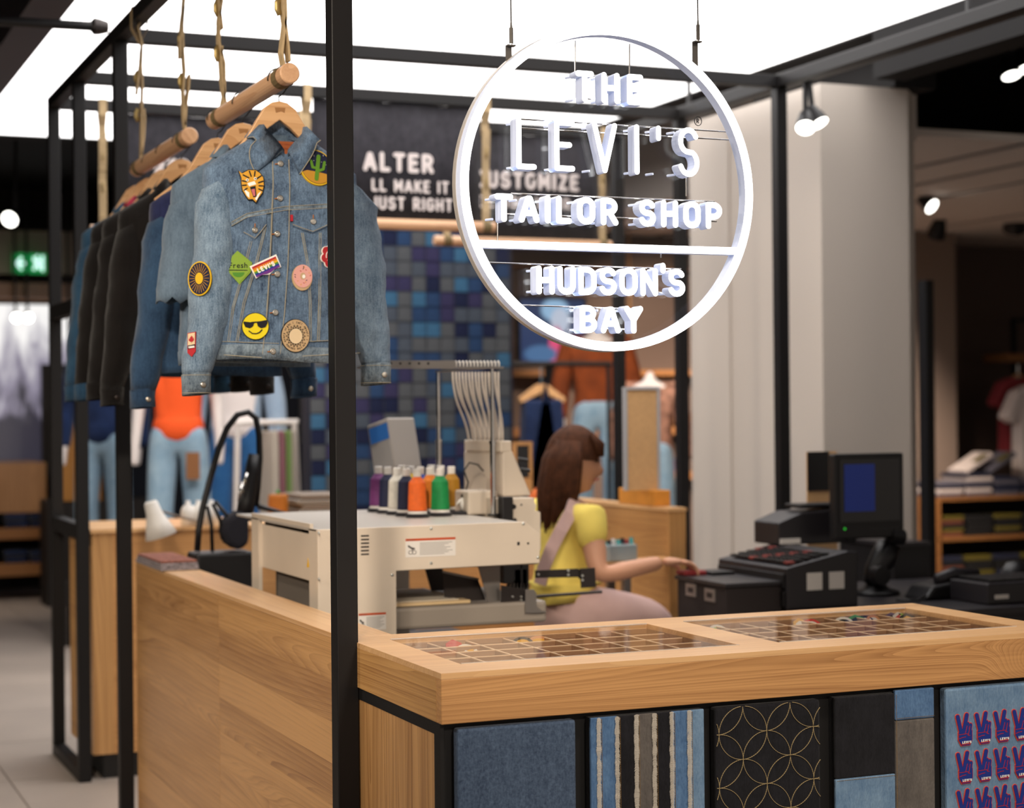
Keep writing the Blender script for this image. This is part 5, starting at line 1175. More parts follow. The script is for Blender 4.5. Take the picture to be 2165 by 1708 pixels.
for k in range(9):
    x = a.x+.01+k*(b.x-a.x-.02)/8; bm = B(); cyl(bm, (x, 2.98+.008*(k % 4), a.z-.03), (x+.008*((k % 3)-1), 3.0, a.z+.004+.006*(k % 3)), .009, seg=10); part('spool', bm, [mat('spool_teal', '#3f8d8a', .6), mat('spool_black', '#1c1a1c', .6), mat('spool_white', '#d6cfca', .6), mat('spool_red', '#a03a3a', .6)][k % 4], pb)
sd_ = thing('side_shelf', 'steel leg work shelf holding the parts bin', 'shelf', (1.9, 2.95, 0)); pbox('shelf_board', (a.x-.02, CX-.01), (2.93, 3.1), (b.z-.022, b.z-.0005), MATS['oak_side'], sd_)
q = P(1320, 1250, Y=2.95); pbox('leg', (q.x-.015, q.x+.015), (2.92, 2.95), (0, b.z-.022), m_galv, sd_); pbox('leg', (q.x-.015, q.x+.015), (3.06, 3.09), (0, b.z-.022), m_galv, sd_)
# small patches and pins lying in the trays
tz_ = HS-.055; cols = [('#1c1c1f', 'black'), ('#3a8a4a', 'green'), ('#d8a020', 'yellow'), ('#c23a34', 'red'), ('#8fb04a', 'lime'), ('#d8d2c8', 'white'), ('#5a4a6a', 'violet'), ('#c98a5a', 'tan')]
spots = [(1490, 1302, 2, 5), (1613, 1322, 3, 5), (1668, 1300, 7, 5), (1700, 1315, 1, 0), (1640, 1310, 5, 0), (1855, 1303, 0, 2), (1930, 1299, 5, 3), (1915, 1325, 4, 5), (1800, 1330, 0, 5), (1870, 1328, 6, 0), (1965, 1312, 0, 7), (2030, 1320, 0, 2), (2090, 1322, 0, 2), (1045, 1365, 0, 2), (1075, 1362, 7, 2), (900, 1372, 3, 3), (985, 1400, 5, 2), (1500, 1352, 5, 4)]
wh = ['at the left of the far tray', 'low in the far tray', 'upper left in the far tray', 'in the middle of the far tray', 'beside the green one in the far tray', 'with yellow rim, back of the far tray', 'at the back right of the far tray', 'at the front of the far tray', 'front middle of the far tray', 'next to the lime one in the far tray', 'right of centre in the far tray', 'second from the right end', 'at the right end of the far tray', 'in the second column of the near tray', 'among pins in the near tray', 'lying flat at the left of the near tray', 'at the front of the near tray', 'at the right end of the near tray']
for k, ((u, v, c1, c2), ww) in enumerate(zip(spots, wh)):
    q = P(u, v, Z=tz_+.004); gx = G[1] if u > 1440 else G[0]; q.x = max(gx[0]+.035, min(gx[1]-.035, q.x)); q.y = max(GY[0]+.03, min(GY[1]-.03, q.y)); (h1, n1), (h2, n2) = cols[c1], cols[c2]; rnd = random.Random(k); bm = B()
    mx = Matrix.Translation((q.x, q.y, tz_+.0225)) @ Matrix.Rotation(rnd.uniform(-.3, .3), 4, 'Z') @ Matrix.Rotation(-.45, 4, 'X')
    o_ = circ(0, 0, .03, 18, .024) if k % 3 else [(-.03, -.015), (-.02, .02), (.0, .028), (.024, .018), (.03, -.012), (.01, -.022)]
    prism(bm, o_, -.002, .0, mx, 0); prism(bm, [(a_*.72, b_*.72) for a_, b_ in o_], -.003, -.002, mx, 1); stroke(bm, [(-.012, -.004), (0, .006), (.012, -.002)], .005, -.0038, -.003, mx, 0)
    tag(obj('embroidered_patch', bm, [mat('mini_'+n1, h1, .8), mat('mini_'+n2, h2, .8)]), n1+' embroidered patch '+ww, 'patch', 'patches in the display trays')
# ================================================================== seated worker
def skin(verts, edges, radii, root=0, sub=2):
    """smooth limb surface grown round a skeleton -> list of (co), faces"""
    me = bpy.data.meshes.new('sk'); me.from_pydata([tuple(v) for v in verts], edges, []); o = bpy.data.objects.new('sk', me); COL.objects.link(o)
    md = o.modifiers.new('s', 'SKIN'); md.use_smooth_shade = True
    for i, r_ in enumerate(radii): me.skin_vertices[0].data[i].radius = r_ if isinstance(r_, tuple) else (r_, r_)
    for d in me.skin_vertices[0].data: d.use_root = False
    me.skin_vertices[0].data[root].use_root = True
    sb = o.modifiers.new('d', 'SUBSURF'); sb.levels = sub; sb.render_levels = sub
    dg = bpy.context.evaluated_depsgraph_get(); ev = o.evaluated_get(dg); m2 = ev.to_mesh()
    out = ([v.co.copy() for v in m2.vertices], [tuple(p_.vertices) for p_ in m2.polygons]); ev.to_mesh_clear(); bpy.data.objects.remove(o); bpy.data.meshes.remove(me)
    return out
def addm(bm, data):
    vv = [bm.verts.new(c) for c in data[0]]
    for f in data[1]:
        try: bm.faces.new([vv[i] for i in f])
        except ValueError: pass
m_skin = mat('skin', '#d09a7c', .55); m_hair = mat('brown_hair', '#4a2b1a', .75, spec=.2, var=.35, vscale=40); m_shirt = mat('yellow_cotton', '#f0d86c', .9, var=.06, vscale=12); m_pink = mat('pink_cotton', '#c0a09a', .9, var=.07, vscale=10); m_lip = mat('lip', '#a8564e', .5); m_eye = mat('eye_dark', '#231815', .3)
F = Vector((.906, .42, 0)).normalized(); Rt = Vector((F.y, -F.x, 0)); U = Vector((0, 0, 1))      # facing, her right
neck = P(1196, 1052, Y=2.62); shc = neck-U*.045-F*.005
shR = P(1246, 1093, Y=2.46); shL = shc*2-shR; shL.z = shR.z+.01
chest = shc-U*.11-F*.01; waist = shc-U*.24-F*.015; pel = shc-U*.36-F*.02
elb = P(1266, 1218, Y=2.40); wri = P(1402, 1188, Y=2.36); han = P(1442, 1184, Y=2.36)
head = P(1214, 976, Y=2.58)
hipR, hipL = pel+Rt*.085-U*.02, pel-Rt*.085-U*.02
kneR = hipR+F*.40+Rt*.04-U*.04; kneL = hipL+F*.40-Rt*.05-U*.02
ankR = kneR-U*.42-F*.06; ankL = kneL-U*.42-F*.08; toeR = ankR+F*.15-U*.05; toeL = ankL+F*.15-U*.05
elL = shL+F*.12-U*.25-Rt*.03; wrL = elL+F*.2-U*.02+Rt*.04; haL = wrL+F*.07
sk = [pel, waist, chest, shc, neck, head-U*.03, shR, elb, wri, shL, elL, wrL, haL, hipR, kneR, ankR, toeR, hipL, kneL, ankL, toeL]
ed = [(0, 1), (1, 2), (2, 3), (3, 4), (4, 5), (3, 6), (6, 7), (7, 8), (3, 9), (9, 10), (10, 11), (11, 12), (0, 13), (13, 14), (14, 15), (15, 16), (0, 17), (17, 18), (18, 19), (19, 20)]
rd = [(.05, .045), (.05, .05), (.06, .05), (.055, .05), .045, .045, .05, .041, .026, .05, .042, .028, .022, .04, .034, .03, .03, .04, .034, .03, .03]
pw = thing('person', 'seated worker with long brown hair, yellow t-shirt and pink dungarees', 'person', (pel.x, pel.y, 0))
bm = B(); addm(bm, skin(sk, ed, rd))
# head: shaped ellipsoid with brow, nose, chin; local axes face / right / up
Fh = (ROT @ Vector((.96, 0, -.05))); Fh.z = -.08; Fh.normalize(); Rh = Fh.cross(U).normalized(); Uh = Rh.cross(Fh)
def hd(f, r_, u): return head+Fh*f+Rh*r_+Uh*u
def head_pt(th, phv):
    f, r_, u = math.cos(phv)*math.cos(th)*.094, math.cos(phv)*math.sin(th)*.074, math.sin(phv)*.118
    if u < 0: k = -u/.118; r_ *= 1-.32*k; f = f*(1-.12*k)+(.012*k if f > 0 else .03*k)
    if f > .05 and abs(r_) < .022:
        if -.045 < u < .012: f += .022*(1-abs(r_)/.022)*max(0, 1-abs(u+.028)/.03)   # nose
        if u < -.085: f += .008
    if f > .05 and .015 < abs(r_) < .05 and .0 < u < .025: f -= .006                 # eye sockets
    return hd(f, r_, u)
nt2, np2 = 36, 26; g = [[bm.verts.new(head_pt(2*PI*i/nt2, -PI/2+PI*(j+.5)/np2)) for i in range(nt2)] for j in range(np2)]
for j in range(np2-1):
    for i in range(nt2): bm.faces.new((g[j][i], g[j][(i+1) % nt2], g[j+1][(i+1) % nt2], g[j+1][i]))
bm.faces.new(g[0]); bm.faces.new(g[-1])
for s_ in (-1, 1): addm(bm, skin([hd(-.002, s_*.070, .005), hd(-.008, s_*.080, -.005), hd(-.006, s_*.078, -.025)], [(0, 1), (1, 2)], [.012, .014, .009], sub=1))
# right hand: palm and five curled fingers reaching down onto the box
hdir = (han-wri).normalized(); pr_ = hdir.cross(U).normalized()
palm = wri+hdir*.055-U*.006
addm(bm, skin([wri, wri+hdir*.03, palm+hdir*.02], [(0, 1), (1, 2)], [(.024, .018), (.034, .015), (.038, .014)], sub=2))
for k, (sd, ln) in enumerate(((-.027, .066), (-.009, .074), (.009, .070), (.026, .056))):
    k0 = palm+hdir*.025+pr_*sd; k1 = k0+hdir*ln*.5-U*.012; k2 = k1+hdir*ln*.28-U*.022; k3 = k2+hdir*ln*.08-U*.022
    addm(bm, skin([k0-hdir*.01, k0, k1, k2, k3], [(0, 1), (1, 2), (2, 3), (3, 4)], [.0085, .009, .0082, .0075, .006], sub=1))
t0_ = palm-hdir*.02-pr_*.030; addm(bm, skin([t0_, t0_+hdir*.03-pr_*.018-U*.012, t0_+hdir*.058-pr_*.012-U*.03], [(0, 1), (1, 2)], [.011, .0095, .007], sub=1))
body = part('body', bm, m_skin, pw, smooth=True)
for s_ in (-1, 1):
    bm = B(); lathe(bm, [(0, -.006), (.008, -.004), (.010, 0), (.008, .004), (0, .006)], hd(.080, s_*.031, .012), 12); part('eye', bm, m_eye, pw, smooth=True)
    bm = B(); tube(bm, [hd(.083, s_*.018, .028), hd(.082, s_*.034, .033), hd(.072, s_*.048, .027)], [.003, .004, .002], 6); part('eyebrow', bm, m_hair, pw)
bm = B(); tube(bm, [hd(.078, -.022, -.060), hd(.090, -.008, -.057), hd(.090, .008, -.057), hd(.078, .022, -.060)], [.003, .006, .006, .003], 8, flat=.7); part('mouth', bm, m_lip, pw, smooth=True)
# hair: cap, fringe, long locks falling over the back and beside the face
bm = B(); rows_ = []
for j in range(14):
    phv = PI/2-j*(PI*.62)/13; row = []
    for i in range(40):
        th = 2*PI*i/40; f, r_, u = math.cos(phv)*math.cos(th)*.106, math.cos(phv)*math.sin(th)*.088, math.sin(phv)*.130+.006
        if f > .02: u = max(u, .034 if abs(r_) < .05 else .012)
        if f > .0 and u < .03: f = min(f, .10)
        row.append(bm.verts.new(hd(f-.004, r_, u)))
    rows_.append(row)
for A, C_ in zip(rows_, rows_[1:]):
    for i in range(40): bm.faces.new((A[i], A[(i+1) % 40], C_[(i+1) % 40], C_[i]))
rnd = random.Random(2)
for k in range(74):
    th = math.radians(rnd.uniform(98, 262) if k > 8 else rnd.choice((-1, 1))*rnd.uniform(78, 96)); l_ = rnd.uniform(.20, .27) if abs(th-PI) < 1.3 else rnd.uniform(.17, .25)
    f, r_ = .098*math.cos(th), .086*math.sin(th); top0 = hd(f*.8, r_*.8, .075); a = hd(f*1.06, r_*1.08, .0); b = hd(f*1.12-.004, r_*1.1, -.10); c = hd(f*.95-.012+rnd.uniform(-.012, .012), r_*.95+rnd.uniform(-.015, .015), -l_*.72); e = hd(f*.8-.02+rnd.uniform(-.02, .02), r_*.85+rnd.uniform(-.02, .02), -l_)
    tube(bm, [top0, a, b, c, e], [.012, .016, .017, .012, .003], 7)
for k in range(16):
    s_ = (k-7.5)/7.5; tube(bm, [hd(.055, s_*.055, .105), hd(.098-.02*s_*s_, s_*.058, .07), hd(.104-.024*s_*s_, s_*.060, .030+rnd.uniform(-.006, .004))], [.010, .011, .004], 6)
part('hair', bm, m_hair, pw, smooth=True)
# t-shirt and dungarees follow the body
bm = B(); slv = shR.lerp(elb, .60); slL = shL.lerp(elL, .55)
addm(bm, skin([waist-U*.02, waist+U*.02, chest, shc, neck-U*.025, shR, slv, shL, slL], [(0, 1), (1, 2), (2, 3), (3, 4), (3, 5), (5, 6), (3, 7), (7, 8)], [(.115, .10), (.12, .10), (.138, .105), (.11, .082), .058, .066, .066, .066, .064], root=1)); part('t_shirt', bm, m_shirt, pw, smooth=True)
bm = B(); addm(bm, skin([waist-U*.015, pel, hipR, kneR, ankR+U*.04, hipL, kneL, ankL+U*.04], [(0, 1), (1, 2), (2, 3), (3, 4), (1, 5), (5, 6), (6, 7)], [(.14, .125), (.17, .14), .12, .095, .075, .12, .095, .075], root=1)); part('dungarees', bm, m_pink, pw, smooth=True)
def band(name, pts, wd):
    bm = B(); A = []
    cen = [chest+Vector((0, 0, p.z-chest.z)) for p in pts]
    for i, p in enumerate(pts):
        d = (pts[min(i+1, len(pts)-1)]-pts[max(i-1, 0)]).normalized(); n_ = (p-cen[i]); n_.z = 0; n_.normalize(); s_ = d.cross(n_).normalized()*wd/2
        A.append([bm.verts.new(p+s_+n_*.006), bm.verts.new(p-s_+n_*.006), bm.verts.new(p-s_-n_*.006), bm.verts.new(p+s_-n_*.006)])
    for q, r_ in zip(A, A[1:]):
        for k in range(4): bm.faces.new((q[k], q[(k+1) % 4], r_[(k+1) % 4], r_[k]))
    bm.faces.new(A[0]); bm.faces.new(A[-1]); part(name, bm, m_pink, pw)
bk1 = -F
band('strap', [P(1216, 1055, Y=2.50), P(1206, 1085, Y=2.465), P(1186, 1120, Y=2.455), P(1166, 1160, Y=2.46), P(1150, 1200, Y=2.475), P(1142, 1235, Y=2.485)], .046)
ts = P(1455, 1202, Y=2.36)
for o_, l__ in ((boxo('coin_pouch', (ts.x-.03, ts.x+.06), (2.33, 2.40), (.9005, .916), mat('pouch_red', '#8c2a2c', .6), bevel=.004), 'flat red pouch under the worker\'s hand on the archive box'), (boxo('leather_wallet', (ts.x+.065, ts.x+.16), (2.30, 2.42), (.9005, .912), m_blk, bevel=.003), 'flat black wallet on the archive box lid')): tag(o_, l__, 'wallet')
so_ = thing('work_stool', 'round black stool under the seated worker', 'stool', (pel.x, pel.y, 0))
zs2 = pel.z-.165; bm = B(); lathe(bm, [(0, -.04), (.17, -.04), (.18, -.02), (.175, 0), (0, .003)], (pel.x, pel.y, zs2), 28); part('seat', bm, m_blk, so_)
bm = B(); cyl(bm, (pel.x, pel.y, .05), (pel.x, pel.y, zs2-.04), .025); part('column', bm, m_chrome, so_)
for k in range(5):
    a = 2*PI*k/5; bm = B(); tube(bm, [(pel.x, pel.y, .06), (pel.x+.26*math.cos(a), pel.y+.26*math.sin(a), .03)], [.022, .014], 8); part('foot', bm, m_gun, so_)
bm = B(); tube(bm, [(pel.x+.2*math.cos(2*PI*k/24), pel.y+.2*math.sin(2*PI*k/24), .28) for k in range(24)], .01, 8, closed=True); part('foot_ring', bm, m_chrome, so_)
# ================================================================== hanging banners inside the kiosk
m_ban = denim('banner_charcoal_denim', '#18171b', '#39373d', .5, .42, 20, .3); m_prt = mat('banner_print', '#d6cbc8', .8)
def banner(name, label, x0, x1, y, z0, z1, lines):
    t = thing(name, label, 'banner', ((x0+x1)/2, y, z0)); bm = B(); n_ = 14
    v = [[bm.verts.new((x0+(x1-x0)*i/n_, y+.004*math.sin(i*1.3), z)) for i in range(n_+1)] for z in (z0, z1)]
    for i in range(n_): bm.faces.new((v[0][i], v[0][i+1], v[1][i+1], v[1][i]))
    o = part('cloth', bm, m_ban, t, smooth=True); so = o.modifiers.new('thickness', 'SOLIDIFY'); so.thickness = .004; so.offset = 0
    for s_, u0, u1, vb, vt, wd in lines:
        a, b = P(u0, vb, Y=y-.009), P(u1, vb, Y=y-.009); h = P(u0, vt, Y=y-.009).z-a.z; bm = B()
        bm.free(); i0 = 0
        for wd_ in s_.split(' '):
            bm = B(); sfont(bm, s_, a.x, a.z, h, wd, y-.010, y-.0075, width=b.x-a.x, only=(i0, i0+len(wd_))); part('printed_word', bm, m_prt, t); i0 += len(wd_)+1
    return t
YA, YB = 4.10, 4.76
zr_ = 2.318
ba = banner('hanging_banner', 'dark denim banner printed with the word ALTER', P(662, 300, Y=YA).x, P(1013, 300, Y=YA).x, YA, zr_, 2.846, [('ALTER', 768, 917, 361, 319, .020), ('LL MAKE IT', 786, 949, 404, 377, .011), ('JUST RIGHT', 784, 957, 442, 414, .011)])
bc = banner('hanging_banner', 'dark denim banner printed with the word CUSTOMIZE', P(1000, 300, Y=YB).x, P(1262, 300, Y=YB).x, YB, zr_, 2.846, [('CUSTOMIZE', 1004, 1224, 396, 359, .019), ('DESIGN YOUR', 1012, 1206, 438, 412, .010)])
br = banner('hanging_banner', 'dark denim banner printed with the word REPAIR', P(244, 300, Y=YB).x, P(642, 300, Y=YB).x, YB, zr_, 2.846, [('REPAIR', 326, 470, 371, 333, .021)])
rod('banner_rod', 'wooden rod holding the ALTER banner', (P(638, 470, Y=YA).x, YA, zr_), (P(1046, 478, Y=YA).x, YA, zr_), [(P(648, 300, Y=YA).x, YA), (P(1026, 300, Y=YA).x, YA)], m_dowelx, 'X', 20, .024)
rod('banner_rod', 'wooden rod holding the CUSTOMIZE banner', (P(918, 508, Y=YB).x, YB, zr_), (P(1292, 515, Y=YB).x, YB, zr_), [(P(943, 300, Y=YB).x, YB), (P(1272, 300, Y=YB).x, YB)], m_dowelx, 'X', 24, .024)
rod('banner_rod', 'wooden rod holding the REPAIR banner at far left', (P(190, 485, Y=YB).x, YB, zr_), (P(660, 485, Y=YB).x, YB, zr_), [(P(216, 300, Y=YB).x, YB), (P(636, 300, Y=YB).x, YB)], m_dowelx, 'X', 28, .024)
# pipes under the ceiling at left
a = P(0, 55, Y=3.7); b = P(215, 57, Y=3.7); sp_ = thing('sprinkler_pipe', 'black ceiling pipe ending in a coupling at upper left', 'pipe', (a.x, 3.7, a.z))
bm = B(); cyl(bm, (a.x-1.2, 3.7, a.z), (b.x-.03, 3.7, b.z-.0), .019, seg=14); part('pipe', bm, m_blk, sp_); bm = B(); tube(bm, [(b.x-.04, 3.7, b.z), (b.x-.03, 3.7, b.z), (b.x-.01, 3.7, b.z), (b.x+.025, 3.7, b.z)], [.024, .034, .032, .022], 14); part('coupling', bm, m_gun, sp_)
bm = B(); cyl(bm, (a.x-.6, 3.7, a.z), (a.x-.6, 3.7, 3.5), .012, seg=8); part('hanger_rod', bm, m_blk, sp_)
# ================================================================== patchwork tile wall behind the banners
YP = 6.6; xw0, xw1 = P(655, 800, Y=YP).x, P(1078, 800, Y=YP).x; ncol, nrow = 14, 21; pt = (xw1-xw0)/ncol; zp0 = .78
pwk = thing('wall_patchwork', 'wall of square denim swatches in blues and greys', 'wall', (xw0, YP, 0)); pwk['kind'] = 'structure'; del pwk['label']; del pwk['category']
pbox('backing', (xw0-.02, xw1+.02), (YP, YP+.1), (0, 3.5), mat('patch_backing', '#1d1c28', .9), pwk)
tm = [denim('swatch_'+n_, a_, b_, .5, .4, 10, .3) for n_, a_, b_ in (('stone', '#36393d', '#535558'), ('ash', '#2d333d', '#484f59'), ('navy', '#090d24', '#171f3e'), ('blue', '#142644', '#274062'), ('sky', '#234560', '#3a627f'), ('plum', '#201d38', '#353152'))]
srcs = []
for m_ in tm:
    bm = B(); box(bm, (.003, pt-.003), (-.008, 0), (.003, pt-.003)); me = bpy.data.meshes.new('swatch'); bmesh.ops.recalc_face_normals(bm, faces=bm.faces[:]); bm.to_mesh(me); bm.free(); me.materials.append(m_); srcs.append(me)
rnd = random.Random(21)
for i in range(ncol):
    for j in range(nrow):
        k = rnd.choices(range(6), (5, 3, 3, 3, 2, 2))[0]; o = bpy.data.objects.new('swatch', srcs[k]); COL.objects.link(o); o.parent = pwk
        o.location = (i*pt, -.001-.004*rnd.random(), zp0+j*pt)
# ================================================================== shop beyond: shelves, mannequins, screens
m_shelf = wood('shop_shelf_oak', '#6e4526', '#9a6a3e', 'X'); m_shelfd = mat('shop_shelf_dark', '#17110f', .7); m_mann = mat('mannequin_white', '#d9cfca', .4); m_jl = denim('jeans_light', '#6b8da8', '#a9c1cf', .6, .45, 10, .3); m_jm = denim('jeans_mid', '#1f4d86', '#3d74a8', .6, .45, 10, .3); m_jd = denim('jeans_dark', '#0c1530', '#24365e', .6, .45, 10, .3)
m_or = mat('orange_cotton', '#e8551c', .9); m_wt = mat('white_cotton', '#e6dcd8', .9); m_rust = mat('rust_suede', '#7c3810', .9, var=.25, vscale=10); m_plaid2 = mat('plaid_flannel', '#9a6f5c', .9, var=.6, vscale=22); m_redc = mat('brick_red_cotton', '#8c3036', .9)
def mannequin(name, label, base, ztop, h, top_m, leg_m, turn=0, jacket_m=None, tag_c=None, seat=False, plinth=True, head=True):
    """display figure: h is figure height, feet at ztop on a plinth"""
    t = thing(name, label, 'mannequin', (base[0], base[1], 0), turn); k = h/1.75; z = ztop
    def q(x, y, u): return Vector((x*k, y*k, z+u*k))
    sl_ = .62 if jacket_m else 1.0
    legs = [(-.10, .0), (.10, .0)]
    bm = B(); addm(bm, skin([q(0, 0, .98), q(0, 0, 1.2), q(0, 0, 1.38), q(0, 0, 1.5), q(0, -.01, 1.63 if head else 1.505), q(-.18, 0, 1.40), q(-.23, .01, 1.12), q(-.25, -.05, .85), q(-.25, -.07, .74), q(.18, 0, 1.40), q(.23, .01, 1.12), q(.25, -.05, .85), q(.25, -.07, .74), q(-.09, 0, .9), q(-.11, -.02, .5), q(-.11, .02, .08), q(-.12, -.1, .02), q(.09, 0, .9), q(.11, .0, .5), q(.11, .02, .08), q(.12, -.1, .02)], [(0, 1), (1, 2), (2, 3), (3, 4), (2, 5), (5, 6), (6, 7), (7, 8), (2, 9), (9, 10), (10, 11), (11, 12), (0, 13), (13, 14), (14, 15), (15, 16), (0, 17), (17, 18), (18, 19), (19, 20)], [(.13*k, .1*k), (.11*k*sl_, .085*k*sl_), (.14*k*sl_, .09*k*sl_), .05*k*sl_, (.07*k, .085*k) if head else .03*k, .05*k*sl_, .042*k*sl_, .03*k, .022*k, .05*k*sl_, .042*k*sl_, .03*k, .022*k, .08*k, .055*k, .035*k, .03*k, .08*k, .055*k, .035*k, .03*k]))
    obj('figure', bm, m_mann, t, smooth=True)
    if top_m:
        bm = B(); addm(bm, skin([q(0, 0, .84), q(0, 0, 1.15), q(0, 0, 1.36), q(-.17, 0, 1.39), q(-.22, 0, 1.15), q(.17, 0, 1.39), q(.22, 0, 1.15)], [(0, 1), (1, 2), (2, 3), (3, 4), (2, 5), (5, 6)], [(.18*k, .135*k), (.15*k, .11*k), (.16*k, .11*k), .07*k, .065*k, .07*k, .065*k], root=1)); obj('top', bm, top_m, t, smooth=True)
    if jacket_m:
        bm = B(); addm(bm, skin([q(0, .02, .80), q(0, .02, 1.15), q(0, .02, 1.38), q(-.19, .01, 1.40), q(-.25, .01, 1.12), q(-.27, -.04, .84), q(.19, .01, 1.40), q(.25, .01, 1.12), q(.27, -.04, .84)], [(0, 1), (1, 2), (2, 3), (3, 4), (4, 5), (2, 6), (6, 7), (7, 8)], [(.19*k, .12*k), (.175*k, .115*k), (.17*k, .115*k), .08*k, .075*k, .06*k, .08*k, .075*k, .06*k], root=1)); obj('jacket', bm, jacket_m, t, smooth=True)
    if leg_m:
        bm = B(); addm(bm, skin([q(0, 0, 1.04), q(0, 0, .95), q(-.09, 0, .86), q(-.11, -.02, .48), q(-.11, .01, .10), q(.09, 0, .86), q(.11, 0, .48), q(.11, .01, .10)], [(0, 1), (1, 2), (2, 3), (3, 4), (1, 5), (5, 6), (6, 7)], [(.14*k, .105*k), (.165*k, .12*k), .10*k, .085*k, .085*k, .10*k, .085*k, .085*k], root=1)); lg = obj('jeans', bm, leg_m, t, smooth=True)
        if tag_c: bm = B(); box(bm, (.06*k, .14*k), (-.135*k, -.128*k), (z+.66*k, z+.82*k)); obj('hang_tag', bm, tag_c, lg)
    if plinth and ztop > .05: bm = B(); box(bm, (-.2, .2), (-.2, .2), (0, ztop-.001)); obj('plinth', bm, m_shelfd, t, bevel=.004)
    return t
c = P(378, 980, Y=7.6); mannequin('mannequin', 'white mannequin in orange top and pale blue jeans with brown tag', (c.x, 7.6), .42, 1.80, m_or, m_jl, -.35, None, mat('kraft_tag', '#8a5c38', .8))
c = P(500, 980, Y=8.3); mannequin('mannequin', 'white mannequin in pale denim shirt and royal blue jeans', (c.x, 8.3), .42, 1.80, m_wt, m_jm, -.3, denim('shirt_pale_denim', '#7d94ae', '#aebfd0', .6, .45, 8, .3))
c = P(218, 980, Y=8.6); mannequin('mannequin', 'white mannequin in navy denim jacket and torn blue jeans', (c.x, 8.6), .42, 1.75, m_jd, m_jl, -.5, m_jd)
c = P(1262, 800, Y=8.2); mannequin('mannequin', 'mannequin in a long rust brown suede coat behind the sign', (c.x, 8.2), .55, 1.78, None, m_jl, -.4, m_rust, head=False)
c = P(1375, 880, Y=7.4); mannequin('mannequin', 'mannequin in a plaid flannel shirt beside the black posts', (c.x, 7.4), .40, 1.55, None, m_jl, -.6, m_plaid2, head=False)
# low plinth run below the mannequins is hidden by the far counter; display rack of white tube
wr = thing('clothes_rack', 'white tube garment rack with beige garments behind the far counter', 'clothes rack', (P(600, 980, Y=7.2).x, 7.2, 0)); a, b, m2_ = P(565, 893, Y=7.2), P(622, 888, Y=7.2), mat('white_tube_steel', '#d8d0ca', .4)
for pp in ([(a.x-.2, 7.2, a.z), (b.x+.02, 7.2, a.z)], [(b.x, 7.2, a.z), (b.x+.06, 7.2, 0)], [(a.x-.18, 7.2, a.z), (a.x-.22, 7.2, 0)]): bm = B(); tube(bm, pp, .018, 10); part('tube', bm, m2_, wr)
for k, (u, col) in enumerate(((568, '#b9aea0'), (582, '#8a5a62'), (596, '#6f8a4a'), (606, '#a59a8e'))):
    q = P(u, 960, Y=7.2); g_ = thing('hanging_garment', ['pale beige garment on the white rack', 'dusty pink garment on the white rack', 'green garment on the white rack', 'taupe garment at the rack end'][k], 'garment', (q.x, 7.2, a.z-.03))
    bm = B(); prism(bm, [(q.x-.012, a.z-.05), (q.x+.012, a.z-.05), (q.x+.017, a.z-.15), (q.x+.017, a.z-.62), (q.x-.017, a.z-.64), (q.x-.017, a.z-.15)], 7.03, 7.37); part('cloth', bm, mat('garment_%d' % k, col, .9), g_, bevel=.006)
    bm = B(); tube(bm, [(q.x, 7.2, a.z-.05), (q.x, 7.2, a.z+.02)], .004, 6); part('hook', bm, m_chrome, g_)
def screen_mat(name, base, spots, strength):
    m, nt, b = nodes(name); N = nt.nodes.new; L = nt.links.new; tc = N('ShaderNodeTexCoord'); col = N('ShaderNodeRGB'); col.outputs[0].default_value = (*lin(base), 1); prev = col.outputs[0]
    for (ox, oz, rx, rz, c_) in spots:
        mp = N('ShaderNodeMapping'); mp.inputs['Location'].default_value = (-ox/rx, 0, -oz/rz); mp.inputs['Scale'].default_value = (1/rx, 0, 1/rz); L(tc.outputs['Object'], mp.inputs[0])
        le = N('ShaderNodeVectorMath'); le.operation = 'LENGTH'; L(mp.outputs[0], le.inputs[0]); mr = N('ShaderNodeMapRange'); mr.inputs[1].default_value = .8; mr.inputs[2].default_value = 1.1; mr.inputs[3].default_value = 1; mr.inputs[4].default_value = 0; L(le.outputs['Value'], mr.inputs[0])
        mx = N('ShaderNodeMix'); mx.data_type = 'RGBA'; L(mr.outputs[0], mx.inputs[0]); L(prev, mx.inputs[6]); mx.inputs[7].default_value = (*lin(c_), 1); prev = mx.outputs[2]
    b.inputs['Base Color'].default_value = (.02, .02, .02, 1); L(prev, b.inputs['Emission Color']); b.inputs['Emission Strength'].default_value = strength; b.inputs['Roughness'].default_value = .3
    return m
def screen(name, label, u0, v0, u1, v1, y, m_, stand=True):
    a, b = P(u0, v0, Y=y), P(u1, v1, Y=y); cx_, cz_ = (a.x+b.x)/2, (a.z+b.z)/2; w_, h_ = (b.x-a.x)/2, (a.z-b.z)/2
    t = thing(name, label, 'screen', (cx_, y, cz_)); bm = B(); box(bm, (-w_, w_), (-.003, .0), (-h_, h_)); obj('display', bm, m_, t); bm = B(); box(bm, (-w_-.02, w_+.02), (.001, .05), (-h_-.02, h_+.02)); obj('casing', bm, m_blk, t)
    if stand: bm = B(); box(bm, (-.05, .05), (.02, .05), (-cz_, -h_-.02)); obj('stand', bm, m_blk, t)
    return t
screen('wall_screen', 'lit video screen with a pink figure below the sign rim', 1100, 632, 1236, 768, 9.0, screen_mat('screen_figure', '#22365e', [(.02, .16, .12, .09, '#9cc4e6'), (.06, .08, .08, .1, '#c9d3e6'), (.03, -.16, .07, .2, '#e0507c'), (.09, -.2, .05, .1, '#cfd6f0'), (-.1, -.17, .14, .07, '#4a6f9a')], .8))
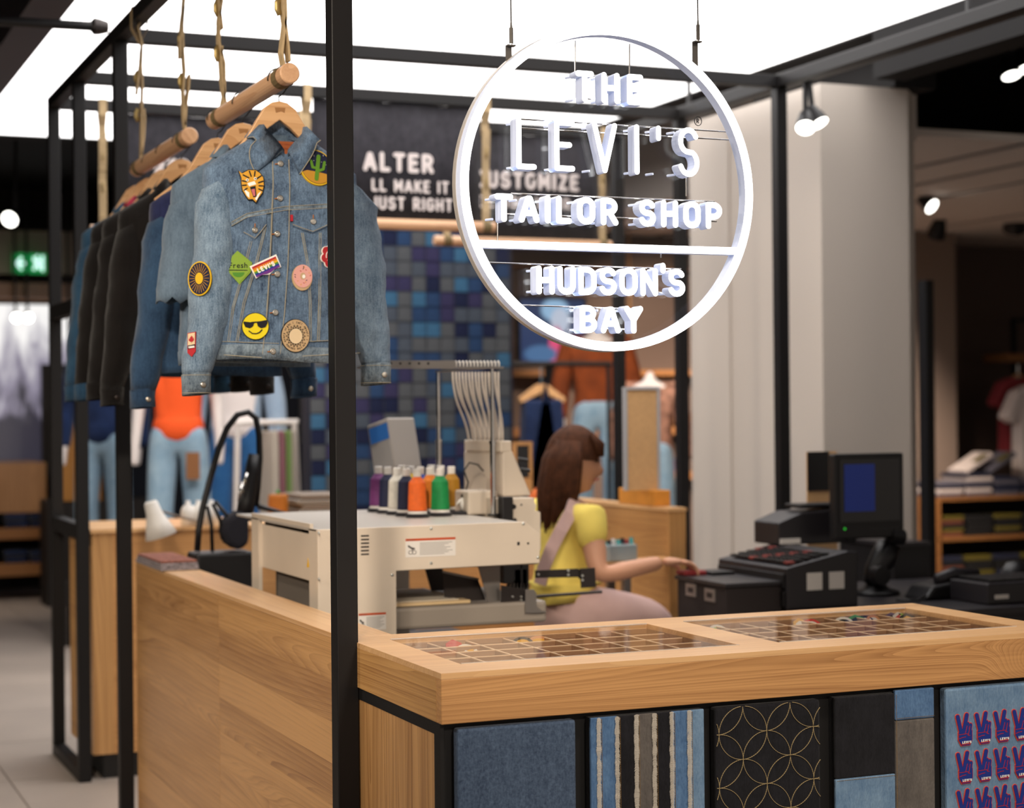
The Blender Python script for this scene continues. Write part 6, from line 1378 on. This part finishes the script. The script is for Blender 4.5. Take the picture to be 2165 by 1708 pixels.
screen('wall_screen', 'bright cyan video screen glowing behind the black post', 640, 725, 752, 930, 9.2, screen_mat('screen_cyan', '#3aa0dc', [(-.05, .1, .16, .14, '#9fdcf6'), (.05, -.12, .18, .1, '#1c78b8'), (.1, .2, .1, .05, '#e8f6ff')], 1.0))
screen('wall_screen', 'small pale blue tablet screen on a low stand', 655, 1005, 735, 1025, 7.0, screen_mat('screen_pale', '#6ec4ee', [], 1.0))
def stack(name, label, x0, x1, y0, y1, z0, n, mats, th=.028, cat='folded clothes', group=None):
    t = thing(name, label, cat, ((x0+x1)/2, (y0+y1)/2, z0), 0, group)
    for k in range(n): bm = B(); j = .006*((k*7) % 5-2); box(bm, (x0+j, x1+j), (y0, y1), (z0+k*th+.0005, z0+(k+1)*th-.001)); part('folded_item', bm, mats[k % len(mats)], t, bevel=.006)
    return t
# wooden tool caddy and folded stack on the kiosk far counter
q = P(588, 1055, Y=4.4); wc = thing('wood_pot', 'round orange wooden pot with green lid knob on the far counter', 'pot', (q.x, 4.4, 1.026)); bm = B(); lathe(bm, [(0, 0), (.042, 0), (.044, .02), (.044, .10), (.04, .11), (0, .112)], (q.x, 4.4, 1.0265), 24); part('pot', bm, mat('pot_orange_wood', '#b06a24', .5), wc); bm = B(); lathe(bm, [(0, 0), (.008, 0), (.01, .012), (0, .018)], (q.x, 4.4, 1.139), 12); part('knob', bm, mat('knob_green', '#3f8a3a', .5), wc)
q = P(655, 1060, Y=4.45); stack('folded_stack', 'stack of folded grey brown cloths on the far counter', q.x-.09, q.x+.12, 4.3, 4.6, 1.0265, 5, [mat('fold_taupe', '#7d7064', .9), mat('fold_grey', '#8d867e', .9)], .022)
# --- left far zone
YL = 12.6
def lbox(name, u0, v0, u1, v1, y, dep, m_, lab=None, cat=None, kind=None, t=None):
    a, b = P(u0, v0, Y=y), P(u1, v1, Y=y); bm = B(); box(bm, (a.x, b.x), (y, y+dep), (b.z, a.z)); o = obj(name, bm, m_) if t is None else part(name, bm, m_, t); return tag(o, lab, cat, None, kind) if t is None else o
lbox('wall_bulkhead', -260, 478, 700, 592, YL, .5, m_wallw, kind='structure'); lbox('trim_1', -260, 592, 700, 640, YL-.05, .5, wood('fascia_walnut', '#5c3a1c', '#8a5a2c', 'X'), kind='structure')
m_post, ntp, bp_ = nodes('backlit_poster'); N = ntp.nodes.new; L = ntp.links.new; tc = N('ShaderNodeTexCoord'); mp = N('ShaderNodeMapping'); mp.inputs['Scale'].default_value = (3, 3, 1); L(tc.outputs['Object'], mp.inputs[0]); n1 = N('ShaderNodeTexNoise'); n1.inputs['Scale'].default_value = 2.2; n1.inputs['Detail'].default_value = 6; n1.inputs['Distortion'].default_value = .6; L(mp.outputs[0], n1.inputs[0]); sx_ = N('ShaderNodeSeparateXYZ'); L(tc.outputs['Object'], sx_.inputs[0]); ma = N('ShaderNodeMath'); ma.operation = 'MULTIPLY_ADD'; ma.inputs[1].default_value = .6; ma.inputs[2].default_value = -.93; L(sx_.outputs['Z'], ma.inputs[0]); ad = N('ShaderNodeMath'); ad.operation = 'ADD'; L(n1.outputs['Fac'], ad.inputs[0]); L(ma.outputs[0], ad.inputs[1]); rp_ = N('ShaderNodeValToRGB'); L(ad.outputs[0], rp_.inputs[0])
rp_.color_ramp.elements[0].position = .46; rp_.color_ramp.elements[0].color = (*lin('#1c1c30'), 1); rp_.color_ramp.elements[1].position = .95; rp_.color_ramp.elements[1].color = (1, .98, .96, 1); e_ = rp_.color_ramp.elements.new(.62); e_.color = (*lin('#8a8498'), 1); L(rp_.outputs[0], bp_.inputs['Emission Color']); bp_.inputs['Emission Strength'].default_value = .85; bp_.inputs['Base Color'].default_value = (.1, .1, .1, 1)
a, b = P(-200, 640, Y=YL+.1), P(330, 985, Y=YL+.1); bp2 = thing('backlit_poster', 'tall backlit graphic of pale drips over indigo at far left', 'poster', ((a.x+b.x)/2, YL+.1, b.z)); bm = B(); box(bm, (a.x, b.x), (YL+.1, YL+.13), (b.z, a.z)); part('graphic', bm, m_post, bp2); lbox('frame', 88, 770, 205, 1000, YL-.4, .05, m_shelfd, t=bp2)
ex = thing('exit_sign', 'green glowing running man exit sign at far left', 'exit sign', (*P(62, 558, Y=YL-.2)[:2], P(62, 558, Y=YL-.2).z)); m_exg = mat('exit_green', '#0c7a3c', .5, emit=.55, ecol='#0e9a4c'); m_exw = mat('exit_white', '#dffaf2', .5, emit=1.2, ecol='#cdf6ee'); lbox('face', 28, 535, 98, 578, YL-.2, .05, m_exg, t=ex)
a = P(28, 578, Y=YL-.21); b = P(98, 535, Y=YL-.21); ux, uz = (b.x-a.x)/70, (b.z-a.z)/43
for pp in ([(8, 21), (26, 21)], [(8, 21), (17, 32)], [(8, 21), (17, 10)], [(44, 32), (50, 22)], [(50, 22), (44, 10)], [(50, 22), (56, 12)], [(44, 28), (58, 26)], [(50, 35), (51, 36)], [(62, 8), (62, 36)]):
    bm = B(); stroke(bm, [(a.x+u*ux, a.z+v*uz) for u, v in pp], .022, YL-.207, YL-.2005); part('pictogram', bm, m_exw, ex)
lbox('wall_left_display', -300, 985, 98, 1082, YL-.9, .8, wood('plinth_oak', '#7a5434', '#a87c52', 'Z'), kind='structure')
sh = thing('dark_shelf', 'dark shelf unit of folded jeans at far left', 'shelf', (P(0, 1200, Y=YL-1).x-1, YL-1, 0))
for v in (1128, 1205): lbox('shelf_board', -300, v, 112, v+9, YL-1, .6, m_shelf, t=sh)
lbox('back_panel', -300, 1084, 112, 1240, YL-.38, .03, m_shelfd, t=sh); lbox('upright', 98, 1084, 112, 1240, YL-1, .6, m_shelfd, t=sh)
for i, u in enumerate((-60, 10, 64)):
    for v, nm in ((1128, 'upper'), (1205, 'lower')):
        a, b = P(u, v, Y=YL-.95), P(u+46, v, Y=YL-.95); stack('jeans_stack', ['leftmost', 'middle', 'rightmost'][i]+' stack of dark jeans on the '+nm+' dark shelf', a.x, b.x, YL-.95, YL-.5, a.z, 5, [m_jd, mat('jeans_charcoal', '#26262c', .9)], .03)
# brown display panels seen between the frame posts
wp = thing('wood_display', 'brown wooden display wall between the far posts', 'display', (P(160, 800, Y=11).x, 11, 0)); lbox('panel', 126, 795, 215, 1060, 11, .1, wood('display_oak', '#7d5122', '#a9742f', 'Z'), t=wp); lbox('base', 100, 1060, 330, 1300, 11, .4, m_shelfd, t=wp)
bd_ = thing('wall_backdrop', 'dark wall behind the mannequins', 'wall', (2, 11.5, 0)); bd_['kind'] = 'structure'; del bd_['label']; del bd_['category']; lbox('panel', 215, 640, 760, 1250, 11.6, .1, mat('backdrop_blue_black', '#141823', .9), t=bd_)
# --- centre right zone behind the sign
bs = thing('back_shelves', 'dark shelving with oak boards behind the sign', 'shelf', (P(1200, 900, Y=10).x, 10, 0)); lbox('back_panel', 1060, 420, 1520, 1250, 10.4, .1, mat('backpanel_brown', '#2a1f1b', .8), t=bs)
for v, u0 in ((560, 1075), (782, 1075), (905, 1075), (1000, 1330), (880, 1380)): lbox('shelf_board', u0, v, 1500, v+12, 10, .4, m_shelf, t=bs)
for u in (1078, 1330): lbox('upright', u, 430, u+9, 1200, 9.98, .05, wood('upright_oak', '#8a6038', '#b88a58', 'Z'), t=bs)
for i, (u, v, mm) in enumerate(((1385, 880, [m_jd, m_redc]), (1420, 880, [m_jd]), (1385, 1000, [m_jd, m_jm]), (1425, 1000, [mat('fold_pink', '#8a4a5a', .9), m_jd]), (1350, 905, [m_jm])) ):
    a, b = P(u, v, Y=10.05), P(u+30, v, Y=10.05); stack('clothes_stack', ['dark and red', 'navy', 'dark and blue', 'pink and navy', 'blue'][i]+' folded clothes on the shelves left of the pillar', a.x, b.x, 10.05, 10.3, a.z, 4+i % 3, mm, .03)
gj = thing('hanging_jeans', 'dark blue jeans hanging on a wooden hanger behind the worker', 'garment', (P(1145, 830, Y=7.3).x, 7.3, 1.5)); q = P(1145, 812, Y=7.3); bm = B(); prism(bm, [(q.x-.16, q.z-.09), (q.x-.03, q.z), (q.x+.03, q.z), (q.x+.16, q.z-.09), (q.x+.15, q.z-.12), (q.x, q.z-.05), (q.x-.15, q.z-.12)], 7.28, 7.32); part('wood_hanger', bm, m_hang, gj)
bm = B(); prism(bm, [(q.x-.13, q.z-.10), (q.x+.13, q.z-.10), (q.x+.17, q.z-.85), (q.x+.02, q.z-.87), (q.x, q.z-.4), (q.x-.03, q.z-.87), (q.x-.17, q.z-.85)], 7.24, 7.36); part('cloth', bm, m_jd, gj, bevel=.03); bm = B(); tube(bm, [(q.x, 7.3, q.z), (q.x, 7.3, q.z+.12)], .005, 6); part('hook', bm, m_chrome, gj)
gr = thing('garment_rail', 'oak garment rail behind the worker', 'rail', (q.x, 7.3, 0)); bm = B(); cyl(bm, (q.x-.4, 7.3, q.z+.13), (q.x+.5, 7.3, q.z+.13), .018, seg=12); part('rail', bm, m_shelfd, gr)
for x in (q.x-.38, q.x+.48): bm = B(); cyl(bm, (x, 7.3, 0), (x, 7.3, q.z+.13), .015, seg=10); part('upright', bm, m_blk, gr)
ff = thing('picture_frame', 'small oak framed mirror standing behind the worker', 'frame', (P(1110, 980, Y=4.4).x, 4.4, 1.026)); lbox('pane', 1092, 940, 1120, 1010, 4.4, .012, mat('mirror_dark', '#3a3a3c', .1, metal=.8), t=ff)
for u0, v0, u1, v1 in ((1086, 934, 1126, 941), (1119, 941, 1126, 1010), (1086, 941, 1093, 1010)): lbox('frame_strip', u0, v0, u1, v1, 4.395, .02, MATS['upright_oak'], t=ff)
q = P(1145, 1025, Y=4.5); bm = B(); lathe(bm, [(0, 0), (.05, 0), (.07, .03), (.06, .07), (.03, .1), (0, .105)], (q.x, 4.5, 1.0265), 18); tag(obj('orange_pouch', bm, mat('pouch_orange', '#b8581c', .8, var=.2, vscale=12), smooth=True), 'rounded orange cloth pouch on the far counter behind the worker', 'pouch')
lbox('foot_strip', 1086, 1010, 1126, 1040, 4.40, .03, MATS['upright_oak'], t=ff)
# --- right zone: bulkhead ceiling, shelf of shirts, tees on a rail
YR = 8.5
cp = thing('ceiling_panels', 'x', 'x', (6, 7, 3)); cp['kind'] = 'structure'; del cp['label']; del cp['category']; cp.name = 'ceiling_lowered'
m_cp = mat('ceiling_panel_beige', '#d6ccc4', .8)
ZC = 2.95; xs_ = [P(2060, v, Z=ZC).x for v in (252, 328, 367, 405, 470)]+[11.3]
for a_, b_ in zip(xs_, xs_[1:]): pbox('panel', (a_+.05, b_-.05), (4.7, 10.19), (ZC, ZC+.04), m_cp, cp)
pbox('fascia', (xs_[0], xs_[0]+.049), (4.7, 10.19), (ZC-.03, 3.45), m_cp, cp)
for x in xs_[1:5]: pbox('track_slot', (x-.045, x+.045), (4.7, 10.19), (ZC+.01, ZC+.06), m_blk, cp)
tag(boxo('wall_rear_right', (4.0, 11.3), (10.2, 10.4), (0, 3.3), mat('taupe_wall', '#5a4a42', .8)), kind='structure')
a = P(1957, 800, Y=9.2); tag(boxo('wall_corner_right', (a.x-.1, P(2022, 800, Y=9.2).x), (9.2, 10.19), (0, 3.3), mat('taupe_wall_light', '#8a786c', .8)), kind='structure')
ss = thing('shirt_shelf', 'oak shelf unit stacked with folded shirts at right edge', 'shelf', (P(2000, 1100, Y=YR).x, YR, 0))
for v in (1052, 1137): 
    a = P(1985, v, Y=YR); bm = B(); box(bm, (a.x, a.x+2.2), (YR, YR+.5), (a.z-.03, a.z)); part('shelf_board', bm, m_shelf, ss)
a = P(1982, 1052, Y=YR); bm = B(); box(bm, (a.x-.02, a.x+.03), (YR, YR+.5), (0, a.z-.031)); part('upright', bm, m_shelf, ss); bm = B(); box(bm, (a.x, a.x+2.2), (YR+.51, YR+.53), (0, a.z)); part('back_panel', bm, m_shelfd, ss); z1137 = P(1985, 1137, Y=YR).z; bm = B(); box(bm, (a.x+.03, a.x+2.2), (YR, YR+.5), (.02, .06)); part('shelf_board', bm, m_shelf, ss)
sm = [mat('shirt_navy', '#1d2238', .9), mat('shirt_black', '#121214', .9), mat('shirt_white', '#c9bdb8', .9), mat('shirt_yellow', '#5c5216', .9), mat('shirt_rust', '#6a3a2c', .9), mat('shirt_grey', '#5c5a66', .9)]
for i in range(6):
    x = a.x+.05+i*.28
    stack('shirt_stack', ['first', 'second', 'third', 'fourth', 'fifth', 'sixth'][i]+' shirt stack from the left on top of the oak shelf', x, x+.24, YR+.05, YR+.4, a.z, 4+(i*2) % 3, [sm[5], sm[2] if i < 2 else sm[0], sm[0]], .03)
    stack('shirt_stack', ['first', 'second', 'third', 'fourth', 'fifth', 'sixth'][i]+' shirt stack from the left on the middle oak shelf', x, x+.24, YR+.05, YR+.4, z1137, 5, [sm[4] if i < 1 else sm[1], sm[1] if i % 2 else sm[3], sm[1]], .033)
    stack('shirt_stack', ['first', 'second', 'third', 'fourth', 'fifth', 'sixth'][i]+' shirt stack from the left on the bottom oak shelf', x, x+.24, YR+.05, YR+.4, .0605, 6, [sm[4] if i < 1 else sm[1], sm[1], sm[3] if i % 2 else sm[0]], .04)
for k, (u, col) in enumerate(((2060, sm[2]), (2110, sm[5]))):
    q = P(u, 1000, Y=YR+.2); x = q.x; tz2 = a.z+.26; mx = Matrix.Translation((x, YR+.25, tz2)) @ Matrix.Rotation(-.5, 4, 'Y'); t_ = thing('folded_shirt', ['pale folded shirt leaning on the top stacks', 'grey folded shirt leaning beside the pale one'][k], 'shirt', (x, YR+.25, tz2)); bm = B(); box(bm, (-.15, .15), (-.12, .12), (-.02, .02), mx); part('cloth', bm, col, t_, bevel=.01); bm = B(); box(bm, (-.02, .1), (-.125, -.05), (.021, .026), mx); part('yellow_print', bm, sm[3], t_)
rl = thing('tee_rail', 'black wall rail with oak shelf holding tee shirts at right edge', 'rail', (P(2150, 700, Y=9.6).x, 9.6, 0)); q = P(2142, 672, Y=9.6)
for x, z in (((q.x, q.x+.04), (q.z-.9, q.z)), ((q.x+.04, q.x+1.4), (q.z-.04, q.z))): bm = B(); box(bm, x, (9.6, 9.64), z); part('bar', bm, m_blk, rl)
q2_ = P(2110, 748, Y=9.5); bm = B(); box(bm, (q2_.x, q2_.x+1.6), (9.4, 9.7), (q2_.z-.07, q2_.z)); part('oak_shelf', bm, m_shelf, rl); bm = B(); cyl(bm, (q2_.x+.1, 9.3, P(2140, 790, Y=9.3).z), (q2_.x+1.5, 9.3, P(2140, 790, Y=9.3).z), .012); part('hang_bar', bm, m_blk, rl)
def tee(u, v, y, m_, label, s_=1.0):
    q = P(u, v, Y=y); t = thing('tee_shirt', label, 'shirt', (q.x, y, q.z)); o_ = [(-.07, 0), (-.2, -.05), (-.30, -.24), (-.22, -.29), (-.17, -.20), (-.18, -.68), (.18, -.68), (.17, -.20), (.22, -.29), (.30, -.24), (.2, -.05), (.07, 0), (0, -.03)]
    bm = B(); prism(bm, [(a_*s_, b_*s_) for a_, b_ in o_], -.07, .07, Matrix.Translation((q.x, y, q.z))); part('cloth', bm, m_, t, bevel=.03, bseg=3); bm = B(); tube(bm, [(q.x, y, q.z-.02), (q.x, y, q.z+.10)], .005, 6); part('hook', bm, m_chrome, t); bm = B(); prism(bm, [(-.08, -.01), (0, .03), (.08, -.01), (0, .0)], -.01, .01, Matrix.Translation((q.x, y, q.z))); part('hanger_bar', bm, m_hang, t)
tee(2152, 796, 9.15, m_redc, 'brick red tee shirt hanging at the right edge', .95); tee(2188, 812, 8.9, m_wt, 'white tee shirt hanging in front of the red one', 1.15)
pp_ = thing('black_upright', 'tall black upright standing right of the pillar', 'post', (P(1968, 900, Y=5.2).x, 5.2, 0)); xa_, xb_ = P(1961, 900, Y=5.2).x, P(1977, 900, Y=5.2).x; pbox('upright', (xa_, xb_), (5.2, 5.28), (.02, P(1968, 592, Y=5.2).z), m_blk, pp_); pbox('foot_plate', (xa_-.1, xb_+.1), (5.1, 5.38), (0, .02), m_blk, pp_)
lb2 = thing('low_cabinet', 'low black cabinet behind the monitor arm', 'cabinet', (3.1, 2.9, 0)); xa_, xb_ = P(1890, 1170, Y=2.85).x, P(1962, 1170, Y=2.85).x; zt3 = P(1930, 1146, Y=2.85).z; pbox('body', (xa_, xb_), (2.85, 3.25), (0, zt3-.015), m_blk, lb2); pbox('cabinet_top', (xa_-.01, xb_+.01), (2.84, 3.26), (zt3-.015, zt3), m_blk2, lb2)
# --- spotlights and reflections of spots seen in the picture: each a black can with a bright face
m_spot = mat('spot_face', '#ffffff', .4, emit=5, ecol=(1, .97, .88))
def spot(u, v, y, r_, aim, label, zc=3.45, on=True):
    q = P(u, v, Y=y); d = Vector(aim).normalized(); t = thing('track_spotlight', label, 'spotlight', q[:]); back = q-d*r_*2.2
    bm = B(); tube(bm, [q-d*.004, q-d*r_*.8, back], [r_*1.08, r_*1.0, r_*.62], 18); part('can', bm, m_blk, t, smooth=False)
    if on: bm = B(); tube(bm, [q-d*.003, q], [r_, r_*.97], 18); part('lens', bm, m_spot, t)
    bm = B(); cyl(bm, back+d*r_*.6, (back.x, back.y, zc), .012, seg=8); part('stem', bm, m_blk, t)
tk = thing('lighting_track', 'black lighting track running along the right kiosk beam', 'track', (2.95, 2, 2.92)); xk = P(1715, 250, Y=3.3).x; pbox('rail', (xk-.05, xk+.05), (-.6, 4.6), (2.92, 2.97), m_blk, tk)
for y_ in (.0, 2.2, 4.4): pbox('drop_rod', (xk-.008, xk+.008), (y_-.008, y_+.008), (2.97, 3.199), m_blk, tk)
spot(20, 464, 9.5, .055, (-.5, -.75, -.45), 'lit spotlight at the far left above the exit sign')
spot(1703, 271, 3.3, .041, (-.35, -.55, -.8), 'left spotlight of the pair beside the pillar', 2.92); spot(1733, 262, 3.36, .041, (.25, -.5, -.85), 'right spotlight of the pair beside the pillar', 2.92)
spot(2139, 161, 4.6, .05, (0, -.35, -.9), 'lit spotlight at the upper right corner'); spot(2170, 146, 4.65, .05, (.1, -.35, -.9), 'lit spotlight cut by the right picture edge')
spot(1971, 437, 7.0, .052, (.3, -.75, -.6), 'lit spotlight under the lowered ceiling by the pillar', 2.95)
spot(1388, 350, 8.6, .05, (-.2, -.75, -.6), 'left lit spotlight seen through the round sign'); spot(1414, 354, 8.7, .05, (.2, -.75, -.6), 'right lit spotlight seen through the round sign')
spot(1978, 500, 8.4, .07, (.1, .5, -.7), 'unlit black spotlight under the beige ceiling', 2.93, False); spot(2145, 485, 8.4, .09, (.3, .5, -.7), 'unlit black spotlight near the right edge', 2.93, False)
spot(35, 672, 12.3, .042, (0, -.9, -.3), 'left of two glowing discs standing for reflections before the backlit poster'); spot(60, 672, 12.3, .042, (0, -.9, -.3), 'right of two glowing discs standing for reflections before the backlit poster'); spot(149, 798, 11.6, .04, (0, -.9, -.3), 'small glowing disc standing for a reflection between the far posts', 3.45)  # reflections of spots, built here as added glowing cans
# light thrown by the sales-floor spotlights
for i, (l, tg, e, c_) in enumerate((((1.2, 5.4, 3.2), (1.0, 8.0, 1.2), 230, (1, .9, .8)), ((3.6, 6.0, 3.2), (3.6, 8.4, 1.2), 220, (1, .85, .7)), ((-.8, 9.0, 3.2), (-.6, 12, .8), 160, (1, .85, .7)), ((5.6, 6.6, 2.85), (6.2, 8.8, .3), 620, (1, .82, .66)), ((5.2, 8.2, 2.85), (5.9, 10.2, 1.2), 330, (1, .8, .62)), ((6.8, 8.0, 2.85), (6.8, 9.3, 1.3), 150, (1, .85, .72)))):
    lamp('sales_floor_lamp', 'SPOT', l, tg, e, c_, .08, 80, .7)
